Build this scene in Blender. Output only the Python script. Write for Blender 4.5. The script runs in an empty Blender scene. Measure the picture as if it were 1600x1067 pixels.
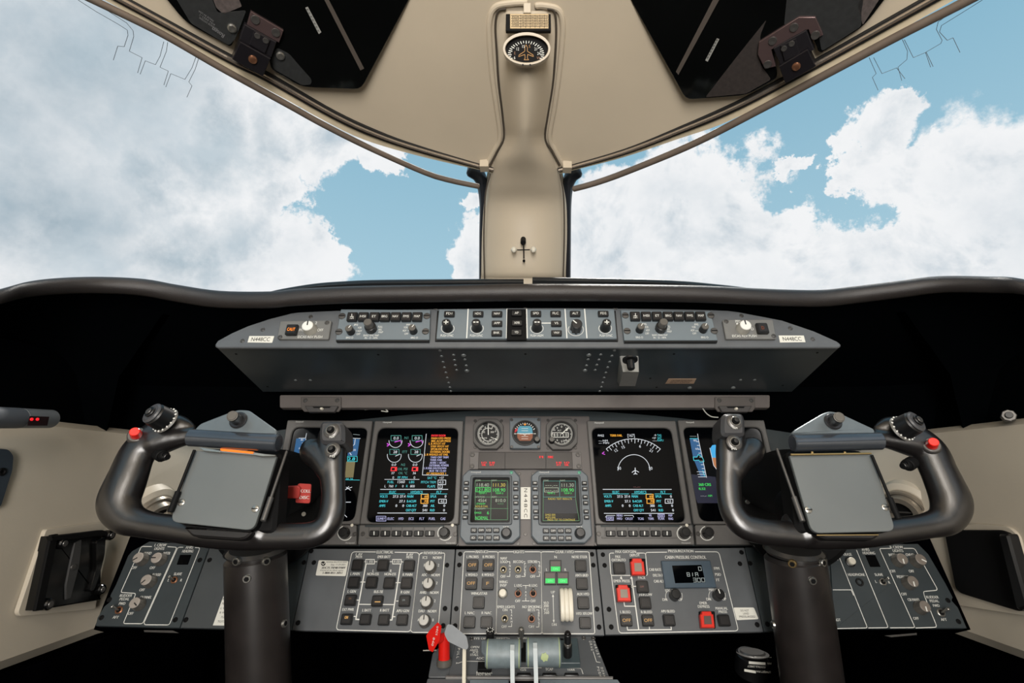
import bpy, math, random
from math import sin, cos, pi, radians
from mathutils import Vector, Matrix
random.seed(7)
SC = bpy.context.scene
COL = SC.collection

# ------------------------------------------------------------------ camera, world, lights
F = 778.0                       # focal length in pixels of a 1600x1067 frame
CX, CY = 823.0, 533.5
PITCH = radians(15)
EYE = Vector((0, 0, 1.05))
cam_d = bpy.data.cameras.new('camera'); cam = bpy.data.objects.new('camera', cam_d); COL.objects.link(cam)
cam_d.sensor_width = 36; cam_d.lens = F / 1600 * 36; cam_d.clip_start = 0.02; cam_d.clip_end = 500
cam_d.shift_x = -23 / 1600
cam.location = EYE; cam.rotation_euler = (radians(90) + PITCH, 0, 0)
SC.camera = cam
vs = SC.view_settings
vs.view_transform = 'Standard'; vs.look = 'None'; vs.gamma = 1; vs.exposure = 0.0; vs.use_curve_mapping = False


def ray(px, py):
    x = (px - CX) / F; y = (CY - py) / F
    return Vector((x, cos(PITCH) - sin(PITCH) * y, sin(PITCH) + cos(PITCH) * y))


def lin(c):
    if isinstance(c, (int, float)): c = (c, c, c)
    return tuple((v / 255 / 12.92 if v / 255 <= .04045 else ((v / 255 + .055) / 1.055) ** 2.4) for v in c)


# --- world: a blue sky with cumulus, mapped on the direction of view
W = bpy.data.worlds.new('sky'); SC.world = W; W.use_nodes = True
nt = W.node_tree; nt.nodes.clear(); N = nt.nodes.new; Lk = nt.links.new


def wm(op, a, b=None, c=None, clamp=False):
    n = N('ShaderNodeMath'); n.operation = op; n.use_clamp = clamp
    for i, v in enumerate((a, b, c)):
        if v is None: continue
        if isinstance(v, (int, float)): n.inputs[i].default_value = v
        else: Lk(v, n.inputs[i])
    return n.outputs[0]


def wmix(fac, a, b):
    n = N('ShaderNodeMix'); n.data_type = 'RGBA'
    for i, v in ((0, fac), (6, a), (7, b)):
        if isinstance(v, (int, float)): n.inputs[i].default_value = v
        elif isinstance(v, tuple): n.inputs[i].default_value = (*v, 1)
        else: Lk(v, n.inputs[i])
    return n.outputs[2]


tc = N('ShaderNodeTexCoord')
nrm = N('ShaderNodeVectorMath'); nrm.operation = 'NORMALIZE'; Lk(tc.outputs['Generated'], nrm.inputs[0])
D = nrm.outputs[0]
DW = D


def wnoise(scale, detail=8, rough=.6, dist=0, off=(0, 0, 0)):
    m = N('ShaderNodeMapping'); m.inputs['Location'].default_value = off; Lk(D, m.inputs[0])
    if isinstance(dist, tuple): pass
    n = N('ShaderNodeTexNoise'); n.inputs['Scale'].default_value = scale
    n.inputs['Detail'].default_value = detail; n.inputs['Roughness'].default_value = rough
    n.inputs['Distortion'].default_value = dist; Lk(m.outputs[0], n.inputs['Vector'])
    return n.outputs[0]


def blobs(lst):
    cur = None
    for (px, py, r) in lst:
        d = ray(px, py).normalized()
        v = N('ShaderNodeVectorMath'); v.operation = 'DISTANCE'; Lk(DW, v.inputs[0]); v.inputs[1].default_value = d
        ang = r / F * (1 / ray(px, py).length) * 1.0
        e = wm('MULTIPLY_ADD', v.outputs['Value'], -1 / ang, 1.0)
        cur = e if cur is None else wm('MAXIMUM', cur, e)
    return cur


wn_ = N('ShaderNodeTexNoise'); wn_.inputs['Scale'].default_value = 5.0; wn_.inputs['Detail'].default_value = 9; wn_.inputs['Roughness'].default_value = .66; Lk(D, wn_.inputs['Vector'])
ws = N('ShaderNodeVectorMath'); ws.operation = 'SUBTRACT'; Lk(wn_.outputs['Color'], ws.inputs[0]); ws.inputs[1].default_value = (.5, .5, .5)
wv = N('ShaderNodeVectorMath'); wv.operation = 'SCALE'; Lk(ws.outputs[0], wv.inputs[0]); wv.inputs['Scale'].default_value = .30
wa = N('ShaderNodeVectorMath'); wa.operation = 'ADD'; Lk(D, wa.inputs[0]); Lk(wv.outputs[0], wa.inputs[1]); DW = wa.outputs[0]
fb = wnoise(5.5, 10, .62, .25, (1.3, .2, 2.1))
fbo = wnoise(5.5, 7, .62, .25, (1.33, .2, 2.06))
fb2 = wnoise(17, 8, .6, .3, (4, 1, 0))
gen = wm('MULTIPLY', wm('SUBTRACT', wnoise(2.2, 3, .5, 0, (7, 3, 1)), .52), 5.0)       # the rest of the sky
nz = wm('ADD', wm('MULTIPLY', wm('SUBTRACT', fb, .5), 2.6), wm('MULTIPLY', wm('SUBTRACT', fb2, .5), 1.1))
cl = blobs([(-60, 150, 330), (150, 60, 330), (90, 330, 290), (240, 250, 130), (330, 215, 120), (430, 205, 90), (520, 225, 75),
            (290, 400, 130), (380, 400, 120), (470, 415, 90), (455, 305, 62), (515, 400, 45), (605, 262, 40), (730, 400, 60), (745, 325, 28),
            (960, 360, 110), (1060, 310, 120), (1140, 320, 105), (1225, 395, 70), (1000, 420, 100), (1130, 420, 130), (1300, 420, 90), (1232, 262, 24),
            (1375, 235, 80), (1400, 185, 42), (1300, 275, 40), (1420, 290, 70), (1400, 140, 28), (1530, 290, 100), (1600, 300, 140), (1560, 400, 150), (1440, 400, 90), (1700, 330, 260)])
inview = wm('ADD', wm('MULTIPLY', cl, 3.0), wm('MULTIPLY', nz, .8))
inview = wm('SUBTRACT', inview, .35)
cov = N('ShaderNodeMapRange'); cov.interpolation_type = 'SMOOTHSTEP'; Lk(inview, cov.inputs[0])
cov.inputs[1].default_value = -.10; cov.inputs[2].default_value = .40
# the part of the sky away from the view: scattered cloud of the same kind
vsep = N('ShaderNodeSeparateXYZ'); Lk(D, vsep.inputs[0])
behind = wm('MULTIPLY_ADD', vsep.outputs['Y'], -4.0, 1.2, clamp=True)
genc = wm('MULTIPLY', wm('ADD', wm('MULTIPLY', gen, 1.0), wm('MULTIPLY', nz, .4), clamp=True), behind)
cover = wm('MAXIMUM', cov.outputs[0], genc)
thick = blobs([(60, 200, 420), (200, 90, 340), (180, 330, 260), (40, 60, 300)])
thick = wm('ADD', wm('MULTIPLY', thick, 1.7), wm('MULTIPLY', wm('SUBTRACT', fb, .5), 1.3), clamp=True)
inner = N('ShaderNodeMapRange'); Lk(inview, inner.inputs[0]); inner.inputs[1].default_value = .5; inner.inputs[2].default_value = 2.6
soft = wm('MULTIPLY', wm('ADD', wm('MULTIPLY', wm('SUBTRACT', wnoise(6, 6, .6, .2, (3, 9, 2)), .40), 3.2), 0, clamp=True), inner.outputs[0])
relief = wm('MULTIPLY_ADD', wm('SUBTRACT', fb, fbo), 5.0, .20, clamp=True)
soft = wm('MAXIMUM', wm('MULTIPLY', soft, .7), wm('MULTIPLY', relief, wm('MULTIPLY_ADD', inner.outputs[0], .7, .3)))
ccol = wmix(soft, lin((244, 245, 246)), lin((186, 200, 210)))
ccol = wmix(wm('MULTIPLY', thick, inner.outputs[0]), ccol, wmix(wm('MULTIPLY', wm('SUBTRACT', fb, .38), 4, clamp=True), lin((150, 171, 184)), lin((194, 207, 215))))
haze = wm('MULTIPLY_ADD', vsep.outputs['Z'], -2.6, 1.75, clamp=True)
blue = wmix(haze, lin((132, 180, 204)), lin((172, 207, 222)))
skyc = wmix(cover, blue, ccol)
grd = wm('MULTIPLY_ADD', vsep.outputs['Z'], 14, .5, clamp=True)
allc = wmix(grd, lin((120, 122, 118)), skyc)
bg = N('ShaderNodeBackground'); Lk(allc, bg.inputs[0]); bg.inputs[1].default_value = 1.0
wo = N('ShaderNodeOutputWorld'); Lk(bg.outputs[0], wo.inputs[0])


def area(name, loc, rot, size, sizey, power, color=(1, 1, 1)):
    d = bpy.data.lights.new(name, 'AREA'); d.shape = 'RECTANGLE'; d.size = size; d.size_y = sizey
    d.energy = power; d.color = color
    o = bpy.data.objects.new(name, d); o.location = loc; o.rotation_euler = [radians(a) for a in rot]; COL.objects.link(o)
    return o


area('rear_fill', (0, -1.15, 1.15), (97, 0, 0), .5, 1.0, 36, (1, .965, .92))  # added fill light behind the camera, no real opening there
area('overhead_fill', (0, -.45, 1.72), (25, 0, 0), .5, .25, 4, (1, .93, .84))  # added overhead fill light, not a cabin fixture
sun_d = bpy.data.lights.new('sun', 'SUN'); sun_d.energy = 2.6; sun_d.angle = radians(4); sun_d.color = (1, .95, .88)
sun = bpy.data.objects.new('sun', sun_d); sun.rotation_euler = (radians(-28), radians(12), 0); COL.objects.link(sun)

# ------------------------------------------------------------------ materials
MATS = {}


def mat(name, c, rough=.5, metal=0, noise=.06, nscale=60, emis=0, spec=.5, bump=0, bscale=400, alpha=None, coat=0):
    if name in MATS: return MATS[name]
    m = bpy.data.materials.new(name); m.use_nodes = True; t = m.node_tree; b = t.nodes['Principled BSDF']
    col = lin(c); b.inputs['Roughness'].default_value = rough; b.inputs['Metallic'].default_value = metal
    b.inputs['Specular IOR Level'].default_value = spec; b.inputs['Coat Weight'].default_value = coat
    if emis:
        b.inputs['Base Color'].default_value = (*[v * .2 for v in col], 1)
        b.inputs['Emission Color'].default_value = (*col, 1); b.inputs['Emission Strength'].default_value = emis
    else:
        tx = t.nodes.new('ShaderNodeTexCoord'); n = t.nodes.new('ShaderNodeTexNoise')
        n.inputs['Scale'].default_value = nscale; n.inputs['Detail'].default_value = 5
        t.links.new(tx.outputs['Object'], n.inputs['Vector'])
        r = t.nodes.new('ShaderNodeMix'); r.data_type = 'RGBA'
        r.inputs[6].default_value = (*[max(0, v * (1 - noise * 2)) for v in col], 1)
        r.inputs[7].default_value = (*[min(1, v * (1 + noise * 2)) for v in col], 1)
        t.links.new(n.outputs[0], r.inputs[0]); t.links.new(r.outputs[2], b.inputs['Base Color'])
        if bump:
            n2 = t.nodes.new('ShaderNodeTexNoise'); n2.inputs['Scale'].default_value = bscale; n2.inputs['Detail'].default_value = 3
            t.links.new(tx.outputs['Object'], n2.inputs['Vector'])
            bp = t.nodes.new('ShaderNodeBump'); bp.inputs['Strength'].default_value = bump; bp.inputs['Distance'].default_value = .001
            t.links.new(n2.outputs[0], bp.inputs['Height']); t.links.new(bp.outputs[0], b.inputs['Normal'])
    MATS[name] = m
    return m


beige = mat('beige_vinyl', (198, 185, 164), .38, nscale=4, noise=.07, bump=.06)
beige_wall = mat('beige_wall_panel', (186, 177, 161), .5, nscale=5, noise=.06, bump=.1)
beige_rail = mat('beige_rail', (216, 202, 174), .45)
seal = mat('brown_seal', (104, 92, 82), .5, nscale=20, noise=.15)
gasket = mat('black_gasket', (18, 17, 16), .6)
railmetal = mat('rail_metal', (190, 178, 165), .25, .8)
leather = mat('black_leather', (42, 38, 37), .40, bump=.5, bscale=900, nscale=12, noise=.2)
shroud = mat('shaded_black_cloth', (3, 4, 5), 1, spec=.0)  # cloth black with the deep shadow under the cowl put into it
ledge_m = mat('ledge_black', (26, 28, 30), .38)
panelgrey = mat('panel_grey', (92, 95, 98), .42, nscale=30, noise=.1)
panelgrey2 = mat('panel_grey_lower', (84, 87, 90), .45, nscale=25, noise=.12)
bluegrey = mat('panel_bluegrey', (108, 118, 124), .4, nscale=30)
sidegrey = mat('panel_grey_side', (50, 57, 60), .5, nscale=25, noise=.1)
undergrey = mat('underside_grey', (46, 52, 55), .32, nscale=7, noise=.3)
bargrey = mat('bar_grey', (92, 86, 83), .45)
bezel_m = mat('bezel_grey', (94, 92, 90), .42)
radio_m = mat('radio_bezel', (96, 104, 110), .42)
darkpanel = mat('dark_panel', (38, 47, 50), .5, nscale=20, noise=.15)
black = mat('black_plastic', (16, 16, 17), .35)
blackm = mat('black_matte', (7, 7, 8), .7, spec=.2)
keycap = mat('key_cap', (23, 20, 20), .4)
yoke_m = mat('yoke_black', (24, 22, 22), .30, spec=1.0, coat=.15, nscale=15, noise=.15, bump=.15, bscale=1500)
column_m = mat('column_black', (34, 30, 29), .34, spec=.9,  nscale=30, noise=.3)
plate_m = mat('clipboard_grey', (108, 112, 112), .40, .3, nscale=9, noise=.08)
tube_m = mat('lamp_tube', (84, 89, 96), .18, .6)
steel = mat('steel', (170, 168, 162), .3, .9)
brass = mat('brass', (186, 160, 112), .3, .9)
white = mat('white_print', (226, 226, 220), .6, noise=0)
ivory = mat('ivory_plastic', (222, 216, 200), .4)
knobgrey = mat('knob_light_grey', (172, 170, 164), .45)
knobbase = mat('knob_base', (88, 85, 80), .3)
redp = mat('red_plastic', (205, 28, 20), .35)
redtab = mat('red_tab', (176, 62, 56), .45)
redguard = mat('red_guard', (216, 44, 28), .35)
screen_m = mat('screen_glass', (3, 4, 6), .08, noise=0, spec=.08)
hidden = mat('void_black', (2, 2, 3), 1, spec=0)  # darkness of the unlit spaces put into a near-black colour
lever_m = mat('lever_sage', (112, 124, 128), .45, nscale=90, noise=.18)
lever_y = mat('lever_worn_yellow', (158, 172, 122), .5)
armwhite = mat('lever_arm', (206, 214, 216), .4)
smoke = mat('smoked_acrylic', (9, 10, 10), .06, spec=.35, noise=.3, nscale=6)
smoke2 = mat('reflected_fleece', (78, 70, 68), .8, noise=.35, nscale=160)  # colour of a fleece reflection painted on the visors
smoke3 = mat('reflected_mottle', (30, 32, 33), .7, noise=.4, nscale=120)
hinge_m = mat('hinge_brown', (106, 88, 88), .32, .6)
hinge_d = mat('hinge_dark', (44, 42, 46), .35, .5)
copper = mat('copper', (196, 140, 108), .3, .9)
tape = mat('tape', (150, 150, 146), .6)
placard = mat('placard_white', (226, 224, 214), .55, noise=.02)
placard_b = mat('placard_bronze', (170, 142, 118), .45, noise=.1)
ink = mat('ink', (30, 28, 28), .7, noise=0)
floor_m = mat('dark_carpet', (14, 14, 15), 1, spec=0)
gasper_m = mat('gasper_metal', (150, 142, 130), .3, .6)


def em(name, c, s=1.0): return mat('glow_' + name, c, emis=s, noise=0)


G = dict(w=em('white', (205, 210, 216)), c=em('cyan', (60, 190, 200)), y=em('amber', (230, 160, 40)), r=em('red', (235, 30, 40)),
         g=em('green', (60, 205, 90)), m=em('magenta', (190, 60, 200)), b=em('blue', (34, 84, 128)), n=em('brown', (170, 110, 70)),
         t=em('tan', (110, 100, 66)), s=em('skyblue', (60, 160, 215)), k=screen_m, d=em('dimwhite', (130, 140, 140)),
         o=em('orange', (255, 140, 30), 1.6), v=em('navy', (8, 14, 40)), l=em('lavender', (165, 165, 205)), gy=em('greyteal', (60, 130, 120)))

# ------------------------------------------------------------------ frames


class Fr:
    """A plane in the cockpit with its own axes: u to the right, v up the plane, n out of it."""

    def __init__(s, O, u, v):
        s.O = Vector(O); s.u = Vector(u).normalized(); n = s.u.cross(Vector(v)).normalized(); s.n = n; s.v = n.cross(s.u)
        s.M = Matrix(((s.u.x, s.v.x, n.x, s.O.x), (s.u.y, s.v.y, n.y, s.O.y), (s.u.z, s.v.z, n.z, s.O.z), (0, 0, 0, 1)))

    def uv(s, px, py, h=0):
        r = ray(px, py); t = (h + s.n.dot(s.O - EYE)) / s.n.dot(r); p = EYE + r * t - s.O
        return (p.dot(s.u), p.dot(s.v))

    def sc(s, px, py, h=0):
        a = s.uv(px - 1, py, h); b = s.uv(px + 1, py, h); c = s.uv(px, py - 1, h); d = s.uv(px, py + 1, h)
        return (math.dist(a, b) / 2, abs(c[1] - d[1]) / 2)

    def w(s, u, v, h=0): return s.O + s.u * u + s.v * v + s.n * h

    def wp(s, px, py, h=0): return s.w(*s.uv(px, py, h), h)


def tilt(px, py, Y, deg):
    r = ray(px, py); O = EYE + r * (Y / r.y); t = radians(deg); O.x = 0
    return Fr(O, (1, 0, 0), (0, sin(t), cos(t)))


def f3(a, b, c):
    """frame through three world points, u from a to b, facing the eye"""
    u = (b - a).normalized(); n = u.cross(c - a).normalized()
    if n.dot(EYE - a) < 0: n = -n
    return Fr(a, u, n.cross(u))


FM = tilt(823, 750, 1.0, 15)                       # main instrument panel
p = FM.wp(823, 854); FL = Fr(p, (1, 0, 0), (0, sin(radians(23.4)), cos(radians(23.4))))   # lower switch panels
FG = tilt(823, 540, .81, 13.5)                     # glareshield face
FU = Fr(FG.O, (1, 0, 0), (0, sin(radians(-72.4)), cos(radians(-72.4))))     # its underside
p = FU.wp(823, 612); FB = Fr(p, (1, 0, 0), (0, sin(radians(12)), cos(radians(12))))
FY = tilt(823, 765, .66, 15)                       # control wheels
p = FL.wp(823, 992); FP = Fr(p, (1, 0, 0), (0, sin(radians(60)), cos(radians(60))))       # pedestal top
WX = .75
FWL = Fr((-WX, .8, EYE.z), (0, 1, 0), (0, 0, 1)); FWR = Fr((WX, .8, EYE.z), (0, -1, 0), (0, 0, 1))

# ------------------------------------------------------------------ mesh helpers (all return (verts, faces))


def join(*ms):
    V, Fc = [], []
    for v, f in ms:
        o = len(V); V += list(v); Fc += [tuple(i + o for i in q) for q in f]
    return V, Fc


def area2(p): return sum(p[i][0] * p[(i + 1) % len(p)][1] - p[(i + 1) % len(p)][0] * p[i][1] for i in range(len(p)))


def ccw(p): return list(p) if area2(p) > 0 else list(p)[::-1]


def inset(poly, d):
    n = len(poly); out = []
    for i in range(n):
        a, b, c = Vector(poly[i - 1]), Vector(poly[i]), Vector(poly[(i + 1) % n])
        e1 = (b - a); e2 = (c - b)
        if e1.length < 1e-9 or e2.length < 1e-9: out.append(tuple(b)); continue
        n1 = Vector((-e1.y, e1.x)).normalized(); n2 = Vector((-e2.y, e2.x)).normalized()
        m = (n1 + n2); k = m.dot(n1)
        m = m / k if k > .3 else m
        out.append(tuple(b + m * d))
    return out


def prism(poly, h0, h1, ch=0):
    poly = ccw(poly); n = len(poly)
    V = [(x, y, h0) for x, y in poly]; rings = 1
    if ch:
        V += [(x, y, h1 - ch) for x, y in poly]; V += [(x, y, h1) for x, y in inset(poly, ch)]; rings = 3
    else:
        V += [(x, y, h1) for x, y in poly]; rings = 2
    Fc = []
    for r in range(rings - 1):
        for i in range(n):
            j = (i + 1) % n; Fc.append((r * n + i, r * n + j, (r + 1) * n + j, (r + 1) * n + i))
    Fc.append(tuple((rings - 1) * n + i for i in range(n))); Fc.append(tuple(reversed(range(n))))
    return V, Fc


def roundpoly(poly, rad, seg=4):
    poly = ccw(poly)
    if rad <= 0: return poly
    n = len(poly); out = []
    for i in range(n):
        a, b, c = Vector(poly[i - 1]), Vector(poly[i]), Vector(poly[(i + 1) % n])
        r = min(rad, (a - b).length * .45, (c - b).length * .45)
        p0 = b + (a - b).normalized() * r; p1 = b + (c - b).normalized() * r
        for k in range(seg + 1):
            t = k / seg; out.append(tuple(p0 * (1 - t) ** 2 + b * 2 * t * (1 - t) + p1 * t * t))
    return out


def rrect(w, h, r=0, seg=4, c=(0, 0)):
    return roundpoly([(c[0] - w / 2, c[1] - h / 2), (c[0] + w / 2, c[1] - h / 2), (c[0] + w / 2, c[1] + h / 2), (c[0] - w / 2, c[1] + h / 2)], r, seg)


def ring(outer, inner, h0, h1, hin, ch=.001):
    """slab with an opening: outer and inner have the same number of points"""
    o = ccw(outer); i_ = ccw(inner); n = len(o)
    V = [(x, y, h0) for x, y in o] + [(x, y, h1 - ch) for x, y in o] + [(x, y, h1) for x, y in inset(o, ch)] + \
        [(x, y, h1) for x, y in inset(i_, -ch)] + [(x, y, h1 - ch) for x, y in i_] + [(x, y, hin) for x, y in i_]
    Fc = []
    for r in range(5):
        for i in range(n):
            j = (i + 1) % n; Fc.append((r * n + i, r * n + j, (r + 1) * n + j, (r + 1) * n + i))
    return V, Fc


def lathe(prof, n=24, c=(0, 0), flute=0, nf=0):
    V = []; Fc = []
    for r, h in prof:
        for k in range(n):
            a = 2 * pi * k / n
            rr = r * (1 - flute * (.5 - .5 * cos(nf * a))) if nf else r
            V.append((c[0] + rr * cos(a), c[1] + rr * sin(a), h))
    m = len(prof)
    for r in range(m - 1):
        for k in range(n):
            j = (k + 1) % n; Fc.append((r * n + k, r * n + j, (r + 1) * n + j, (r + 1) * n + k))
    if prof[-1][0] > 1e-6: Fc.append(tuple((m - 1) * n + k for k in range(n)))
    if prof[0][0] > 1e-6: Fc.append(tuple(reversed(range(n))))
    return V, Fc


def box(x0, x1, y0, y1, z0, z1): return prism([(x0, y0), (x1, y0), (x1, y1), (x0, y1)], z0, z1)


def catmull(P, sub=6):
    out = []
    n = len(P)
    for i in range(n - 1):
        a = P[max(i - 1, 0)]; b = P[i]; c = P[i + 1]; d = P[min(i + 2, n - 1)]
        for k in range(sub):
            t = k / sub
            out.append(tuple(.5 * ((2 * b[j]) + (-a[j] + c[j]) * t + (2 * a[j] - 5 * b[j] + 4 * c[j] - d[j]) * t * t + (-a[j] + 3 * b[j] - 3 * c[j] + d[j]) * t ** 3) for j in range(len(b))))
    out.append(tuple(P[-1]))
    return out


def sweep(P, n=16, up=Vector((0, 0, 1)), sub=6, cap=True, flat=1.0, raw=False):
    """P: (x,y,z,r) or (x,y,z,ra,rb): ra across, rb along up"""
    Q = P if raw else catmull([tuple(q) for q in P], sub)
    Q = [q if len(q) == 5 else (*q, q[3] * flat) for q in Q]
    if cap:
        def ends(a, b):
            d = Vector(b[:3]) - Vector(a[:3]); d = d.normalized() if d.length > 1e-9 else Vector((0, 0, 1)); o = []
            for k in (.0, .35, .7, .92):
                s = math.sqrt(max(0, 1 - (1 - k) ** 2)) * .98 + .02; c = Vector(a[:3]) - d * (a[3] * (1 - k) * .7)
                o.append((*c, a[3] * s, a[4] * s))
            return o
        Q = ends(Q[0], Q[1]) + list(Q) + ends(Q[-1], Q[-2])[::-1]
    V = []; Fc = []; m = len(Q)
    for i, q in enumerate(Q):
        c = Vector(q[:3]); t = (Vector(Q[min(i + 1, m - 1)][:3]) - Vector(Q[max(i - 1, 0)][:3]))
        if t.length < 1e-9: t = Vector((0, 1, 0))
        t.normalize(); s = t.cross(up)
        if s.length < 1e-5: s = Vector((1, 0, 0))
        s.normalize(); w_ = s.cross(t).normalized()
        for k in range(n):
            a = 2 * pi * k / n; V.append(tuple(c + s * (cos(a) * q[3]) + w_ * (sin(a) * q[4])))
    for i in range(m - 1):
        for k in range(n):
            j = (k + 1) % n; Fc.append((i * n + k, i * n + j, (i + 1) * n + j, (i + 1) * n + k))
    Fc.append(tuple(range(n))); Fc.append(tuple((m - 1) * n + k for k in reversed(range(n))))
    return V, Fc


def tube(a, b, r, n=14, r2=None):
    a = Vector(a); b = Vector(b); t = (b - a).normalized(); s = t.cross(Vector((.13, .2, .97)) if abs(t.z) < .9 else Vector((1, 0, 0))).normalized(); w_ = s.cross(t)
    r2 = r if r2 is None else r2; ch = min(r, r2) * .12
    V = []; Fc = []; rows = [(a, r - ch), (a + t * ch, r), (b - t * ch, r2), (b, r2 - ch)]
    for c, rr in rows:
        for k in range(n):
            g = 2 * pi * k / n; V.append(tuple(c + s * (cos(g) * rr) + w_ * (sin(g) * rr)))
    for i in range(3):
        for k in range(n):
            j = (k + 1) % n; Fc.append((i * n + k, i * n + j, (i + 1) * n + j, (i + 1) * n + k))
    Fc.append(tuple(range(n))[::-1]); Fc.append(tuple(3 * n + k for k in range(n)))
    return V, Fc


def loft(rows, thick=None):
    """rows of equal length of points"""
    m = len(rows); n = len(rows[0]); V = [tuple(q) for r in rows for q in r]
    Fc = [(i * n + k, i * n + k + 1, (i + 1) * n + k + 1, (i + 1) * n + k) for i in range(m - 1) for k in range(n - 1)]
    return V, Fc


# ------------------------------------------------------------------ objects
BASE = {}
MESHC = {}


def mkmesh(name, vf, mats, smooth=True, ang=32):
    me = bpy.data.meshes.new(name); me.from_pydata([tuple(v) for v in vf[0]], [], vf[1]); me.validate(); me.update()
    import bmesh
    bm = bmesh.new(); bm.from_mesh(me); bmesh.ops.recalc_face_normals(bm, faces=bm.faces); bm.to_mesh(me); bm.free()
    for m in (mats if isinstance(mats, (list, tuple)) else [mats]): me.materials.append(m)
    if smooth:
        me.shade_smooth(); me.set_sharp_from_angle(angle=radians(ang))
    return me


def tag(o, label=None, cat=None, group=None, kind=None):
    if label: o['label'] = label
    if cat: o['category'] = cat
    if group: o['group'] = group
    if kind: o['kind'] = kind
    return o


def thing(name, fr, uv, label, cat, group=None, h=0):
    o = bpy.data.objects.new(name, None); o.empty_display_size = .01
    o.matrix_world = fr.M @ Matrix.Translation((uv[0], uv[1], h)); COL.objects.link(o)
    BASE[o] = (uv[0], uv[1], h)
    return tag(o, label, cat, group)


def part(name, par, vf, m, at=None, key=None, label=None, smooth=True, kind=None, ang=32):
    """vf in frame coordinates (at=None), or centred on its own origin and placed at frame coordinates at=(u,v,h)"""
    b = BASE[par]
    if key and key in MESHC: me = MESHC[key]
    else:
        if at is None:
            V, Fc = vf; xs = [sum(v[i] for v in V) / len(V) for i in range(3)]
            at = tuple(xs); vf = ([(v[0] - at[0], v[1] - at[1], v[2] - at[2]) for v in V], Fc)
        me = mkmesh(name, vf, m, smooth, ang)
        if key: MESHC[key] = me
    o = bpy.data.objects.new(name, me); COL.objects.link(o); o.parent = par
    o.location = (at[0] - b[0], at[1] - b[1], at[2] - b[2]); BASE[o] = at
    if label: o['label'] = label
    if kind: o['kind'] = kind
    return o


def solid(name, vf, m, label=None, cat=None, group=None, kind=None, smooth=True, ang=32, par=None):
    """one mesh in world coordinates, its origin at its middle"""
    V, Fc = vf; n = len(V); c = Vector((sum(v[0] for v in V) / n, sum(v[1] for v in V) / n, sum(v[2] for v in V) / n))
    me = mkmesh(name, ([tuple(Vector(v) - c) for v in V], Fc), m, smooth, ang)
    o = bpy.data.objects.new(name, me); COL.objects.link(o)
    if par is not None:
        o.parent = par; o.location = c - WB[par]; WB[o] = c
    else: o.location = c; WB[o] = c
    return tag(o, label, cat, group, kind)


WB = {}


def wthing(name, loc, label, cat, group=None):
    o = bpy.data.objects.new(name, None); o.empty_display_size = .01; o.location = loc; COL.objects.link(o); WB[o] = Vector(loc)
    return tag(o, label, cat, group)


def toworld(fr, vf): return [tuple(fr.w(*v)) for v in vf[0]], vf[1]


# ---- lettering
_tc = {}


def textmesh(s):
    if s in _tc: return _tc[s]
    c = bpy.data.curves.new('t', 'FONT'); c.body = s; c.size = 1; c.resolution_u = 3
    c.align_x = 'CENTER'; o = bpy.data.objects.new('t', c)
    me = o.to_mesh(); V = [tuple(v.co) for v in me.vertices]; Fc = [tuple(p.vertices) for p in me.polygons]
    o.to_mesh_clear(); bpy.data.objects.remove(o); bpy.data.curves.remove(c)
    if V:
        x0 = min(v[0] for v in V); x1 = max(v[0] for v in V)
        V = [(v[0] - (x0 + x1) / 2, v[1], 0) for v in V]; wd = x1 - x0
    else: wd = 0
    _tc[s] = (V, Fc, wd)
    return _tc[s]


CAP = .70


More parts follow.
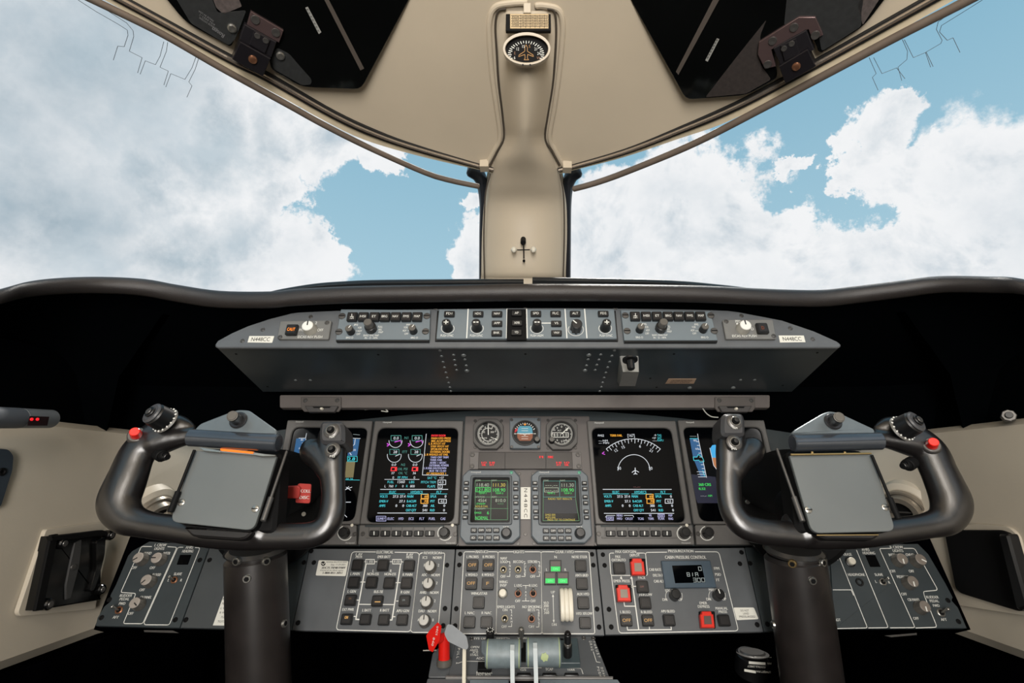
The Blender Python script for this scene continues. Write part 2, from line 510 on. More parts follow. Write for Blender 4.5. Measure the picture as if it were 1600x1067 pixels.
class Pr:
    """flat print on a frame: text, lines and fills of several inks joined into one mesh"""

    def __init__(s, fr, h): s.fr = fr; s.h = h; s.V = []; s.F = []; s.I = []; s.mats = []

    def mi(s, m):
        if m not in s.mats: s.mats.append(m)
        return s.mats.index(m)

    def add(s, V, Fc, m, lift=0):
        o = len(s.V); s.V += [(x, y, s.h + lift) for x, y in V]; s.F += [tuple(i + o for i in q) for q in Fc]; s.I += [s.mi(m)] * len(Fc)

    def t(s, txt, px, py, hp, m=white, w=None, rot=0, lift=.0002, bold=0):
        V, Fc, wd = textmesh(txt)
        if not V: return s
        su, sv = s.fr.sc(px, py, s.h); ky = hp * sv / CAP
        kx = (w * su / wd) if w else ky * .95
        c = s.fr.uv(px, py, s.h); a = radians(rot)
        def place(dx):
            P = []
            for v in V:
                x, y = v[0] * kx + dx, (v[1] - CAP / 2) * ky; P.append((c[0] + x * cos(a) - y * sin(a), c[1] + x * sin(a) + y * cos(a)))
            s.add(P, Fc, m, lift)
        place(0)
        if bold: place(su * bold)
        return s

    def line(s, pts, wpx=1, m=white, close=False, rad=0, lift=.0001):
        P = [s.fr.uv(x, y, s.h) for x, y in pts]; su, _ = s.fr.sc(*pts[0], s.h); return s.luv(P, su * wpx, m, close, rad * su, lift)

    def luv(s, P, w, m=white, close=False, rad=0, lift=.0001):
        if rad:
            if close: P = roundpoly(P, rad, 4)
            else:
                out = [P[0]]
                for i in range(1, len(P) - 1):
                    a, b, c = Vector(P[i - 1]), Vector(P[i]), Vector(P[i + 1]); r = min(rad, (a - b).length * .45, (c - b).length * .45)
                    p0 = b + (a - b).normalized() * r; p1 = b + (c - b).normalized() * r
                    out += [tuple(p0 * (1 - t) ** 2 + b * 2 * t * (1 - t) + p1 * t * t) for t in (0, .25, .5, .75, 1)]
                P = out + [P[-1]]
        n = len(P)
        for i in range(n if close else n - 1):
            a = Vector(P[i]); b = Vector(P[(i + 1) % n]); d = b - a
            if d.length < 1e-9: continue
            d.normalize(); q = Vector((-d.y, d.x)) * w / 2; e = d * w * .3
            s.add([tuple(a - e - q), tuple(b + e - q), tuple(b + e + q), tuple(a - e + q)], [(0, 1, 2, 3)], m, lift)
        return s

    def fill(s, pts, m, rad=0, lift=0):
        P = [s.fr.uv(x, y, s.h) for x, y in pts]; su, _ = s.fr.sc(*pts[0], s.h); P = roundpoly(P, rad * su, 4)
        s.add(P, [tuple(range(len(P)))], m, lift); return s

    def rect(s, x0, y0, x1, y1, wpx=1, m=white, lift=.0001): return s.line([(x0, y0), (x1, y0), (x1, y1), (x0, y1)], wpx, m, True, 0, lift)

    def arc(s, px, py, r, a0, a1, wpx=1, m=white, n=20, ky=1):
        return s.line([(px + r * cos(radians(a0 + (a1 - a0) * k / n)), py - ky * r * sin(radians(a0 + (a1 - a0) * k / n))) for k in range(n + 1)], wpx, m)

    def disc(s, px, py, r, m, n=16, ky=1, lift=0):
        return s.fill([(px + r * cos(2 * pi * k / n), py - ky * r * sin(2 * pi * k / n)) for k in range(n)], m, 0, lift)

    def build(s, name, par, label=None):
        V = s.V; xs = [sum(v[i] for v in V) / len(V) for i in range(3)]; b = BASE[par]
        me = bpy.data.meshes.new(name); me.from_pydata([(v[0] - xs[0], v[1] - xs[1], v[2] - xs[2]) for v in V], [], s.F)
        for m in s.mats: me.materials.append(m)
        me.polygons.foreach_set('material_index', s.I); me.update()
        o = bpy.data.objects.new(name, me); COL.objects.link(o); o.parent = par
        o.location = (xs[0] - b[0], xs[1] - b[1], xs[2] - b[2]); BASE[o] = tuple(xs)
        if label: o['label'] = label
        return o


def plate(name, par, fr, pts, h0, h1, m, rad=0, ch=.0008, label=None, kind=None):
    P = [fr.uv(x, y, h1) for x, y in pts]; su, _ = fr.sc(*pts[0], h1)
    return part(name, par, prism(roundpoly(P, rad * su), h0, h1, ch), m, label=label, kind=kind)


def cen(fr, pts, h=0):
    P = [fr.uv(x, y, h) for x, y in pts]; return (sum(q[0] for q in P) / len(P), min(q[1] for q in P))


def at(fr, px, py, h): return (*fr.uv(px, py, h), h)


SCREW = join(lathe([(.0036, 0), (.0036, .0007), (.0030, .0012), (.0020, .0012), (.0014, .0005), (.0001, .0005)], 12))


def screw(par, fr, px, py, h, m=black, s=1.0, name='screw'):
    k = (name, m.name, round(s, 2))
    v = [(a * s, b * s, c * s) for a, b, c in SCREW[0]]
    o = part(name, par, (v, SCREW[1]), m, at=at(fr, px, py, h), key=k); return o


def slotscrew(par, fr, px, py, h, s=1.0):
    v, f = lathe([(.0055, 0), (.0055, .001), (.0048, .0016), (.0001, .0018)], 16)
    o = part('captive_screw', par, ([(a * s, b * s, c * s) for a, b, c in v], f), steelscrew, at=at(fr, px, py, h), key=('cap', s))
    part('slot', o, ([(a * s, b * s, c * s) for a, b, c in box(-.0045, .0045, -.0007, .0007, 0, .0003)[0]], box(0, 1, 0, 1, 0, 1)[1]), blackm, at=(BASE[o][0], BASE[o][1], h + .0018 * s), key=('slot', s))
    return o


steelscrew = mat('screw_grey', (92, 90, 88), .35, .6)


def key(par, fr, px, py, w, hh, h, txt=None, tm=white, name='push_button', cap=keycap, hz=.006, tb=.42, frame=True):
    """square push button: black body with a lens set in it, and its printed legend"""
    su, sv = fr.sc(px, py, h + hz); W_, H_ = w * su, hh * sv
    a = fr.uv(px, py, h + hz)
    k = ('key', round(W_, 4), round(H_, 4), cap.name, hz)
    k = ('key', round(W_ * 1250), round(H_ * 1250), cap.name, hz, frame)
    body = prism(rrect(W_, H_, W_ * .1, 2), 0, hz, .0008)
    o = part(name, par, body, black, at=(a[0], a[1], h), key=k)
    if frame:
        part('lens', o, prism(rrect(W_ * .76, H_ * .76, W_ * .06, 2), 0, .0008, .0003), cap, at=(a[0], a[1], h + hz), key=k + ('lens',))
    if txt:
        p_ = Pr(fr, h + hz + .0011); p_.t(txt, px, py, hh * tb, tm, w=min(w * .7, len(txt) * hh * tb * .85)); p_.build('legend', o)
    return o


def knob(par, fr, px, py, rpx, h, hz=.016, top=knobgrey, side=knobbase, pointer=True, pang=90, skirt=1.25, name='rotary_knob', flute=.07, nf=12, mark=white, plus=None, capr=.86):
    """px,py is the centre of the base"""
    su, sv = fr.sc(px, py, h); r = rpx * su; a = fr.uv(px, py, h)
    k = ('knob', round(r, 4), hz, top.name, side.name, skirt, nf, capr)
    body = join(lathe([(r * skirt, 0), (r * skirt, hz * .14), (r * 1.0, hz * .24), (r * capr, hz), ], 36, flute=flute, nf=nf))
    o = part(name, par, body, side, at=(a[0], a[1], h), key=k)
    part('cap', o, lathe([(r * capr * .98, 0), (r * capr * .98, .0008), (r * capr * .85, .0016), (.0001, .0017)], 28), top, at=(a[0], a[1], h + hz), key=k + ('cap',))
    if pointer:
        q = radians(pang); L_ = r * capr * .9; w_ = max(.0006, r * .09)
        d = Vector((cos(q), sin(q))); e = Vector((-d.y, d.x)) * w_
        P = [tuple(d * L_ * .05 - e), tuple(d * L_ - e), tuple(d * L_ + e), tuple(d * L_ * .05 + e)]
        part('pointer', o, prism(P, 0, .0003), mark, at=(a[0], a[1], h + hz + .0017))
    if plus:
        L_ = r * .5; t_ = r * .1; z = h + hz + .0017
        if plus == '+': vf = join(box(-L_, L_, -t_, t_, 0, .0003), box(-t_, t_, -L_, L_, 0, .0003))
        else: vf = join(box(-L_ * 1.1, -L_ * .2, -t_ * 1.3, t_ * 1.3, 0, .0003), box(L_ * .2, L_ * 1.1, -t_ * 1.3, t_ * 1.3, 0, .0003))
        part('mark', o, vf, white, at=(a[0], a[1], z))
    return o


def toggle(par, fr, px, py, rpx, h, ang=90, ln=.014, col=None, name='toggle_switch'):
    su, sv = fr.sc(px, py, h); r = rpx * su; a = fr.uv(px, py, h)
    o = part(name, par, lathe([(r, 0), (r, .0015), (r * .85, .0022), (r * .66, .0022), (r * .6, .0004)], 24), col or steel, at=(a[0], a[1], h), key=('tog', round(r, 4), (col or steel).name))
    part('recess', o, lathe([(r * .62, 0), (.0001, .0002)], 20), blackm, at=(a[0], a[1], h + .0005), key=('rec', round(r, 4)))
    q = radians(ang); d = Vector((cos(q) * .45, sin(q) * .45, 1)).normalized()
    part('bat', o, sweep([(*(d * t), rr) for t, rr in ((.001, r * .22), (ln * .5, r * .26), (ln, r * .42))], 12, Vector((1, 0, 0)), 3), steel, at=(a[0], a[1], h + .001), key=('bat', round(r, 4), ang, ln))
    return o


# ================================================================== the setting
def ceilz(x, y): return EYE.z + min(.62 + .38 * (.93 - y), .86) - .6 * x * x


def chit(px, py, drop=0):
    r = ray(px, py); t = .6 / max(r.z, .05)
    lo, hi = .05, 4.0
    for _ in range(50):
        t = (lo + hi) / 2; p_ = EYE + r * t
        if p_.z > ceilz(p_.x, p_.y) - drop: hi = t
        else: lo = t
    return EYE + r * t


def ext(c, side):
    """continue a pixel curve out of the frame to the side it leaves by"""
    return c


EL = [(-900, -625), (-420, -342), (-160, -190), (-60, -137), (100, -52), (240, 23), (363, 90), (413, 113), (523, 176), (600, 211), (660, 232), (740, 256), (770, 264)]
RL = [(-900, -612), (-420, -330), (-160, -178), (-60, -119), (100, -34), (240, 42), (306, 79), (371, 115), (450, 157), (502, 186), (568, 218), (660, 245), (770, 270)]
SL = [(-900, -590), (-420, -310), (-160, -158), (-60, -104), (100, -22), (240, 46), (345, 106), (450, 164), (502, 193), (571, 228), (660, 268), (700, 281), (747, 291)]
ER = [(2540, -635), (2060, -352), (1800, -200), (1690, -138), (1540, -54), (1400, 25), (1277, 94), (1164, 155), (1059, 202), (980, 234), (900, 258), (872, 265)]
RR = [(2540, -605), (2060, -326), (1800, -174), (1690, -112), (1540, -28), (1400, 51), (1242, 137), (1137, 190), (1060, 217), (980, 244), (920, 260), (876, 271)]
SR = [(2540, -590), (2060, -308), (1800, -160), (1690, -98), (1540, -14), (1400, 58), (1295, 114), (1190, 170), (1085, 224), (980, 268), (930, 286), (897, 295)]


def resam(c, n):
    c = catmull(c, 8); L_ = [0]
    for i in range(1, len(c)): L_.append(L_[-1] + math.dist(c[i], c[i - 1]))
    out = []
    for k in range(n):
        s_ = L_[-1] * k / (n - 1); i = 0
        while i < len(L_) - 2 and L_[i + 1] < s_: i += 1
        f_ = (s_ - L_[i]) / max(1e-9, L_[i + 1] - L_[i]); out.append(tuple(c[i][j] + (c[i + 1][j] - c[i][j]) * f_ for j in range(len(c[0]))))
    return out


# headliner: rows across the cabin, from the windscreen rim back over the seats
rimL = [chit(*q) for q in resam(EL, 70)]; rimR = [chit(*q) for q in resam(ER, 70)]


def rim_at(rim, y):
    r = sorted(rim, key=lambda q: q.y)
    if y <= r[0].y: return abs(r[0].x) + (r[0].y - y) * .1
    if y >= r[-1].y: return abs(r[-1].x)
    for a, b in zip(r, r[1:]):
        if a.y <= y <= b.y: return abs(a.x + (b.x - a.x) * (y - a.y) / max(1e-9, b.y - a.y))


ytop = min(max(q.y for q in rimL), max(q.y for q in rimR)); rows = []
ys = [ytop - (ytop + 1.25) * (k / 60) ** 1.4 for k in range(61)]
for y in ys:
    xl, xr = rim_at(rimL, y), rim_at(rimR, y)
    X = [-xl + xl * k / 14 for k in range(14)] + [xr * k / 14 for k in range(15)]
    rows.append([(x, y, ceilz(x, y)) for x in X])
lo = loft(rows); up = loft([[(a, b, c + .03) for a, b, c in r] for r in rows]); solid('ceiling', join(lo, up), beige, kind='structure', label='cream vinyl headliner over the windscreens')

# rim: gaskets, metal rail, cream strip, brown seal bar
def rim_strip(name, A, B, f0, f1, m, drop0, r=None, thick=.006):
    a = resam(A, 110); b = resam(B, 110)
    if r:
        P = []
        for q, s_ in zip(a, b):
            w_ = chit(q[0] + (s_[0] - q[0]) * f0, q[1] + (s_[1] - q[1]) * f0, drop0); P.append((*w_, r))
        vf = sweep(P, 10, Vector((0, 0, 1)), raw=True, cap=False)
    else:
        R0, R1, R2, R3 = [], [], [], []
        for q, s_ in zip(a, b):
            p0 = chit(q[0] + (s_[0] - q[0]) * f0, q[1] + (s_[1] - q[1]) * f0, drop0); p1 = chit(q[0] + (s_[0] - q[0]) * f1, q[1] + (s_[1] - q[1]) * f1, drop0)
            R0.append(p0); R1.append(p1); R2.append(p1 + Vector((0, 0, thick))); R3.append(p0 + Vector((0, 0, thick)))
        vf = loft([list(t) for t in zip(R0, R1, R2, R3, R0)])
    return solid(name, vf, m, kind='structure')


n_ = 1
for A, B, S in ((EL, RL, SL), (ER, RR, SR)):
    for f0, f1, m, dr, r in ((-.02, 0, gasket, .002, .0035), (.22, 0, railmetal, .006, .0035), (.40, 0, gasket, .003, .0030), (.42, 1.0, beige_rail, .001, None)):
        rim_strip('trim_%d' % n_, A, B, f0, f1, m, dr, r, .012); n_ += 1
    Q = resam(S, 110); P = []
    for k, q in enumerate(Q):
        w_ = chit(*q, .012); t = max(0, (k - 45) / 64)
        d = (w_ - EYE).dot(Vector((0, cos(PITCH), sin(PITCH))))
        P.append((*w_, ((7.0 - 3.0 * t) if S is SL else (9.4 - 4.9 * t)) * d / F))
    solid('trim_%d' % n_, sweep(P, 12, Vector((0, 0, 1)), raw=True, flat=1), seal, kind='structure'); n_ += 1

# centre pillar between the windscreens, running up into the compass housing
prow = [(490, 751, 885, 1.14, .05), (440, 751, 885, 1.12, .05), (425, 752, 884, 1.10, .05), (370, 753, 886, 1.06, .05), (320, 756, 885, 1.02, .05), (290, 760, 880, .97, .05), (268, 766, 874, .93, .05), (245, 775, 862, .89, .056), (216, 789, 850, .85, .062),
        (190, 788, 853, .815, .062), (135, 782, 862, .75, .055), (95, 780, 865, .71, .04), (60, 778, 867, .68, .025), (36, 777, 867, .66, .014), (22, 779, 866, .648, .012), (17, 786, 860, .645, .010)]
R = []
for (py, x0, x1, Y, bu) in catmull(prow, 4):
    row = []
    for k in range(21):
        a = -1 + 2 * k / 20; px = (x0 + x1) / 2 + (x1 - x0) / 2 * a; r = ray(px, py); q = EYE + r * (Y / r.y)
        kb_ = min(1, max(0, (300 - py) / 70)); s_ = (1 - abs(a) ** 2.6) * (1 - .65 * kb_) + .65 * kb_ * max(0, cos(a * pi / 2)) ** 1.6
        row.append(q - r.normalized() * bu * s_ + Vector((0, 0, -.0)))
    R.append(row)
back = [[v + Vector((0, .02, .05)) for v in r] for r in R]
pil = solid('trim_%d' % n_, join(loft(R), loft(back)), beige, kind='structure', label='cream centre pillar between the windscreens'); n_ += 1
for sgn, xs in ((-1, [(738, 266, 12), (748, 274, 11), (754, 290, 9), (756, 320, 7), (754, 370, 5.5), (753, 450, 5)]), (1, [(900, 268, 12), (892, 276, 11), (887, 292, 9), (886, 320, 7), (887, 370, 5.5), (887, 450, 5)])):
    P = []
    for px, py, rp in xs:
        r = ray(px, py); q = EYE + r * ((1.0 + (min(py, 440) - 262) * .0009) / r.y); P.append((*q, rp * 1.15 / F, .016))
    solid('trim_%d' % n_, sweep(P, 12, Vector((0, 1, 0))), mat('post_black', (34, 36, 42), .4), kind='structure'); n_ += 1
for pts in ([(766, 272), (759, 300), (757, 330), (756, 380), (757.5, 450)], [(875, 272), (880, 300), (881.5, 330), (881.5, 380), (879.5, 450)]):
    P = []
    for x, y in pts: r = ray(x, y); P.append((*(EYE + r * ((.93 + (y - 268) * .00098 - .006) / r.y - .012)), .0016))
    solid('trim_%d' % n_, sweep(P, 8, Vector((0, 1, 0))), mat('groove_brown', (70, 62, 52), .7), kind='structure'); n_ += 1
# collar line around the compass housing
for s_ in (-1, 1):
    c0 = 823 + s_ * 0
    pts = [(766, 258), (777, 236), (787, 216), (785, 180), (779, 130), (776, 80), (774, 40), (778, 18), (790, 14)] if s_ < 0 else [(874, 258), (862, 236), (852, 216), (856, 180), (864, 130), (868, 80), (869, 40), (866, 18), (856, 14)]
    P = [(*chit(x, y, .004), .0018) for x, y in pts]
    solid('trim_%d' % n_, sweep(P, 8, Vector((0, 0, 1))), mat('groove_brown', (70, 62, 52), .7), kind='structure'); n_ += 1
# raised cream piping beside the groove
for s_ in (-1, 1):
    pts = [(760, 258), (772, 236), (781, 214), (776, 170), (769, 120), (765, 70), (765, 34), (774, 11), (800, 5), (822, 4)] if s_ < 0 else [(880, 258), (868, 236), (859, 214), (866, 170), (873, 120), (878, 70), (879, 36), (872, 15), (850, 9), (838, 9)]
    P = [(*chit(x, y, .0), .005) for x, y in pts]
    solid('trim_%d' % n_, sweep(P, 10, Vector((0, 0, 1))), beige, kind='structure'); n_ += 1

# windscreen glass
glass = bpy.data.materials.new('windscreen_glass'); glass.use_nodes = True; t_ = glass.node_tree; t_.nodes.clear()
o_ = t_.nodes.new('ShaderNodeOutputMaterial'); mx = t_.nodes.new('ShaderNodeMixShader'); tr = t_.nodes.new('ShaderNodeBsdfTransparent'); gl = t_.nodes.new('ShaderNodeBsdfGlossy')
tr.inputs[0].default_value = (.99, .995, 1, 1); gl.inputs['Roughness'].default_value = .02; lw = t_.nodes.new('ShaderNodeFresnel'); lw.inputs[0].default_value = 1.12
t_.links.new(lw.outputs[0], mx.inputs[0]); t_.links.new(tr.outputs[0], mx.inputs[1]); t_.links.new(gl.outputs[0], mx.inputs[2]); t_.links.new(mx.outputs[0], o_.inputs[0])
PANE = {}
for i, (S, sg) in enumerate(((RL, -1), (RR, 1))):
    top = [chit(*q, -.006) for q in resam(S, 24)][::-1]
    bot = []
    for k, q in enumerate(top):
        t = k / 23; a = t * radians(80)
        bot.append(Vector((sg * (.08 + .80 * sin(a * 1.1)), 1.22 - 1.15 * (1 - cos(a * 1.05)), EYE.z + .40 - .16 * t)))
    rows = [[a_.lerp(b_, k / 8) + Vector((0, .04 * sin(pi * k / 8), .03 * sin(pi * k / 8))) for a_, b_ in zip(top, bot)] for k in range(9)]
    PANE[sg] = rows
    solid('window_%d' % (i + 1), loft(rows), glass, kind='structure', label='curved windscreen pane on the %s' % ('left' if sg < 0 else 'right'))


def pane_hit(sg, px, py):
    """point where the line of sight meets the pane, a hair inside it"""
    from mathutils.geometry import intersect_ray_tri
    r = ray(px, py); rows = PANE[sg]; best = None
    for i in range(8):
        for k in range(23):
            a, b, c, d = rows[i][k], rows[i][k + 1], rows[i + 1][k + 1], rows[i + 1][k]
            for tri in ((a, b, c), (a, c, d)):
                q = intersect_ray_tri(*tri, r, EYE, True)
                if q is not None and (best is None or (q - EYE).length < (best - EYE).length): best = q
    return (EYE + (best - EYE) * .995) if best is not None else EYE + r * .9


wire = mat('heater_wire', (92, 100, 108), .6)


def etched(sg, lines, par):
    for L_ in lines:
        P = [pane_hit(sg, *q) for q in L_]
        vf = join(*[tube(P[i], P[i + 1], .00035, 5) for i in range(len(P) - 1)])
        o = solid('heater_line', vf, wire, par=par)


w1 = bpy.data.objects['window_1']; w2 = bpy.data.objects['window_2']
etched(-1, [[(122, 0), (150, 18), (185, 38), (199, 47), (200, 55), (194, 73), (184, 72), (177, 94)], [(140, 0), (170, 18), (198, 36), (208, 48), (209, 57), (202, 80), (222, 90), (215, 114)],
            [(219, 116), (227, 95), (243, 101), (250, 88), (256, 65)], [(262, 66), (260, 80), (250, 105), (263, 111), (256, 133)], [(259, 136), (267, 115), (289, 124), (300, 106), (308, 84)], [(312, 86), (305, 108), (295, 128), (300, 134), (292, 152)]], w1)
etched(1, [[(1535, 0), (1500, 22), (1471, 40), (1468, 50), (1480, 63), (1489, 59), (1500, 82)], [(1500, 10), (1466, 34), (1463, 46), (1472, 63), (1470, 68), (1446, 82), (1454, 105)],
           [(1458, 104), (1447, 81)], [(1410, 62), (1418, 80), (1417, 93), (1403, 105), (1409, 126)], [(1413, 62), (1427, 90), (1446, 82)], [(1358, 90), (1369, 115), (1363, 121), (1372, 141)], [(1365, 90), (1378, 115), (1401, 106), (1414, 123)]], w2)

# side walls: cream lower lining, dark shroud above
for sg, fr, nm in ((-1, FWL, 'wall_left'), (1, FWR, 'wall_right')):
    P = []
    ysw = [-1.25, 0, .3, .5, .7, .8, .9, 1.0, 1.1, 1.2, 1.32]
    rows = []
    for y in ysw:
        prof = [(.77, -.275), (.754, -.258), (.75, -.15), (.75, -.02), (.752, .05), (.76, .075), (.775, .085), (.80, .088)]
        curve = max(0, y - 1.0) * .5
        rows.append([(sg * (x - curve), y, EYE.z + z + (.0 if y > .5 else 0)) for x, z in prof])
    solid(nm, join(loft(rows), loft([[(a + sg * .02, b, c) for a, b, c in r] for r in rows])), beige_wall, kind='structure')
# near-black faces below the glareshield, deep shadow put into their colour
rows = []
for a in [k / 30 for k in range(31)]:
    y = -1.25 + 2.75 * min(1, a * 1.0)
    rows.append(y)
solid('wall_front', box(-1.0, 1.0, 1.42, 1.45, 0, EYE.z + .36), hidden, kind='structure')
solid('floor', box(-1.0, 1.0, -1.3, 1.45, -.02, 0), floor_m, kind='structure')
for sg, nm in ((-1, 'trim_%d' % n_), (1, 'trim_%d' % (n_ + 1))):
    solid(nm, join(box(min(sg * .79, sg * .83), max(sg * .79, sg * .83), -1.25, 1.42, 0, EYE.z + .20)), shroud, kind='structure')
n_ += 2
solid('wall_rear', join(box(-1, 1, -1.32, -1.28, 0, 2.0)), beige_wall, kind='structure')
for sg in (-1, 1):   # boards below the lining, footwell darkness put into their near-black
    solid('baseboard_left' if sg < 0 else 'baseboard_right', box(min(sg * .74, sg * .76), max(sg * .74, sg * .76), -1.2, 1.3, 0, EYE.z - .277), hidden, kind='structure')

# ================================================================== glareshield cowl
lip = [(-1000, 420, .30), (-400, 508, .46), (-170, 507, .56), (-90, 474, .60), (0, 450, .64), (42, 439, .675), (92, 433.5, .71), (157, 432, .75), (223, 435.5, .78), (275, 444.6, .795), (341, 454, .80), (420, 455, .80), (465, 451, .80), (556, 447, .80), (700, 445, .80), (823, 443.5, .80),
       (950, 444, .80), (1090, 446, .80), (1180, 450, .80), (1230, 452, .80), (1285, 452.5, .80), (1337, 447, .79), (1403, 439, .765), (1469, 431, .735), (1547, 431.5, .69), (1600, 435, .655), (1700, 460, .615), (1736, 476, .60), (1816, 507, .56), (2046, 508, .46), (2646, 420, .30)]
L2 = catmull(lip, 5); roll = []; 
for px, py, Y in L2:
    r = ray(px, py); d = Y / r.y; rad = 13.5 * d / F
    r2 = ray(px, py + 13.5); q = EYE + r2 * (Y / r2.y); roll.append((q, rad))
R = []
for q, rad in roll:
    row = []
    out = Vector((q.x, q.y - .1, 0)).normalized()                    # away from the eye, level
    for k in range(15):                                               # the roll, from the far top round the near side to the underside
        a = radians(75 - k * 16.5)
        row.append(q - out * (cos(a) * rad) + Vector((0, 0, sin(a) * rad)))
    # (row runs far-top -> near -> under)
    row = [q + out * .22 + Vector((0, 0, rad * .55))] + [q + out * .05 + Vector((0, 0, rad * .95))] + row
    R.append(row)
cowl = wthing('glareshield_cowl', (0, .8, EYE.z + .3), 'long black padded glareshield cowl with wavy stitched edge below both windscreens', 'cowl')
solid('padded_roll', loft(R), leather, par=cowl)
# skirt from the roll down under the cowl, deep shadow put into its black
R = []
for q, rad in roll:
    out = Vector((q.x, q.y - .1, 0)).normalized()
    p0 = q + out * rad * .5 - Vector((0, 0, rad * .80)); 
    mid = q + out * .045 - Vector((0, 0, rad * 1.9))
    far = Vector((q.x * 1.0 + (.05 if q.x > .5 else -.05 if q.x < -.5 else 0), q.y, 0)) + out * (.12 if abs(q.x) > .6 else .22); far.z = EYE.z + .17
    end = Vector((far.x, far.y, EYE.z + .06)) + out * .05
    R.append([p0, (p0 + mid) / 2 + out * .004, mid, far, end])
solid('shadow_skirt', loft(R), shroud, par=cowl, label='black cloth skirt')

for nm, pts, lab in (('left', [(396, 458), (430, 448), (489, 438), (540, 434), (590, 432), (700, 431), (818, 430.5)], 'left half of the black defroster ledge behind the cowl'),
                     ('right', [(832, 427.5), (920, 429), (1002, 430.5), (1060, 433), (1104, 437), (1165, 444), (1232, 456)], 'right half of the black defroster ledge behind the cowl')):
    P = []
    for px, py in catmull(pts, 5):
        r = ray(px, py + 9); P.append(EYE + r * (.93 / r.y))
    R = []
    for q in P:
        prof = [(.10, -.03), (.10, .006), (.02, .009), (.004, .007), (-.004, .002), (-.005, -.004), (0, -.009), (.004, -.016), (.03, -.03), (.10, -.03)]
        R.append([q + Vector((0, a, b)) for a, b in prof])
    vf = loft(R); n10 = len(R[0]); vf[1].append(tuple(range(n10))); vf[1].append(tuple((len(R) - 1) * n10 + k for k in range(n10)))
    solid('defroster_ledge', vf, ledge_m, label=lab, cat='ledge', group='defroster ledges', ang=50)

# ================================================================== glareshield control head
def gthing(name, fr, pts, label, cat, group=None): return thing(name, fr, cen(fr, pts), label, cat, group)


top_g = [(336, 538), (340, 532), (362, 520), (387, 509), (420, 498), (455, 489), (509, 481), (560, 478), (620, 476), (700, 475), (823, 474.5), (940, 475), (1030, 476), (1087, 478), (1154, 487), (1222, 500), (1272, 517), (1308, 533), (1314, 538)]
pts = top_g + [(1314, 541), (1310, 543), (340, 543), (336, 541)]
gs = gthing('glareshield_housing', FG, pts, 'wide grey metal glareshield housing with riveted underside above the displays', 'panel')
HG = 0.0
plate('face', gs, FG, pts, -.006, HG, panelgrey, 0, .0015)
up_ = [(337, 541), (1313, 541), (1237, 612), (411, 612)]
P = [FU.uv(*q) for q in up_]
WU = lambda h: [FU.w(*q, h) for q in P]
a = WU(0); b = WU(-.006)
def g_of(wv): d = wv - FG.O; return (d.dot(FG.u), d.dot(FG.v), d.dot(FG.n))
vf = ([g_of(q) for q in a + b], [(0, 1, 2, 3), (7, 6, 5, 4), (0, 4, 5, 1), (1, 5, 6, 2), (2, 6, 7, 3), (3, 7, 4, 0)])
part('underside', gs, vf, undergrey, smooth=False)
riv = lathe([(.0030, 0), (.0027, .0008), (.0016, .0014), (.0001, .0016)], 10)
BASE[FU] = None


def on_u(par, px, py, vf, m, name, key_=None, label=None):
    """put a small piece on the underside, as a child of the glareshield panel"""
    u, v = FU.uv(px, py); w_ = FU.w(u, v, 0)
    c = g_of(w_); o = part(name, par, vf, m, at=c, key=key_, label=label)
    rot = FG.M.to_3x3().inverted() @ FU.M.to_3x3(); o.rotation_euler = rot.to_euler(); return o


rivm = mat('rivet_grey', (120, 124, 124), .35, .4)
for (x, y) in [(687.4, 547.5), (690, 556.5), (692.4, 565.5), (694.6, 574), (696.8, 582), (698.8, 590), (701, 597.8), (703, 605), (704.5, 611), (708.8, 554.5), (710.2, 562.5), (711.6, 570.5), (713.5, 578), (726.4, 561.5), (728.6, 571),
               (960, 547.3), (956, 556), (952.6, 565.3), (949.5, 573.8), (946.6, 582), (944, 590), (941.5, 597.5), (939.5, 604.5), (937, 611), (938.6, 554), (935.8, 562), (932.5, 570), (930, 578), (918.8, 561.5), (916.4, 571),
               (462, 594), (485, 594), (1157, 593.5), (1179, 593.5)]:
    on_u(gs, x, y, riv, rivm, 'rivet', 'rivet')
for (x, y) in [(724.5, 555), (729.5, 579), (920, 554.5), (914, 578.5), (1077.5, 605.5), (1145.5, 605.5)]:
    on_u(gs, x, y, ([(a * 1.5, b * 1.5, c * 1.8) for a, b, c in riv[0]], riv[1]), rivm, 'bolt_head', 'bolth')
for (x, y) in [(369, 553), (418, 604), (591, 554), (618, 605), (821, 553), (820, 605), (1053, 553), (1026, 605), (1277, 551), (1223, 602), (1016, 591)]:
    on_u(gs, x, y, lathe([(.0022, 0), (.002, .0004), (.0001, .0002)], 10), blackm, 'flush_screw', 'flush')
for x, y, s in [(378.5, 532.6, .9), (410.5, 515, .9), (485.5, 495, .9), (681, 481, 1.1), (821, 479, 1.1), (961.5, 480.5, 1.1), (1158.5, 493.3, .9), (1235, 513, .9), (1270, 530, .9)]:
    screw(gs, FG, x, y, HG, steelscrew, 1.15 * s, 'face_screw')

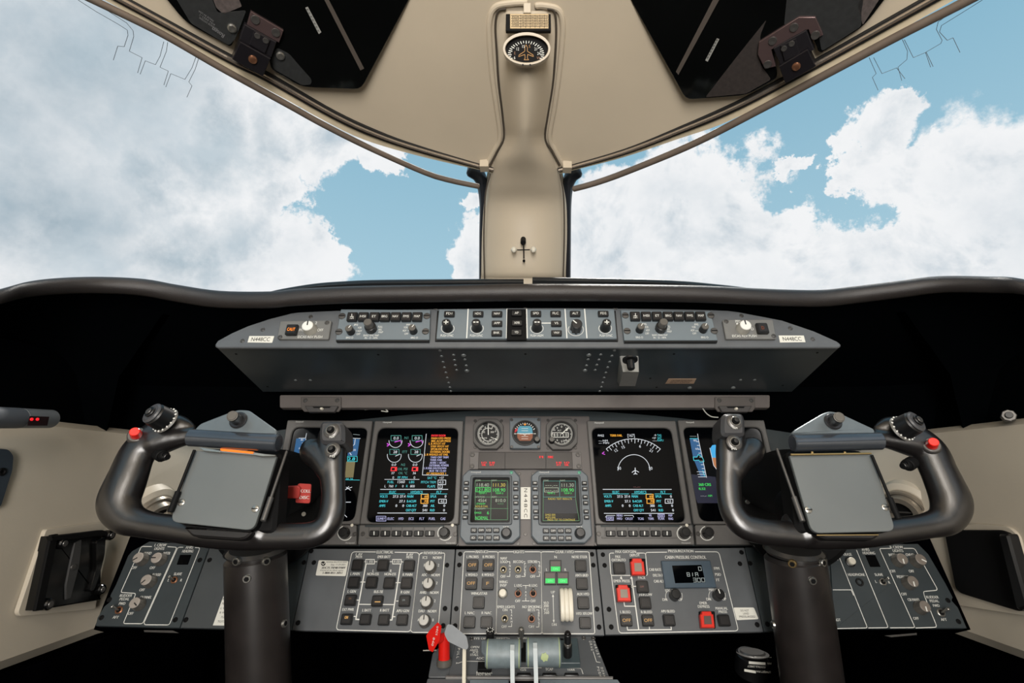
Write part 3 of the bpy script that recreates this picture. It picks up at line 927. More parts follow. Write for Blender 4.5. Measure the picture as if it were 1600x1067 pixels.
# ---- flight guidance panel in the middle
q_ = [(686, 483), (959.7, 483), (964, 529), (681.6, 529)]
fg = gthing('flight_guidance_panel', FG, q_, 'long flight guidance panel with six black knobs and rows of keys in the glareshield middle', 'panel')
plate('lower_lip', fg, FG, [(683, 485), (962, 485), (966, 533), (679.5, 533)], HG, .003, black, 1)
plate('face_plate', fg, FG, q_, .003, .008, bluegrey, 1)
H = .008
plate('autopilot_strip', fg, FG, [(792.5, 483), (822, 483), (823, 531), (791.5, 531)], .008, .009, blackm, 0, .0002)
pr = Pr(FG, H + .0002)
for x0, x1 in ((731.5, 729.2), (792.3, 791.5), (822.8, 823.8), (882.8, 885.8), (913.4, 917)): pr.line([(x0, 483), (x1, 528)], 1.6)
for x, s_ in ((698.5, 'PUSH SYNC'), (744.4, 'PUSH SYNC'), (838.8, 'PUSH IAS/M'), (947, 'PUSH SYNC')): pr.t(s_, x, 524.2, 3.6, w=20)
for x, y in ((699.6, 513), (745.3, 513), (838.8, 513), (899.7, 515), (945.6, 513)): pr.arc(x, y, 10 if x != 899.7 else 12, 150, 390, .8, ky=.8)
pr.line([(845, 504.8), (862, 504.8)], 1.6)
pr.fill([(794, 501), (797.5, 504.5), (794, 508)], G['g'])
pr.build('lettering', fg)
for x, y, s_ in [(701.9, 489.7, 'FD1'), (746.9, 489.7, 'HDG'), (776.5, 489.7, 'NAV'), (776.5, 504.7, 'APP'), (776, 519.7, 'BNK'), (807.3, 488.8, 'AP'), (807.8, 504.3, 'XFR'), (806.9, 519, 'YD'), (837.4, 489.3, 'SPD'), (868.2, 489.3, 'FLC'),
                 (869.3, 504.7, 'VS'), (869.7, 519.7, 'VNV'), (898.8, 489.3, 'ALT'), (942.8, 489.3, 'FD2')]:
    key(fg, FG, x, y, 16.5, 8.5, H, s_, frame=False, hz=.005, tb=.42, name='mode_key')
for x, y, m in ((699.6, 513, '+'), (745.3, 513, '-'), (838.8, 513, '-'), (945.6, 513, '+')):
    knob(fg, FG, x, y, 7.2, H, .019, black, black, pointer=False, skirt=1.15, plus=m, name='set_knob', nf=0, flute=0, capr=.93)
knob(fg, FG, 899.7, 515, 9, H, .019, keycap, black, pang=135, skirt=1.0, name='altitude_knob', nf=8, flute=.22, capr=.95)


def disp_ctrl(pl, keys, ky, k1, k2, k3, scr, lab, grp, txts):
    o = gthing('display_controller', FG, pl, lab, 'panel', grp)
    plate('face_plate', o, FG, pl, 0, .008, bluegrey, 1)
    x0 = pl[3][0]; x1 = pl[2][0]; y1 = pl[2][1]
    plate('lower_lip', o, FG, [(x0, y1), (x1, y1), (x1 - .6, y1 + 3), (x0 + .6, y1 + 3)], 0, .006, black, 0)
    for x, s_ in zip(keys, ('', 'HSI', 'ET', 'BRG', 'NAV', 'FMS', 'MAP')):
        kk = key(o, FG, x, ky, 15.5, 13.5, .008, s_ or None, name='selector_key', tb=.26)
        if not s_:
            p2 = Pr(FG, .008 + .0072); p2.line([(x, ky - 3.4), (x, ky + .5)], .9).line([(x - 2.6, ky + .6), (x + 2.6, ky + .6)], .9).t('NPI', x, ky + 3.2, 2.6); p2.build('legend', kk)
    for (x, y, r, hz) in (k1, k3): knob(o, FG, x, y, r, .008, hz, knobbase, black, pang=60, skirt=1.05, name='selector_knob', nf=0, flute=0, capr=.95)
    a = knob(o, FG, k2[0], k2[1], 9, .008, .010, black, black, pointer=False, skirt=1.0, name='dual_knob', nf=24, flute=.05, capr=.97)
    su, _ = FG.sc(k2[0], k2[1], .018)
    part('inner_knob', a, lathe([(su * 6.6, 0), (su * 6.4, .012), (su * 5.6, .013), (.0001, .0132)], 28), knobbase, at=(BASE[a][0], BASE[a][1], .018 + .0017))
    for s_ in scr: slotscrew(o, FG, *s_, .008, 1.1)
    p_ = Pr(FG, .0083)
    for t in txts:
        if t[0] == 'l': p_.line(t[1], .6)
        else: p_.t(*t[:4], w=t[4] if len(t) > 4 else None)
    p_.build('lettering', o)
    return o


disp_ctrl([(532.5, 483), (672.5, 484), (670.8, 530.5), (524.5, 530.5)], (549.7, 567, 584.4, 600.9, 617.8, 634.6, 651.5), 494, (548.8, 519, 6, .013), (580.6, 514.5), (646.3, 518, 6, .013),
          [(534.5, 494), (529.6, 518.5), (667, 494), (665, 518)], 'left display controller, black key row over three knobs, beside the guidance panel', 'display controllers',
          [('BRG O', 546.3, 527.5, 3, 11), ('BARO RNG MAP', 580, 524, 3, 24), ('IN - O - HPA', 580, 528, 3, 20), ('BRG O', 647.5, 527.5, 3, 11), ('FMS', 556.5, 507.5, 3, 6), ('VOR', 562, 512, 3, 6), ('ADF', 562.5, 517, 3, 6), ('OFF', 560, 522, 3, 6),
           ('FULL', 594.5, 510.5, 3, 7), ('ARC', 594, 515, 3, 6), ('MAP', 595, 519, 3, 7), ('FMS', 638, 507.5, 3, 6), ('VOR', 634, 511.5, 3, 6), ('ADF', 632, 516.5, 3, 6), ('OFF', 635, 521.5, 3, 6), ('l', [(553, 509), (556, 506)]), ('l', [(556, 517), (560, 517)]), ('l', [(637, 516.7), (641, 517)])])
disp_ctrl([(970, 484), (1110, 486), (1121.5, 531.5), (975.3, 531.5)], (992.8, 1010, 1027, 1044.3, 1061, 1078, 1095.3), 493, (999.2, 516, 6, .013), (1032, 514), (1098, 516, 6, .013),
          [(977, 493), (979.8, 517.3), (1110.5, 493), (1115.8, 517.3)], 'right display controller, black key row over three knobs, beside the guidance panel', 'display controllers',
          [('BRG O', 999, 527, 3, 11), ('BARO RNG MAP', 1031, 523.5, 3, 24), ('IN - O - HPA', 1031, 527.5, 3, 20), ('BRG O', 1101, 527, 3, 11), ('FMS', 1007, 506.5, 3, 6), ('VOR', 1010, 511, 3, 6), ('ADF', 1012, 516, 3, 6), ('OFF', 1011, 521, 3, 6),
           ('FULL', 1044, 510, 3, 7), ('ARC', 1044, 514, 3, 6), ('MAP', 1046, 518, 3, 7), ('FMS', 1088, 507, 3, 6), ('VOR', 1084, 511, 3, 6), ('ADF', 1082, 516, 3, 6), ('OFF', 1085, 521, 3, 6), ('l', [(1086, 517), (1091, 517)])])


def rev_panel(pl, kx, ky, bx, by, lit, sc_, lab, txt):
    o = gthing('reversion_control_panel', FG, pl, lab, 'panel', 'reversion panels at the glareshield ends')
    plate('face_plate', o, FG, pl, 0, .006, mat('plate_warm_grey', (112, 112, 110), .42), 2.5)
    k = key(o, FG, bx, by, 17.5, 16, .006, 'CAUT' if lit else 'D', tm=G['o'] if lit else em('dull_amber', (150, 70, 30), .8), name='caution_button', tb=.3)
    knob(o, FG, kx, ky, 10.5, .006, .014, white, mat('knob_ivory', (176, 172, 162), .4), pang=92, skirt=1.0, name='display_knob', nf=0, flute=0, capr=.82, mark=ink)
    for s_ in sc_: screw(o, FG, *s_, .006, steelscrew, 1.1)
    p_ = Pr(FG, .0063)
    for t in txt: p_.t(*t[:4], w=t[4])
    p_.build('lettering', o)


rev_panel([(438, 501.5), (518, 500.5), (513, 530), (433, 529.5)], 485.5, 515.5, 455, 514.3, True, [(511, 504.3), (437.5, 526.8)], 'left reversion panel with lit amber caution button and white knob',
          [('PFD', 472, 515.5, 4, 9), ('OFF', 500.5, 515.6, 4.2, 9), ('2', 494, 504.5, 4, 3), ('EICAS REV PUSH', 484.5, 526.3, 3.8, 38)])
rev_panel([(1129, 499.5), (1207.5, 499), (1213.5, 529.5), (1134.5, 529.5)], 1160, 514.5, 1192, 512, False, [(1134.7, 502.3), (1209, 525)], 'right reversion panel with dim amber caution button and white knob',
          [('PFD', 1153, 502, 4, 8), ('1', 1152, 506, 3, 3), ('FD', 1174, 513.8, 4, 7), ('EICAS REV PUSH', 1163, 524.8, 3.8, 38)])
for pl, lab in (([(389.5, 524.8), (428.4, 524.8), (425, 535.4), (386.6, 534.8)], 'white N448CC placard at the left end of the glareshield panel'), ([(1216.7, 524), (1256, 524), (1258.7, 534.4), (1218.8, 535)], 'white N448CC placard at the right end of the glareshield panel')):
    o = gthing('registration_placard', FG, pl, lab, 'placard', 'registration placards')
    plate('label_card', o, FG, pl, 0, .0006, placard, 0, .0002)
    cx = sum(q[0] for q in pl) / 4; cy = sum(q[1] for q in pl) / 4; p_ = Pr(FG, .0008); p_.t('N448CC', cx, cy, 6, ink, w=29); p_.build('lettering', o)

# map light pod and bronze placard on the underside
o = thing('map_light', FU, FU.uv(982, 595), 'grey map light pod with a black knob under the glareshield', 'lamp')
BASE[o] = (*FU.uv(982, 595), 0)
pu = [(970, 556), (998, 556), (998, 582), (989, 597), (966, 597)]
P = roundpoly([FU.uv(*q, .0) for q in [(968, 556), (998, 556), (994, 597), (964, 597)]], .004)
V0 = [(x, y, 0) for x, y in ccw(P)]; n0 = len(V0)
mx_ = max(q[1] for q in P)
V1 = [(x * 1.0, y - (.0), .030 if y > sum(q[1] for q in P) / n0 else .010) for x, y in ccw(inset(ccw(P), .003))]
part('housing', o, (V0 + V1, [(i, (i + 1) % n0, n0 + (i + 1) % n0, n0 + i) for i in range(n0)] + [tuple(n0 + i for i in range(n0)), tuple(reversed(range(n0)))]), mat('pod_grey', (142, 142, 138), .45))
a = FU.uv(984, 566, .03)
kb = part('bezel', o, lathe([(.0125, 0), (.0125, .003), (.009, .004), (.0001, .004)], 24), black, at=(a[0], a[1] + .004, .026))
part('dimmer_knob', o, lathe([(.0068, 0), (.0062, .014), (.005, .0155), (.0001, .0156)], 20, flute=.08, nf=10), black, at=(a[0], a[1] + .004, .030))
pl = [(1044.5, 592), (1088, 592), (1084, 599.5), (1039.5, 599.5)]
o = thing('notice_placard', FU, cen(FU, pl), 'small bronze placard with faint print under the glareshield', 'placard')
plate('label_card', o, FU, pl, 0, .0006, placard_b, 0, .0001)
p_ = Pr(FU, .0008); p_.t('CAUTION GLASS FACE', 1065, 594.4, 2.2, ink, w=32).t('DO NOT SCRATCH', 1062, 597.3, 2.2, ink, w=30); p_.build('lettering', o)

# support bar with two latch brackets
bar_p = [(437, 617), (1203, 617), (1203, 637), (437, 637)]
p_ = FB.O
o = gthing('support_bar', FB, bar_p, 'long grey metal bar under the glareshield panel', 'bar')
plate('rail', o, FB, bar_p, -.012, .0, bargrey, 3)
plate('black_backing', o, FB, [(445, 611), (1200, 611), (1196, 618), (445, 618)], -.02, -.010, shroud)
for cx, lab in ((502, 'left latch bracket hanging under the grey support bar'), (1149, 'right latch bracket hanging under the grey support bar')):
    sg = 1 if cx > 823 else -1
    pl = [(cx - 32, 620), (cx + 31, 620), (cx + 31, 637), (cx + 27, 643), (cx - 27, 643), (cx - 32, 637)]
    b = gthing('latch_bracket', FB, pl, lab, 'bracket', 'latch brackets under the bar')
    plate('plate', b, FB, pl, 0, .003, mat('bracket_grey', (80, 75, 72), .45), 1)
    for dx in (-25, 25): screw(b, FB, cx + dx, 625.5, .003, steelscrew, 1.2)
    plate('latch', b, FB, [(cx - 26, 634), (cx + 26, 634), (cx + 20, 643.5), (cx - 20, 643.5)], .003, .010, mat('latch_grey', (66, 63, 62), .45), 1)
    part('latch_pin', b, ([(x * .7, y * .55, z) for x, y, z in lathe([(.005, 0), (.005, .002), (.003, .0045), (.0001, .005)], 16)[0]], lathe([(.005, 0), (.005, .002), (.003, .0045), (.0001, .005)], 16)[1]), ivory, at=at(FB, cx + 1, 639, .010))
    plate('slot', b, FB, [(cx - 14, 635), (cx + 15, 635), (cx + 13, 637.4), (cx - 12, 637.4)], .010, .0103, blackm, 0)
for pts, lab in (([(570, 640, .98), (588, 638, .985), (598, 637, .98), (606, 643, .975), (596, 642, .975)], 'pale cable end poking out under the bar, left of centre'), ([(1098, 638, .97), (1104, 646, .965), (1112, 651, .96), (1122, 652, .955)], 'thin pale wire looping below the right latch bracket')):
    P = []
    for px, py, Y in pts:
        r = ray(px, py); P.append((*(EYE + r * (Y / r.y)), .0011))
    solid('cable', sweep(P, 8), mat('pale_cable', (176, 176, 168), .5), lab, 'cable')

# ================================================================== main instrument panel
mp = [(388, 668), (440, 630), (1205, 630), (1246, 668), (1262, 740), (1290, 853), (380, 853), (385, 740)]
ip = gthing('instrument_panel', FM, mp, 'dark grey main instrument panel carrying the displays and round dials', 'panel')
plate('backing_plate', ip, FM, mp, -.012, 0, darkpanel, 4)
plate('centre_plate', ip, FM, [(727, 650), (921, 650), (930, 853), (716, 853)], 0, .003, mat('centre_grey', (92, 87, 85), .45, nscale=25), 2)
for x, y, s_ in ((588, 648.5, 1.2), (1051, 648, 1.2)): screw(ip, FM, x, y, 0, blackm, s_)
for x, y in ((723.5, 655.5),): pass
for x, y in ((811.5, 740), (832.5, 740), (809.5, 849.5), (834.5, 849), (714, 850), (931, 850), (821, 834.5)): screw(ip, FM, x, y, .003, steelscrew, .9, 'panel_screw')


def lcd(name_label, outer, inner, knobx, keys, grp, left):
    o = gthing('display_unit', FM, outer, name_label, 'display', grp)
    P0 = [FM.uv(x, y, .012) for x, y in outer]; P1 = [FM.uv(x, y, .012) for x, y in inner]
    part('bezel', o, ring(roundpoly(P0, .003, 4), roundpoly(P1, .014, 4), 0, .012, .006, .0016), bezel_m)
    part('screen', o, prism(roundpoly([FM.uv(x, y, .007) for x, y in [(inner[0][0] - 1, inner[0][1] - 1), (inner[1][0] + 1, inner[1][1] - 1), (inner[2][0] + 1, inner[2][1] + 1), (inner[3][0] - 1, inner[3][1] + 1)]], .012), .004, .0072), screen_m)
    return o


HS = .0075
# left inner display: engine page
mfdL = lcd('left inner display showing engine dials and amber warning list', [(585.5, 657), (724, 657), (716.5, 819), (562, 819)], [(591, 668), (716, 668), (708.5, 816), (571.5, 816)], 0, 0, 'flight displays', True)
mfdR = lcd('right inner display showing a white compass arc and tiny aeroplane', [(917, 657), (1055.6, 657), (1081, 819), (930.5, 819)], [(924.4, 668), (1048.5, 668), (1072, 816), (936.6, 816)], 0, 0, 'flight displays', False)
pfdL = lcd('left outer display behind the left control wheel', [(449, 656), (582, 657), (561.5, 819), (419, 819)], [(457.8, 667), (574.5, 668), (553, 814), (428, 814)], 0, 0, 'flight displays', True)
pfdR = lcd('right outer display behind the right control wheel', [(1059, 656), (1194, 656), (1232, 819), (1084, 819)], [(1067, 667), (1189, 667), (1222, 814), (1094, 814)], 0, 0, 'flight displays', False)
brandm = mat('brand_print', (190, 190, 186), .6, noise=0)
for o, L0, R0, kx, k0, dk, mod in ((mfdL, 562, 716, 695, 584.4, 17.35, True), (mfdR, 930.5, 1084, 1069, 954.4, 17.6, True), (pfdL, 414, 559, 539, 0, 0, False), (pfdR, 1086, 1240, 1105, 0, 0, False)):
    xe = 1.5 if L0 > 823 else -2
    md = part('key_module', o, prism(roundpoly([FM.uv(x, y, .014) for x, y in [(L0, 820), (R0 - (2 if L0 < 823 else 2), 820), (R0 + xe, 851), (L0 + (-3 if L0 < 823 else 2), 851)]], .003), 0, .014, .001), bezel_m)
    if mod:
        plate('ledge', md, FM, [(L0 + 8, 820), (R0 - 22, 820), (R0 - 22, 823.5), (L0 + 8, 823.5)], .014, .0145, darkpanel, 0)
        for k in range(6):
            x = k0 + dk * k
            kk = key(md, FM, x, 833.2, 14.5, 9, .014, None, hz=.005, frame=False, name='line_key')
            p2 = Pr(FM, .0193); p2.line([(x, 830.5), (x, 835.5)], 1.6); p2.build('key_mark', kk)
            if k < 6: plate('divider', md, FM, [(x - 9.2, 824), (x - 7.8, 824), (x - 8, 836), (x - 9.4, 836)], .014, .0165, bezel_m, 0, .0003)
        plate('lower_sill', md, FM, [(L0 + 10, 838.5), (R0 - 26, 838.5), (R0 - 26, 840.5), (L0 + 10, 840.5)], .014, .0165, bezel_m, 0, .0003)
    knob(md, FM, kx, 833, 8.2, .014, .013, black, black, pointer=False, skirt=1.05, name='brightness_knob', nf=16, flute=.06)
    p2 = Pr(FM, .0143); p2.arc(kx, 833, 11, 110, 330, 1.3); p2.t('Honeywell', R0 - 12, 848, 2.6, brandm, w=14)
    p2.build('lettering', md)
    screw(md, FM, L0 + 5, 834, .014, steelscrew, 1.1); screw(md, FM, R0 - 5, 834.5, .014, steelscrew, 1.1)
    o_ = part('light_sensor', md, lathe([(.003, 0), (.0025, .001), (.0001, .0012)], 12), ivory, at=at(FM, R0 - 9 if L0 < 823 else R0 - 11, 820.5, .0145), key='sens')
for o, x, y, w_ in ((mfdL, 605, 659.6, 13), (mfdR, 936, 660.3, 14), (pfdL, 468, 658.7, 12), (pfdR, 1078, 659.7, 12)):
    p2 = Pr(FM, .0122); p2.t('Honeywell', x, y, 2.6, brandm, w=w_, bold=.3); p2.build('lettering', o)

g = Pr(FM, HS)
c, w, y_, r_, m_, gr, l_ = G['c'], G['w'], G['y'], G['r'], G['m'], G['g'], G['l']
# dials
for x0, xb in ((618, 610), (651, 642)):
    g.rect(x0 - 7, 680.5, x0 + 8.5, 688.5, .9, G['gy']); g.t('0.0', x0 + 1, 684.5, 4.2, w, w=8)
    g.arc(x0, 689, 10.2, 175, 365, .8, w); g.line([(x0 - 1, 690.5), (x0 + 8, 688)], 1.6, m_); g.line([(x0 + 8, 688), (x0 + 9, 692)], 1.2, m_); g.line([(x0 - 13, 693), (x0 - 10, 695), (x0 - 13, 697)], 1.6, m_)
    g.rect(x0 - 9, 702, x0 + 5.5, 710, .9, G['gy']); g.t('28', x0 - .5, 706, 4.2, w, w=6)
    g.arc(x0 - 2, 711.5, 10.8, 170, 370, .8, w); g.line([(x0, 712.5), (x0 + 7, 709.5)], .9, w)
    g.t('0.0', x0 - 2.5, 726, 3.8, w, w=7); g.fill([(x0 - 7, 729.5), (x0 + 2.5, 729.5), (x0 + 2.2, 736), (x0 - 8, 736)], r_); g.fill([(x0 - 5.5, 731), (x0 - 1, 731), (x0 - 1.2, 734.7), (x0 - 6, 734.7)], G['k'], lift=.0001)
g.t('N1', 635, 684, 4, G['gy']).t('ITT', 632.5, 706, 4, G['gy']).t('N2', 630, 726, 3.8, G['gy']).t('OIL PSI', 629, 732.7, 3.8, G['gy'], w=15).t('OIL °C', 629.5, 739, 3.8, G['gy'], w=14).t('37', 614, 739, 3.6, w, w=5).t('36', 647.5, 739, 3.6, w, w=5)
g.t('0', 614.5, 746, 3.8, w).t('FF PPH', 629, 746, 3.8, c, w=15).t('0', 647.5, 746, 3.8, w)
g.line([(601, 749), (655, 749)], .7, w)
g.t('FUEL', 610.5, 753, 3.8, c, w=10).t('1560', 627, 752.6, 4.4, w, w=11).t('LBS', 643.5, 753, 3.8, c, w=8)
g.t('L', 602, 759.5, 3.8, w).t('760', 611, 759.5, 3.8, w, w=7).t('F', 619, 759.5, 3.6, c).t('0', 629.5, 759.5, 3.8, w).t('R', 636, 759.5, 3.6, c).t('800', 644.5, 759.5, 3.8, w, w=7)
g.t('SAT °C', 675, 746.5, 3.8, c, w=14).t('+37', 690, 746.5, 3.6, w, w=7).t('PITCH TRIM', 669.5, 753.3, 3.8, c, w=23).rect(684.5, 750, 696.5, 757, .8, w).t('4.0', 689.5, 753.5, 3.8, w, w=7)
g.t('FLAPS', 674, 759.8, 3.8, c, w=12).rect(684.5, 757.3, 691, 763, .8, w).t('3', 687.5, 760, 3.4, w)
lines = [('ENTRY DOOR', 685, r_, 'b'), ('MAIN HYD PRESS', 689, y_, 0), ('BRK ACUM PRESS', 689, y_, 0), ('L R PITOT HT', 683, y_, 0), ('STBY PITOT HT', 687, y_, 0), ('SPOILERS FAIL', 687, y_, 0), ('EXTERNAL DOORS', 687.5, y_, 0), ('L R WSHLD HT FAIL', 682, y_, 0),
         ('TAKE OFF TRIM', 686.5, l_, 0), ('TERR FAIL', 681.5, l_, 0), ('AHRS 1 BASIC', 684.5, l_, 0), ('EXTERNAL POWER', 686, l_, 0), ('L R ENG SHUTDOWN', 680, l_, 0), ('BUS TIE CLSD', 684, l_, 0), ('G* MESSAGES ↓1', 681.5, y_, 0)]
for k, (s_, x, m, f_) in enumerate(lines):
    yy = 680.5 + k * 4.24
    if f_: g.t(s_, x, yy, 3.2, r_, w=22, bold=.6)
    else: g.t(s_.replace('↓', ''), x, yy, 3.2, m, w=len(s_) * 2.15, bold=.25)
g.line([(666, 678), (660, 742), (700, 742.5)], .8, w)


def lower_block(g, dx, k=0):
    g.line([(594.5 + dx[0], 764.5), (700 + dx[1], 764.5)], .9, w)


def sysblock(g, X):
    """shared lower system page; X maps 0..1 across, at a given height"""
    P = lambda u, y: (X(u, y), y)
    def T(s_, u, y, m, ww): g.t(s_, X(u, y), y, 3.9, m, w=ww, bold=.2)
    g.line([P(0, 764.5), P(1, 764.5)], .9, w)
    for s_, u in (('ELEC', .185), ('HYD/ECS', .54), ('FLT', .87)): T(s_, u, 768.8, c, len(s_) * 2.6)
    for a, b in ((.0, .37), (.41, .7), (.745, .99)): g.line([P(a, 771.6), P(b, 771.6)], .7, c)
    T('VOLTS', .06, 775.5, c, 12); T('27.5', .235, 775.5, w, 8.5); T('27.4', .34, 775.5, w, 8.5); T('MAIN', .45, 775.5, c, 9.5)
    T('EMER-V', .07, 783, c, 13.5); T('27.1', .335, 783, w, 8.5); T('B-ACUM', .475, 783, c, 14)
    T('AMPS', .055, 790, c, 9.5); T('0', .26, 790, w, 2.5); T('0', .36, 790, w, 2.5); T('CAB ALT', .48, 790, c, 16); T('300', .68, 790, w, 7); T('AIL', .79, 790, c, 6.5); T('0', .96, 790, w, 2.5)
    T('OXY QTY', .48, 797, c, 16); T('541', .68, 797, w, 7); T('RUD', .79, 797, c, 7); T('0', .96, 797, w, 2.5)
    T('SPLR', .79, 775.5, c, 9.5); T('0', .97, 775.5, w, 2.5); T('PIT', .785, 783, c, 7)
    for yy, s_ in ((775.5, '60'), (783, '70')):
        x = X(.665, yy); g.rect(x - 5.5, yy - 3.4, x + 5.5, yy + 3.4, 1.1, y_); g.t(s_, x + 2, yy, 3.9, y_, w=5, bold=.3)
    x = X(.93, 783); g.rect(x - 6, 779.8, x + 6, 786.2, .9, w); g.t('4.0', x, 783, 3.8, w, w=6)


sysblock(g, lambda u, y: (594.5 - (y - 764) * .12) + u * ((700 - (y - 764) * .06) - (594.5 - (y - 764) * .12)))
g.line([(590, 801.5), (698, 801.5)], .9, w)
for s_, x, ww in (('SUMRY', 595.5, 12), ('ELEC', 610.5, 10), ('HYD', 626.5, 7.5), ('ECS', 642.5, 7.5), ('FLT', 659, 7.5), ('FUEL', 675, 10), ('CAS', 692, 7.5)): g.t(s_, x, 810.3, 4, l_, w=ww, bold=.2)
g.rect(588, 806.5, 603, 814, .8, l_)
g.build('display_graphics', mfdL)

g = Pr(FM, HS)
cxr, cyr, R1 = 990, 749, 63.5                            # compass arc
a0, a1 = 133, 47
def arcpt(a, r): return (989 + r * .86 * cos(radians(a)) * 1.0 + (1 if a < 90 else 0), 737 - r * .86 * sin(radians(a)))
def AP(a, r): return (989.5 + r * cos(radians(a)), 745 - r * sin(radians(a)) * .96)
g.line([AP(a0 + (a1 - a0) * k / 30, 62) for k in range(31)], .9, w)
for k in range(18): 
    a = a0 + (a1 - a0) * k / 17; g.line([AP(a, 62), AP(a, 62 - (7 if k % 2 else 4.5))], .8, w)
for a, s_ in ((122, '12'), (108, '15'), (78, '6'), (57, '21')): g.t(s_, *AP(a, 51), 4.5, w, rot=a - 90)
g.arc(990.5, 735, 25, 0, 180, .9, w, ky=.96 * 1.03)
g.t('50', 967.5, 731.5, 4.5, w).t('50', 1016.5, 731.5, 4.5, w)
g.line([(992.4, 731), (992.8, 740.5)], 1.2, w).line([(987.5, 738), (992.5, 734.5), (998, 737.6)], 1, w).line([(990.2, 741), (992.8, 739.2), (995.5, 740.8)], 1, w)
g.t('FMS2', 939, 680.5, 3.4, w, w=9.5).t('TERR FAIL', 962.5, 680.3, 3.4, y_, w=19, bold=.3).t('[167]', 986, 680.3, 4.6, w, w=11).t('-6', 1023.5, 679.5, 3, w, w=3.5).t('TAS', 1030, 680, 3.2, c, w=6.5).t('+37', 1022, 684.3, 3, w, w=6).t('SAT', 1030.5, 684.3, 3.2, c, w=6.5).t('---', 1023, 688.3, 3, w, w=7).t('RAPU', 1032, 688, 3.2, c, w=9)
g.t('--.-NM', 942.5, 688.4, 3, w, w=14).t('--- MIN', 943.5, 692, 3, w, w=16).line([(944, 706), (941, 708.5), (945, 710)], 1.2, m_).t('--.--', 995, 760.4, 2.8, mat('glow_pink', (150, 90, 90), emis=.8), w=11)
sysblock(g, lambda u, y: (942 + (y - 764) * .08) + u * (107 + (y - 764) * .13))
g.line([(944, 802), (1053, 802)], .9, w)
for s_, x, yy, ww in (('MENU', 968, 805.3, 9), ('WX', 1016, 805.3, 4), ('MAP', 1033, 805.3, 7), ('M/P', 1047.5, 805.3, 6), ('VSPD', 953, 810.3, 9), ('MFD', 968, 810.3, 8), ('CKLST', 983, 810.3, 12), ('TCAS', 1001, 810.3, 9), ('TERR', 1017, 810.3, 9), ('PLAN', 1033, 810.3, 9), ('RNG', 1048, 810.3, 7)):
    g.t(s_, x, yy, 3.6, l_, w=ww, bold=.2)
g.line([(946, 808), (948, 805.3), (961, 805.3)], .7, w).line([(975, 805.3), (989, 805.3), (990, 808)], .7, w).rect(947.5, 807.5, 958.5, 813, .7, l_).rect(1028, 803, 1038, 807.8, .7, l_)
g.build('display_graphics', mfdR)

g = Pr(FM, HS)
g.fill([(463, 685), (478, 685), (472, 711), (458.5, 711)], G['b']).line([(479, 677), (477.5, 684.5), (467, 684.5)], .8, w).line([(478, 686), (472, 713)], .8, w).t('80', 472, 687, 3, w).t('60', 469, 700, 3, w)
for k in range(4): g.line([(476 - k * 1.2, 692 + k * 5), (472 - k * 1.2, 692 + k * 5)], .8, w)
g.line([(459, 711.5), (465, 711.5), (466, 709), (473, 709), (471, 715)], .9, c)
g.fill([(546, 686), (562, 686), (558, 712), (543, 712)], G['b']).line([(546, 678), (545, 684.5), (563, 685)], .8, w).line([(555, 686), (554, 694), (546, 702)], .9, w).t('500', 553, 703, 3, w, w=6).line([(545, 705), (549, 711)], .9, w)
g.line([(552, 678.5), (562, 679.5)], .7, G['d']).t('2.8', 549, 717, 5, c, w=11, bold=.5).rect(543, 713, 558, 721, .8, c)
g.fill([(541, 721), (555, 721), (552, 746), (539, 746)], G['t']).t('00 26', 546, 748.4, 3.2, c, w=11).line([(540, 749.6), (562, 750)], .7, c)
g.line([(545, 760), (538, 767)], .9, w).line([(539, 765), (550, 761)], .9, w).line([(541, 761), (548, 766)], .8, w).line([(539, 784.5), (548, 784.5)], 1, w).line([(537, 803), (542, 808)], .8, w)
g.line([(497, 755), (502, 753), (498, 759)], .8, w).line([(502, 764), (497, 774)], 1.8, G['g']).line([(503, 764), (498, 774)], 1.8, G['g']).line([(495, 782), (502, 786), (495, 787)], 1, G['m']).line([(489, 793), (487, 801)], 1.6, G['g']).line([(490, 794), (492, 800)], 1.2, G['g'])
for k in range(7): g.line([(486 + k * 2.6, 812), (487 + k * 2.6, 806 + (k % 3))], .9, G['l'])
g.t('40', 496, 803.5, 3, w)
g.build('display_graphics', pfdL)
g = Pr(FM, HS)
g.fill([(1072, 740), (1118, 745), (1124, 786), (1090, 786)], G['v'], lift=-.0001)
g.fill([(1077.5, 685), (1091.5, 685), (1103, 745), (1095, 745), (1083, 715)], G['b'], lift=-.00005).line([(1090, 678), (1091, 685), (1104, 746)], .8, w).line([(1078, 685), (1091, 685)], .8, c).line([(1078, 681.6), (1088, 681.6)], .6, G['d'])
for k in range(9): g.line([(1091.5 + k * 1.25, 690 + k * 6), (1088 + k * 1.25, 690 + k * 6)], .8, w)
g.t('80', 1086, 688, 3, w, w=5).t('60', 1089, 701, 3, w, w=5)
g.fill([(1084, 715), (1089, 715), (1091, 711), (1097, 714), (1099, 720), (1094, 722), (1092, 718), (1085, 719)], G['k'], lift=.0001).line([(1083, 714), (1089, 714), (1091, 710), (1094, 712), (1098, 716), (1100, 721), (1094, 722), (1092, 719), (1084, 719.5), (1083, 714)], .9, c, lift=.0003)
g.line([(1089, 737), (1101, 737)], .7, w).line([(1090, 741), (1102, 741)], .7, w).line([(1091, 745), (1103, 745)], .7, w).line([(1098, 735), (1101, 744)], 1, c)
g.fill([(1110, 700), (1113, 695.5), (1122, 694), (1124, 715), (1112.5, 715)], G['s']).fill([(1112.5, 715), (1124, 715), (1126, 735), (1120, 733), (1115, 727)], G['n']).line([(1109, 700), (1112.5, 715), (1115, 727), (1121, 735)], .8, w)
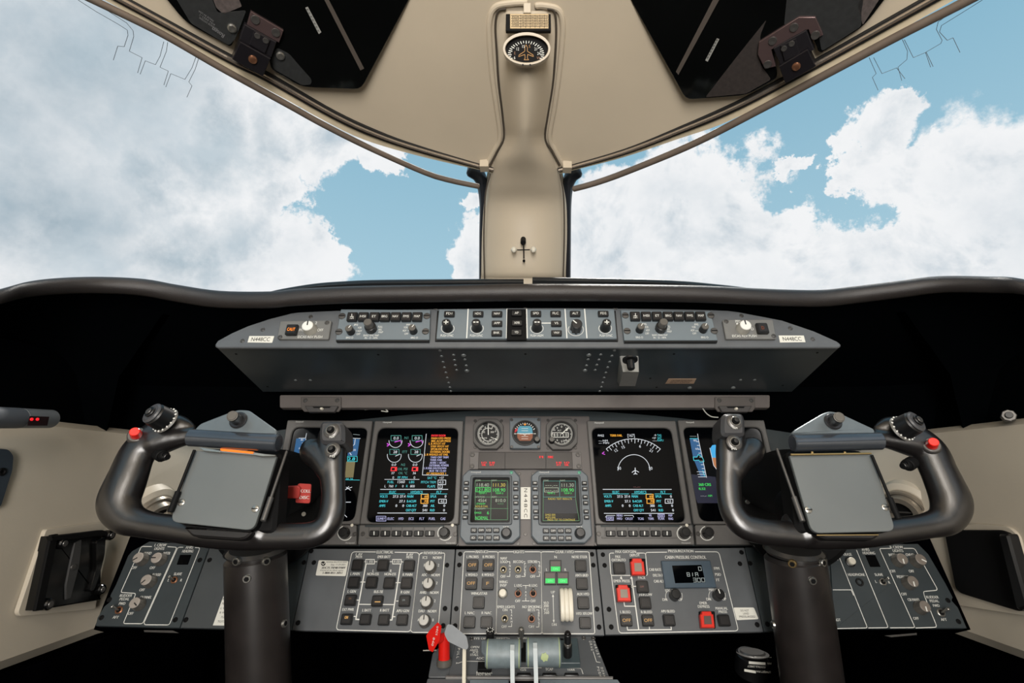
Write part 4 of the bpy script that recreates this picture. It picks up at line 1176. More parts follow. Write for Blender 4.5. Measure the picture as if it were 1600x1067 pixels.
g.t('360 CRS', 1101, 757, 4.2, G['g'], w=19, bold=.3).t('ILS2', 1097, 763.5, 3.6, G['g'], w=10, bold=.3).t('---.-', 1099, 774.5, 2.6, w, w=9).t('-NM', 1109, 774.5, 3.4, G['g'], w=7)
g.build('display_graphics', pfdR)


# ---- radio management units
def radio(outer, inner, lx, rx, bk, kx, lab, gfx, brandx, dotx):
    o = gthing('radio_unit', FM, outer, lab, 'radio', 'radio units')
    P0 = [FM.uv(x, y, .022) for x, y in outer]
    part('body', o, prism(roundpoly(P0, .002, 2), .003, .022, .002), radio_m)
    P1 = [FM.uv(x, y, .024) for x, y in inner]
    part('screen_bezel', o, ring(roundpoly(inset(ccw(P1), -.005), .005, 3), roundpoly(P1, .003, 3), .022, .0245, .0222, .001), mat('radio_bezel_dark', (66, 72, 76), .45))
    sc_ = part('screen', o, prism(roundpoly(inset(ccw(P1), -.001), .002, 2), .021, .0226), screen_m)
    for i, y in enumerate((754.4, 763.3, 776, 785.4, 798.8, 808)):
        for X in (lx, rx):
            x = X[0] + (X[1] - X[0]) * i / 5
            kk = key(o, FM, x, y, 8, 5.8, .022, None, hz=.005, frame=False, name='line_key')
            p2 = Pr(FM, .0273); p2.line([(x - 1.8, y), (x + 1.8, y)], 1.1); p2.build('key_mark', kk)
    for i, (x, y, s_) in enumerate(bk): key(o, FM, x, y, 9.8, 7.4, .022, s_, hz=.005, frame=False, name='function_key', tb=.4)
    knob(o, FM, kx, 833.5, 8.6, .022, .013, black, black, pointer=False, skirt=1.0, name='tuning_knob', nf=0, flute=0, capr=.8)
    part('status_light', o, lathe([(.0032, 0), (.0028, .001), (.0001, .0014)], 14), mat('green_lens', (70, 150, 120), .3), at=at(FM, dotx, 738.3, .022))
    p2 = Pr(FM, .0223); p2.t('Honeywell', brandx, 737.5, 2.6, brandm, w=15, bold=.3).t('T/R/P', kx - 1, 823.3, 2.6, w=9); p2.build('lettering', o)
    g = Pr(FM, .0229); gfx(g); g.build('display_graphics', sc_)
    for x, y in ((min(q[0] for q in outer) + 5, 851), (max(q[0] for q in outer) - 3, 851)): pass
    return o


def gl_(g):
    gg = em('darkgreen', (70, 120, 80)); pale = em('palegrey', (150, 160, 140)); gold = em('gold', (190, 170, 60))
    g.rect(742.5, 751, 793, 812, .7, gg).line([(768, 751), (766.5, 812)], .7, gg).line([(741.5, 776.5), (793.5, 776.5)], .7, gg).line([(741, 794.5), (794, 794.5)], .7, gg)
    g.t('COM1', 747, 750.5, 2.6, pale, w=8).t('NAV1', 772, 750.5, 2.6, pale, w=8).t('118.40', 754.5, 757.6, 5.4, pale, w=19).t('111.30', 780, 757.6, 5.4, gold, w=19).rect(743.5, 761.5, 766, 768.3, .7, G['g']).t('121.80', 754.7, 765, 5, G['g'], w=19).t('108.90', 780, 765.5, 5.4, G['g'], w=19)
    g.t('TEMP-1', 754, 770.6, 2.7, G['g'], w=12).t('TEMP-3', 780, 770.6, 2.7, G['g'], w=12).t('ATC/TCAS', 750, 776.2, 2.6, pale, w=14).t('ADF1', 772, 776.2, 2.6, pale, w=8).t('4564', 753.5, 781.8, 5, pale, w=13).t('810.0', 782, 781.8, 5, pale, w=16)
    g.t('STANDBY', 751.5, 787, 2.7, G['g'], w=14).t('VOICE', 782, 787, 2.7, gg, w=10).t('ADS-B FAIL', 752.5, 791, 2.8, gold, w=20).t('TCAS/DSPY', 750, 794.6, 2.6, pale, w=17).t('RANGE:', 747, 801, 3, G['g'], w=11).t('6', 762.5, 801, 5, G['g'], w=3).t('NORMAL', 753, 809.2, 5.5, G['g'], w=20)


def gr_(g):
    gg = em('darkgreen', (70, 120, 80)); pale = em('palegrey', (150, 160, 140)); gold = em('gold', (190, 170, 60))
    g.fill([(850, 779), (900, 779), (903, 802), (850, 802)], em('deepblue', (4, 9, 22)), lift=-.0001)
    g.rect(849, 751.5, 899, 776.5, .7, G['gy']).line([(874.5, 751.5), (874.5, 776.5)], .7, G['gy']).line([(849, 776.5), (848.5, 813.5), (905, 813.5), (899, 776.5)], .7, gg)
    g.t('COM2', 853, 750.7, 2.6, pale, w=8).t('NAV2', 879, 750.7, 2.6, pale, w=8).t('---.--', 861.5, 757.8, 4.4, pale, w=19).rect(850.5, 762, 872.5, 768.6, .8, pale).t('---.--', 861.5, 765.5, 4.4, pale, w=19).t('111.30', 887, 757.8, 5.4, pale, w=19).t('108.90', 887, 765.5, 5.4, G['g'], w=19)
    g.t('TEMP-2', 861, 770.6, 2.7, G['g'], w=12).t('TEMP-3', 887, 770.6, 2.7, G['g'], w=12).t('RADIO TEST RESULTS', 875, 779.2, 3, gold, w=37).t('DME2 ERR', 860, 804.3, 3, gold, w=16).t('ADF2 ERR', 860, 808.3, 3, gold, w=16).t('PRESS TST TO CONTINUE', 877, 812, 3, gold, w=43)


radio([(732, 733.8), (803, 733.8), (812.4, 745), (813, 838), (801, 848.5), (727, 848.5), (718, 838), (722.7, 743)], [(739.3, 746), (796, 746), (796, 815.5), (734.8, 815.5)], (728.5, 726.4), (805.8, 806.2),
      [(740.2, 828.2, 'SQ'), (752, 828.2, 'DIM'), (763.5, 828.2, '1/2'), (775.3, 828.2, 'STO'), (739.5, 840, 'ID'), (751.3, 840, 'PGE'), (763.3, 840, 'TST'), (775.6, 840, 'DME')], 791.3, 'left radio unit with green and amber frequencies, left of the vertical placard', gl_, 743.5, 799)
radio([(840, 734.8), (908, 733.8), (918.6, 743), (925.8, 837), (914.4, 848.5), (840, 848.5), (830, 837), (830, 743)], [(845.6, 746), (902.8, 746), (906.4, 816), (845.6, 816)], (836, 837.5), (913.2, 916.7),
      [(853.2, 829, 'SQ'), (864.5, 829, 'DIM'), (876.3, 829, '1/2'), (888, 829, 'STO'), (853.6, 840.5, 'ID'), (865, 840.5, 'PGE'), (876.8, 840.5, 'TST'), (888.6, 840.5, 'DME')], 906, 'right radio unit showing radio test results, right of the vertical placard', gr_, 850, 905)
pl = [(813.5, 761), (829, 761), (828.5, 811), (813.5, 811)]
o = gthing('registration_placard', FM, pl, 'vertical white N448CC placard between the two radio units', 'placard', 'registration placards')
plate('label_card', o, FM, pl, .003, .0075, placard, 0, .0002)
p_ = Pr(FM, .0078)
for k, ch in enumerate('N448CC'): p_.t(ch, 821.5, 766 + k * 7.9, 5.2, ink, w=5.5, rot=-90)
p_.build('lettering', o)

# ---- standby gauges
def gauge(cx, cy, r, sq, lab, draw, knobat=None, square=False):
    pts = [(cx - sq, cy - sq), (cx + sq, cy - sq), (cx + sq, cy + sq), (cx - sq, cy + sq)]
    o = gthing('standby_instrument', FM, pts, lab, 'gauge', 'standby round instruments')
    su, sv = FM.sc(cx, cy, .012); c0 = FM.uv(cx, cy, .012)
    k = sq * .42 if not square else sq * .02
    oc = [(cx - sq, cy - sq + k), (cx - sq + k, cy - sq), (cx + sq - k, cy - sq), (cx + sq, cy - sq + k), (cx + sq, cy + sq - k), (cx + sq - k, cy + sq), (cx - sq + k, cy + sq), (cx - sq, cy + sq - k)]
    n = 48
    def onp(a):   # the outline radially
        P = [FM.uv(*q, .012) for q in oc]; d = Vector((cos(a), sin(a))); best = None
        for i in range(8):
            A, B = Vector(P[i]) - Vector(c0), Vector(P[(i + 1) % 8]) - Vector(c0); e = B - A; den = d.x * e.y - d.y * e.x
            if abs(den) < 1e-12: continue
            t = (A.x * e.y - A.y * e.x) / den; s_ = (A.x * d.y - A.y * d.x) / den
            if t > 0 and -1e-6 <= s_ <= 1 + 1e-6: best = t if best is None else min(best, t)
        return (c0[0] + d.x * best, c0[1] + d.y * best)
    out = [onp(2 * pi * k_ / n + .001) for k_ in range(n)]; rr = r * su
    inn = [(c0[0] + rr * cos(2 * pi * k_ / n), c0[1] + rr * sin(2 * pi * k_ / n)) for k_ in range(n)]
    part('case', o, ring(out, inn, .003, .014, .008, .001), mat('gauge_case', (80, 78, 76), .45) if not square else radio_m)
    dl = part('dial', o, lathe([(rr * 1.01, 0), (rr * 1.01, .001), (.0001, .0011)], 40), mat('dial_black', (8, 8, 9), .6), at=(c0[0], c0[1], .0078))
    part('retaining_ring', o, ring([(c0[0] + rr * 1.1 * cos(2 * pi * q / n), c0[1] + rr * 1.1 * sin(2 * pi * q / n)) for q in range(n)], [(c0[0] + rr * .97 * cos(2 * pi * q / n), c0[1] + rr * .97 * sin(2 * pi * q / n)) for q in range(n)], .0135, .0155, .010, .0005), black)
    for dx, dy in ((-1, -1), (1, -1), (1, 1), (-1, 1)):
        screw(o, FM, cx + dx * (sq - 3), cy + dy * (sq - 3), .004 if not square else .014, steelscrew, .85)
    g = Pr(FM, .0092); draw(g); g.build('dial_print', dl)
    if knobat: knob(o, FM, *knobat, 4.6, .014, .010, knobbase, black, pointer=False, skirt=1.1, name='setting_knob')
    return o


def asi(g):
    for k in range(44):
        a = 90 - k * 7.6; r0 = 17; r1 = 14.2 if k % 4 else 12.8
        g.line([(763 + r0 * cos(radians(a)), 678 - r0 * sin(radians(a))), (763 + r1 * cos(radians(a)), 678 - r1 * sin(radians(a)))], .8)
    for k in range(30):
        a = 60 + k * 8; g.line([(763 + 11 * cos(radians(a)), 679 - 11 * sin(radians(a))), (763 + 9.6 * cos(radians(a)), 679 - 9.6 * sin(radians(a)))], .7)
    g.t('35', 756, 675, 2.8).t('300', 769, 675, 2.8).t('KNOTS', 757, 684.5, 2.2, w=8).t('MACH', 768, 687, 2.2, w=7).t('4', 758, 667.3, 2.6).t('6', 769, 668, 2.6).t('8', 774, 674, 2.4)
    g.line([(763, 679), (762.7, 664)], 1.4).line([(767, 683), (779, 688)], .8)


def att(g):
    cy0 = 677.5
    def seg(y0, y1, m):
        P = []
        for k in range(9): P.append((807.5 + (833 - 807.5) * k / 8, y0))
        g.fill([(808, y0), (832.5, y0), (832.5, y1), (808, y1)], m)
    g.fill([(808, cy0), (809, 669), (812.5, 665.5), (828, 665.5), (831.5, 669), (832.5, cy0)], em('gauge_blue', (80, 150, 170), .8)); g.fill([(808, cy0), (832.5, cy0), (832, 684), (829, 688.5), (812, 688.5), (808.5, 684)], em('gauge_brown', (140, 80, 50), .8))
    g.line([(808, cy0), (832.5, cy0)], .9, lift=.0003).line([(812, cy0 + .5), (817.5, cy0 + .5), (820, cy0 + 2.5), (822.5, cy0 + .5), (828, cy0 + .5)], 1.1, lift=.0004)
    for dy in (-8, -4.5, 4.5, 8): g.line([(815, cy0 + dy), (825, cy0 + dy)], .6, lift=.0003)
    for k in range(9):
        a = 90 + (k - 4) * 13; g.line([(820.3 + 14.2 * cos(radians(a)), cy0 - 14.2 * sin(radians(a)) - 1), (820.3 + 16.5 * cos(radians(a)), cy0 - 16.5 * sin(radians(a)) - 1)], .9)
    g.fill([(818.5, 662.2), (822, 662.2), (820.3, 665)], G['o'], lift=.0003)
    g.fill([(804.5, 671.5), (809, 668.5), (808.5, 673), (804, 676.5)], em('flag_red', (190, 30, 40), .8), lift=.0004).line([(803.5, 677.6), (806.5, 677.6)], 1).line([(833.8, 677.6), (837, 677.6)], 1).line([(833.5, 671), (835.5, 669.6)], 1).line([(806.5, 670), (805, 669)], 1)


def alt(g):
    for k in range(50):
        a = k * 7.2; r1 = 15 if k % 5 else 13.6
        g.line([(877.5 + 17 * cos(radians(a)), 678 - 17 * sin(radians(a))), (877.5 + r1 * cos(radians(a)), 678 - r1 * sin(radians(a)))], .7)
    for k in range(10):
        a = 90 - k * 36
        if k not in (2, 3, 8, 7): g.t(str(k), 877.5 + 11.5 * cos(radians(a)), 678 - 11.5 * sin(radians(a)), 3.2)
    g.rect(862.5, 676, 888, 683, .9).t('8 0 1 2 0', 875.5, 679.5, 4.2, w=21).t('ALT', 874, 672.5, 2.4, w=6).t('29.92', 884, 688.7, 2.8, w=9).line([(877.5, 678), (888, 668)], 1.3).fill([(883, 671.5), (888.5, 667.5), (886, 673.5)], white)
    g.t('IN', 866, 672, 2.4)


gauge(763, 678, 18.8, 23.5, 'standby airspeed dial with white scale, left of the three round instruments', asi)
gauge(820.5, 677, 18.8, 24, 'standby attitude indicator, blue over brown, in a square case', att, (839, 688.5), True)
gauge(877.7, 678, 19, 24.5, 'standby altimeter with number drum, right of the three round instruments', alt, (862, 689))

# ---- warning light strip
pl = [(734, 706), (908, 706), (909.5, 733), (733.5, 733)]
o = gthing('warning_light_strip', FM, pl, 'dark warning light strip with small red lit legends below the dials', 'panel')
plate('mounting_plate', o, FM, pl, .003, .007, mat('strip_grey', (104, 100, 98), .45), 1)
plate('dark_window', o, FM, [(748, 706.3), (894, 706.3), (895, 732.6), (747, 732.6)], .007, .0095, mat('dark_window', (38, 32, 31), .3), .5, .0005)
for x, y in ((738.2, 710.5), (737.6, 728.3), (903, 710.5), (904.4, 728.3)): screw(o, FM, x, y, .007, steelscrew, 1.25)
g = Pr(FM, .0099)
dk = mat('strip_groove', (22, 18, 18), .6, noise=0)
for x in (789, 853): g.line([(x, 707), (x, 732)], .9, dk)
for x, y, a, b in ((756, 724.5, 'LO', 'OIL'), (768.5, 724.5, 'HI', 'ITT'), (872.8, 724.5, 'HI', 'ITT'), (885.3, 724.5, 'LO', 'OIL')): g.t(a, x, y - 1.8, 3, G['r'], w=7.5, bold=.6).t(b, x, y + 1.8, 3, G['r'], w=6.5, bold=.6)
for x, s_ in ((845.4, 'FI'), (860, 'FIRE')): g.t(s_, x, 714, 3.6, G['r'], w=5.5 if len(s_) < 3 else 8, bold=.7)
g.build('lit_legends', o)

# ================================================================== lower switch panels
H0 = .004


def lthing(pts, lab, m, name='switch_panel', grp=None, rad=1):
    o = gthing(name, FL, pts, lab, 'panel', grp); plate('face_plate', o, FL, pts, -.006, H0, m, rad); return o


def lscrews(o, L_, s=1.15):
    for x, y in L_: screw(o, FL, x, y, H0, blackm, s * .95, 'panel_screw')


BW, BH = 17.2, 17.0
hz = .008
amb = em('dull_gold', (215, 165, 95), .8)
# electrical and reversion
el = lthing([(484, 857), (711, 858), (702, 990), (456, 985)], 'lower switch panel with ELECTRICAL key grid and four grey REVERSION knobs', panelgrey2)
for x, y, s_ in [(558, 882.5, ''), (598, 882.5, ''), (638.7, 883.4, ''), (552.3, 909.5, ''), (580, 909.5, ''), (607.8, 910.3, ''), (635, 910.3, ''), (546.9, 937, ''), (589, 938.4, '-'), (631.7, 938.4, ''), (541, 967, 'ON'), (570.3, 967.3, ''), (599.2, 967.8, ''), (628, 968, '')]:
    k = key(el, FL, x, y, BW, BH, H0, None, hz=hz)
    if s_ == 'ON': Pr(FL, H0 + hz + .0011).t('ON', x, y - 2.5, 4.5, amb, w=5, bold=.5).build('legend', k)
    if s_ == '-': Pr(FL, H0 + hz + .0011).line([(x - 3, y + 1.8), (x + 5, y + 1.8)], 1.4, amb).build('legend', k)
    if (x, y) == (546.9, 937): Pr(FL, H0 + hz + .0011).t('ON', x, y - 2, 3, em('faint_amber', (130, 90, 60), .8), w=4).build('legend', k)
    if (x, y) == (631.7, 938.4): Pr(FL, H0 + hz + .0011).t('ON', x - 1, y - 1, 3, G['d'], w=4).build('legend', k)
p_ = Pr(FL, H0 + .0002)
TS = 4.3


def T(txt, x, y, w=None, hp=TS): p_.t(txt, x, y, hp, w=w or len(txt) * 3.05, bold=.25)


p_.line([(587, 862.3), (550, 862), (525, 984), (641.5, 987), (655.3, 863.4), (617, 862.8)], 1, rad=5).line([(659.5, 864), (655.3, 866), (641.5, 985), (644.5, 988), (684, 988), (695, 864), (690, 864)], 1, rad=3).line([(655.3, 866), (658, 863.7), (661, 863.7)], 1)
T('ELECTRICAL', 601.5, 862.5, 26); T('REVERSION', 676, 863.8, 27); T('L AV', 561, 865.8, 10, 3.8); T('MSTR', 561, 870, 10, 3.8); T('EMER BATT', 600, 869.8, 20); T('R AV', 640.3, 866.3, 10, 3.8); T('MSTR', 640, 870.5, 10, 3.8)
T('L MAIN', 554.7, 896.3, 14); T('L', 583.3, 891.8, 2); T('NON-ESS', 582.8, 896.6, 18); T('R', 610.6, 891.8, 2.5); T('NON-ESS', 609.7, 896.8, 18); T('R MAIN', 636.7, 897.5, 15); T('L GEN', 549.5, 923.8, 12.5); T('BUS-TIE', 591.4, 924.4, 14); T('R GEN', 632.8, 925, 13)
T('EXT PWR', 543.8, 952.2, 18); T('L BATT', 573, 953.3, 13.5); T('R BATT', 601, 953.3, 14); T('APU GEN', 629.2, 954.2, 19.5)
T('ICS', 664, 871, 7); T('NORM', 683, 871.2, 13); T('ADC', 663, 898, 8); T('NORM', 680.5, 898.3, 13); T('AHRS', 661, 925.5, 10); T('NORM', 678.5, 925.8, 13); T('DAU', 658.5, 954.5, 9); T('NORM', 675, 954.8, 13)
for x, y, a, b in ((663.3, 882.8, '1', '2'), (660.5, 910.5, '1', '2'), (657.5, 938.5, '1', '2'), (653.6, 968.3, 'A', 'B')): T(a, x, y, 2); T(b, x + (21.8 if a == '1' else 23), y + .2, 2)
p_.line([(572, 877.5), (569, 877.5)], 1).rect(571.5, 874, 585, 881, 1).t('L ESS', 578.3, 877.5, 3.8, w=9).line([(585, 877.5), (589, 877.5)], 1).rect(613.5, 874, 627, 881, 1).t('R ESS', 620.4, 877.5, 3.8, w=9).line([(609, 877.5), (613.5, 877.5)], 1).line([(627, 877.5), (630, 878)], 1)
p_.line([(572, 881), (556, 967.5), (561, 967.8)], 1.7).line([(626, 881), (612.5, 968.5), (609, 968.5)], 1.7).line([(560.5, 944), (580, 944.3)], 1.2).line([(598, 944.3), (616, 944.5)], 1.2)
for a in ([(562.5, 909.3), (570.5, 909.3)], [(618, 910.3), (625.5, 910.3)], [(557, 937.5), (560.5, 937.5)], [(619.5, 939), (622, 939)], [(552.5, 963), (556.5, 963)], [(614, 963.5), (617.5, 963.5)]): p_.line(a, 1.2)
p_.build('lettering', el)
for x, y in ((673, 887), (670.5, 914), (667.5, 942), (664.3, 971)): knob(el, FL, x, y, 8.8, H0, .014, mat('cap_pale', (186, 184, 178), .45), knobbase, pang=90, mark=ink, skirt=1.12, name='reversion_knob', capr=.86, nf=14, flute=.05)
lscrews(el, [(490.5, 879), (465.7, 973), (486.5, 861), (698.5, 883), (695.3, 950.7), (692.5, 977.6)])
pl = [(498, 875), (544.5, 876.5), (540, 900), (493, 899)]
o = gthing('beacon_placard', FL, pl, 'white registration sticker with a round blue-black emblem left of the ELECTRICAL keys', 'placard')
plate('label_card', o, FL, pl, H0, H0 + .0006, placard, 2, .0001)
q_ = Pr(FL, H0 + .0008); q_.disc(505, 880.5, 3.6, ink).line([(502.8, 880), (505, 882), (507.8, 879)], 1, placard, lift=.0003)
q_.t('NATIONAL BEACON DATABASE', 526, 878, 1.8, ink, w=32).t('Exp.: 11-29-2021', 528.5, 882, 2.6, ink, w=22).t('2DC75 75F48 FFBFF', 521, 887, 3, ink, w=37, bold=.4).t('If found call the official registry', 518.5, 891, 2.2, ink, w=36).t('1-800-851-3051', 519.5, 895, 3, ink, w=30, bold=.4)
q_.build('lettering', o)

# centre panel
ce = lthing([(712.5, 858), (931, 858), (944.5, 993), (703, 991)], 'centre switch panel with anti-ice keys, light toggles and gear indicator lamps', panelgrey2)
for x, y, s_ in [(738, 882.5, 'OFF'), (763, 882.5, 'OFF'), (736, 911, 'OFF'), (762, 911.4, 'F'), (747.8, 941, ''), (733.3, 971.7, ''), (759.8, 972, ''), (907.5, 883.4, ''), (909.5, 911.6, ''), (911.6, 941.6, ''), (914.5, 972.8, '')]:
    key(ce, FL, x, y, BW + .8, BH + .8, H0, s_ or None, hz=hz, tm=amb, tb=.28)
p_ = Pr(FL, H0 + .0002)
p_.line([(742, 862), (725, 862), (717.8, 990), (775, 990), (778.3, 862), (763, 862)], 1, rad=3).line([(802, 862), (778.3, 862), (775, 990), (847, 990), (845.5, 862), (820, 862)], 1, rad=3).line([(866, 862), (845.5, 862), (847, 990), (929.5, 990), (920.5, 862), (898, 862)], 1, rad=3)
T('ANTI-ICE', 752.5, 862, 20); T('LIGHTS', 810.5, 862.2, 16); T('GEAR / HYD', 882, 862.2, 29)
for s_, x, y, w_ in (('L PROBES', 738.4, 869.8, 18.5), ('R PROBES', 763.4, 869.8, 18.5), ('L WSHLD', 736.9, 897.8, 18), ('R WSHLD', 762.2, 897.8, 18.5), ('WING/STAB', 748.6, 927, 25), ('L NAC', 733.8, 957.5, 15), ('R NAC', 760.3, 957.5, 15.5), ('NAV/', 786.9, 872.2, 10), ('LOGO', 787.2, 877.5, 11), ('RECOG', 809.5, 877.5, 15), ('STROBE', 832, 877.5, 15),
                     ('OFF', 786, 900.5, 8), ('OFF', 809.5, 900.5, 8), ('OFF', 832.5, 900.5, 8), ('WING', 786.4, 909, 13), ('INSP', 786.4, 914.3, 10), ('L LDG', 809.5, 914.7, 11.5), ('R LDG', 833, 914.7, 12.5), ('OFF', 809, 938.8, 8), ('OFF', 833, 938.8, 8), ('EMER LIGHTS', 790.6, 948, 27), ('ON', 789, 952.8, 7.5), ('OFF', 787.7, 978.8, 8),
                     ('NO SMOKING', 830.6, 948, 29), ('BELTS', 830.3, 952.8, 11), ('OFF', 830.6, 978.8, 9), ('NOSE STEER', 905.5, 870, 24), ('ANTI-SKID', 908.8, 898.6, 20), ('AUX HYD', 910.8, 928, 19), ('HYD XFLOW', 912.9, 958.4, 25), ('N', 868, 870.2, 3.5), ('L', 854.4, 890, 2.4), ('R', 883.3, 890, 2.6), ('UP', 863.8, 925, 6), ('DN', 865.8, 975.6, 7),
                     ('VLO', 853, 941.9, 8), ('200', 853, 946.6, 8), ('VLE', 853.3, 952.2, 8), ('260', 853.6, 957, 8)): T(s_, x, y, w_)
for s_, x, y0, dy in (('NAV', 796.7, 884, 4.9), ('PULSE', 820.3, 881, 3.9), ('BCN', 843, 884, 4.9), ('TAXI', 821.5, 919.5, 5.2), ('ARM', 799.3, 961, 5.2), ('BELTS', 842, 957.5, 4)):
    for k, ch in enumerate(s_): p_.t(ch, x, y0 + dy * k, 3.6, w=2.6 if ch != 'I' else .8)
for a in ([(793, 877.5), (796.7, 877.5), (796.7, 881)], [(796.7, 896.5), (796.7, 900.5), (792, 900.5)], [(818, 877.5), (820.3, 877.5)], [(820.3, 897), (820.3, 900.5), (815, 900.5)], [(840, 877.5), (843, 877.5), (843, 881)], [(843, 896.5), (843, 900.5), (838.5, 900.5)],
          [(817, 914.7), (826, 914.7)], [(821.5, 914.7), (821.5, 917)], [(816, 938.8), (827, 938.8)], [(821.5, 937), (821.5, 938.8)], [(797, 952.8), (799.5, 952.8), (799.5, 958)], [(799.5, 974), (799.5, 978.8), (794, 978.8)], [(838, 952.8), (842, 952.8), (842, 955)], [(842, 976), (842, 979.5), (838, 979.5)], [(864.2, 931), (865.2, 970)]): p_.line(a, .8)
p_.fill([(862.6, 932.5), (864, 928), (865.6, 932.5)], white).fill([(863.6, 968.5), (866.7, 968.5), (865.3, 973)], white)
p_.build('lettering', ce)
for x, y, a, c_ in ((786.6, 890, 90, 0), (809.5, 890, 90, 0), (832.5, 890, 270, 1), (809.5, 927.5, 270, 1), (833, 927.5, 270, 1), (788.8, 966.6, 90, 0), (830.6, 966.9, 90, 1)):
    toggle(ce, FL, x, y, 5.6, H0, 270 if c_ == 0 else 90, .010, mat('bushing_copper', (150, 108, 88), .5, .5) if c_ else mat('bushing_brass', (158, 148, 124), .5, .5))
a_ = at(FL, 785.6, 927.5, H0)
o = part('push_button', ce, lathe([(.0085, 0), (.0085, .002), (.0068, .003), (.0066, .0035)], 28), steel, at=a_)
part('white_cap', o, lathe([(.0064, 0), (.0064, .004), (.0052, .0055), (.0001, .0058)], 28), ivory, at=(a_[0], a_[1], H0 + .0035), label='ivory push-button cap')
for x, y in ((868, 884.7), (859.6, 903.3), (879.3, 903.3)):
    k = part('gear_lamp', ce, prism([FL.uv(*q, H0 + .005) for q in ((x - 9.2, y - 9.8), (x + 9.2, y - 9.8), (x + 9.2, y + 9.8), (x - 9.2, y + 9.8))], H0, H0 + .005, .0005), black)
    g = Pr(FL, H0 + .0054); g.fill([(x - 7.3, y - 7.8), (x + 7.3, y - 7.8), (x + 7.3, y - .2), (x - 7.3, y - .2)], mat('lamp_unlit', (84, 74, 72), .4)).fill([(x - 7.3, y + .3), (x + 7.3, y + .3), (x + 7.3, y + 7.8), (x - 7.3, y + 7.8)], em('lamp_green', (50, 205, 95), 1.0))
    g.t('DN', x, y + 4, 3.6, em('lamp_pale', (120, 240, 150), 1.0), w=7, lift=.0002); g.build('lamp_lens', k)
# gear lever with a wheel-shaped knob
gl2 = at(FL, 884, 949, H0); su, sv = FL.sc(884, 947, .03)
gh = part('gear_lever', ce, lathe([(.004, 0), (.004, .014)], 14), black, at=gl2)
for k, dx in enumerate((-6.6, 0, 6.6)):
    r0, w_ = .0255, su * 3.6
    V = []; n = 28; prof = [(-w_, .86), (-w_ * .8, .95), (0, 1.0), (w_ * .8, .95), (w_, .86)]
    V = [(a, r0 * f * cos(2 * pi * q / n), r0 * .55 * f * sin(2 * pi * q / n)) for a, f in prof for q in range(n)]
    Fc = [(i * n + q, i * n + (q + 1) % n, (i + 1) * n + (q + 1) % n, (i + 1) * n + q) for i in range(4) for q in range(n)] + [tuple(range(n)), tuple(4 * n + q for q in range(n))[::-1]]
    part('wheel_disc', gh, (V, Fc), ivory, at=(gl2[0] + dx * su, gl2[1] + .001, H0 + .018), key='wheeldisc', label=None)
lscrews(ce, [(719, 865.6), (717.6, 882.7), (713, 951), (711, 977.8), (925, 866), (927, 883), (932.8, 951.5), (936, 979.7)])

# pressurization panel
pz = lthing([(932.5, 858), (1163, 855.5), (1193, 987), (946, 992)], 'lower switch panel with PRESSURIZATION keys, small digital window and red guarded switches', panelgrey2)
for x, y, s_ in [(968, 887.3, ''), (1004.3, 916.5, ''), (1008.5, 941.5, ''), (979, 969, 'OFF'), (1012.7, 969, 'OFF'), (1046, 968.6, ''), (1132, 969, '')]:
    k = key(pz, FL, x, y, BW + 1, BH + 1, H0, s_ or None, hz=hz, tm=amb, tb=.28)
    if (x, y) == (1004.3, 916.5): Pr(FL, H0 + hz + .0011).t('OFF', x - 1.2, y, 3, em('faint_red', (150, 100, 90), .8), w=6).build('legend', k)
for x, y in ((996.7, 885), (974.7, 926.2), (1105.5, 967.6)):
    pl = [(x - 8.5, y - 13), (x + 6.5, y - 13), (x + 7.5, y - 9), (x + 11, y - 8), (x + 12, y + 13), (x - 8.5, y + 13), (x - 11, y - 8), (x - 8.5, y - 9)]
    pl = [(x - 8.6, y - 12.8), (x + 5.4, y - 12.8), (x + 7, y - 8.4), (x + 9.2, y - 8), (x + 11.6, y + 12.8), (x - 9, y + 12.8), (x - 11.4, y - 8), (x - 9, y - 8.4)]
    plate('guard_base', pz, FL, [(x - 13, y - 12.5), (x + 11.5, y - 12.5), (x + 13, y + 14), (x - 11, y + 14)], H0, H0 + .004, blackm, 1)
    P0 = [FL.uv(a, b, H0 + .014) for a, b in pl]; k = part('guard', pz, prism(P0, H0 + .004, H0 + .014, .001), redguard, label='red switch guard')
    plate('guard_window', k, FL, [(x - 5.6, y - 5.6), (x + 5.4, y - 5.6), (x + 7, y + 7.6), (x - 5, y + 7.6)], H0 + .014, H0 + .0146, mat('guard_lens', (140, 128, 116), .4) if y < 960 else mat('guard_lens_dark', (92, 74, 68), .4), .5, .0002)
pl = [(1033.3, 876), (1109.7, 875.4), (1119.8, 917.6), (1039.7, 918.5)]
P0 = [FL.uv(*q, H0 + .007) for q in pl]; o = part('pressure_display', pz, prism(P0, H0, H0 + .007, .001), mat('display_slate', (70, 84, 96), .3), label='slate-blue digital display')
plate('screen', o, FL, [(1050, 883.5), (1096, 882.5), (1102.5, 910), (1055, 911)], H0 + .007, H0 + .0073, screen_m, 0, .0001)
g = Pr(FL, H0 + .0076); sg_ = em('segment', (150, 158, 156), .8)


def seg7(px, py, w_, h_, s_):
    S = {'0': 'abcdef', '3': 'abcdg', '8': 'abcdefg', '1': 'ef', 'R': 'abcefg', ':': ''}[s_]; x0, x1, y0, y1 = px - w_ / 2, px + w_ / 2, py - h_ / 2, py + h_ / 2; sh = .12
    L_ = dict(a=[(x0, y0), (x1, y0)], d=[(x0 + 1, y1), (x1 + 1, y1)], g=[(x0 + .5, py), (x1 + .5, py)], f=[(x0, y0), (x0 + .5, py)], e=[(x0 + .5, py), (x0 + 1, y1)], b=[(x1, y0), (x1 + .5, py)], c=[(x1 + .5, py), (x1 + 1, y1)])
    for q in S: g.line(L_[q], .8, sg_)


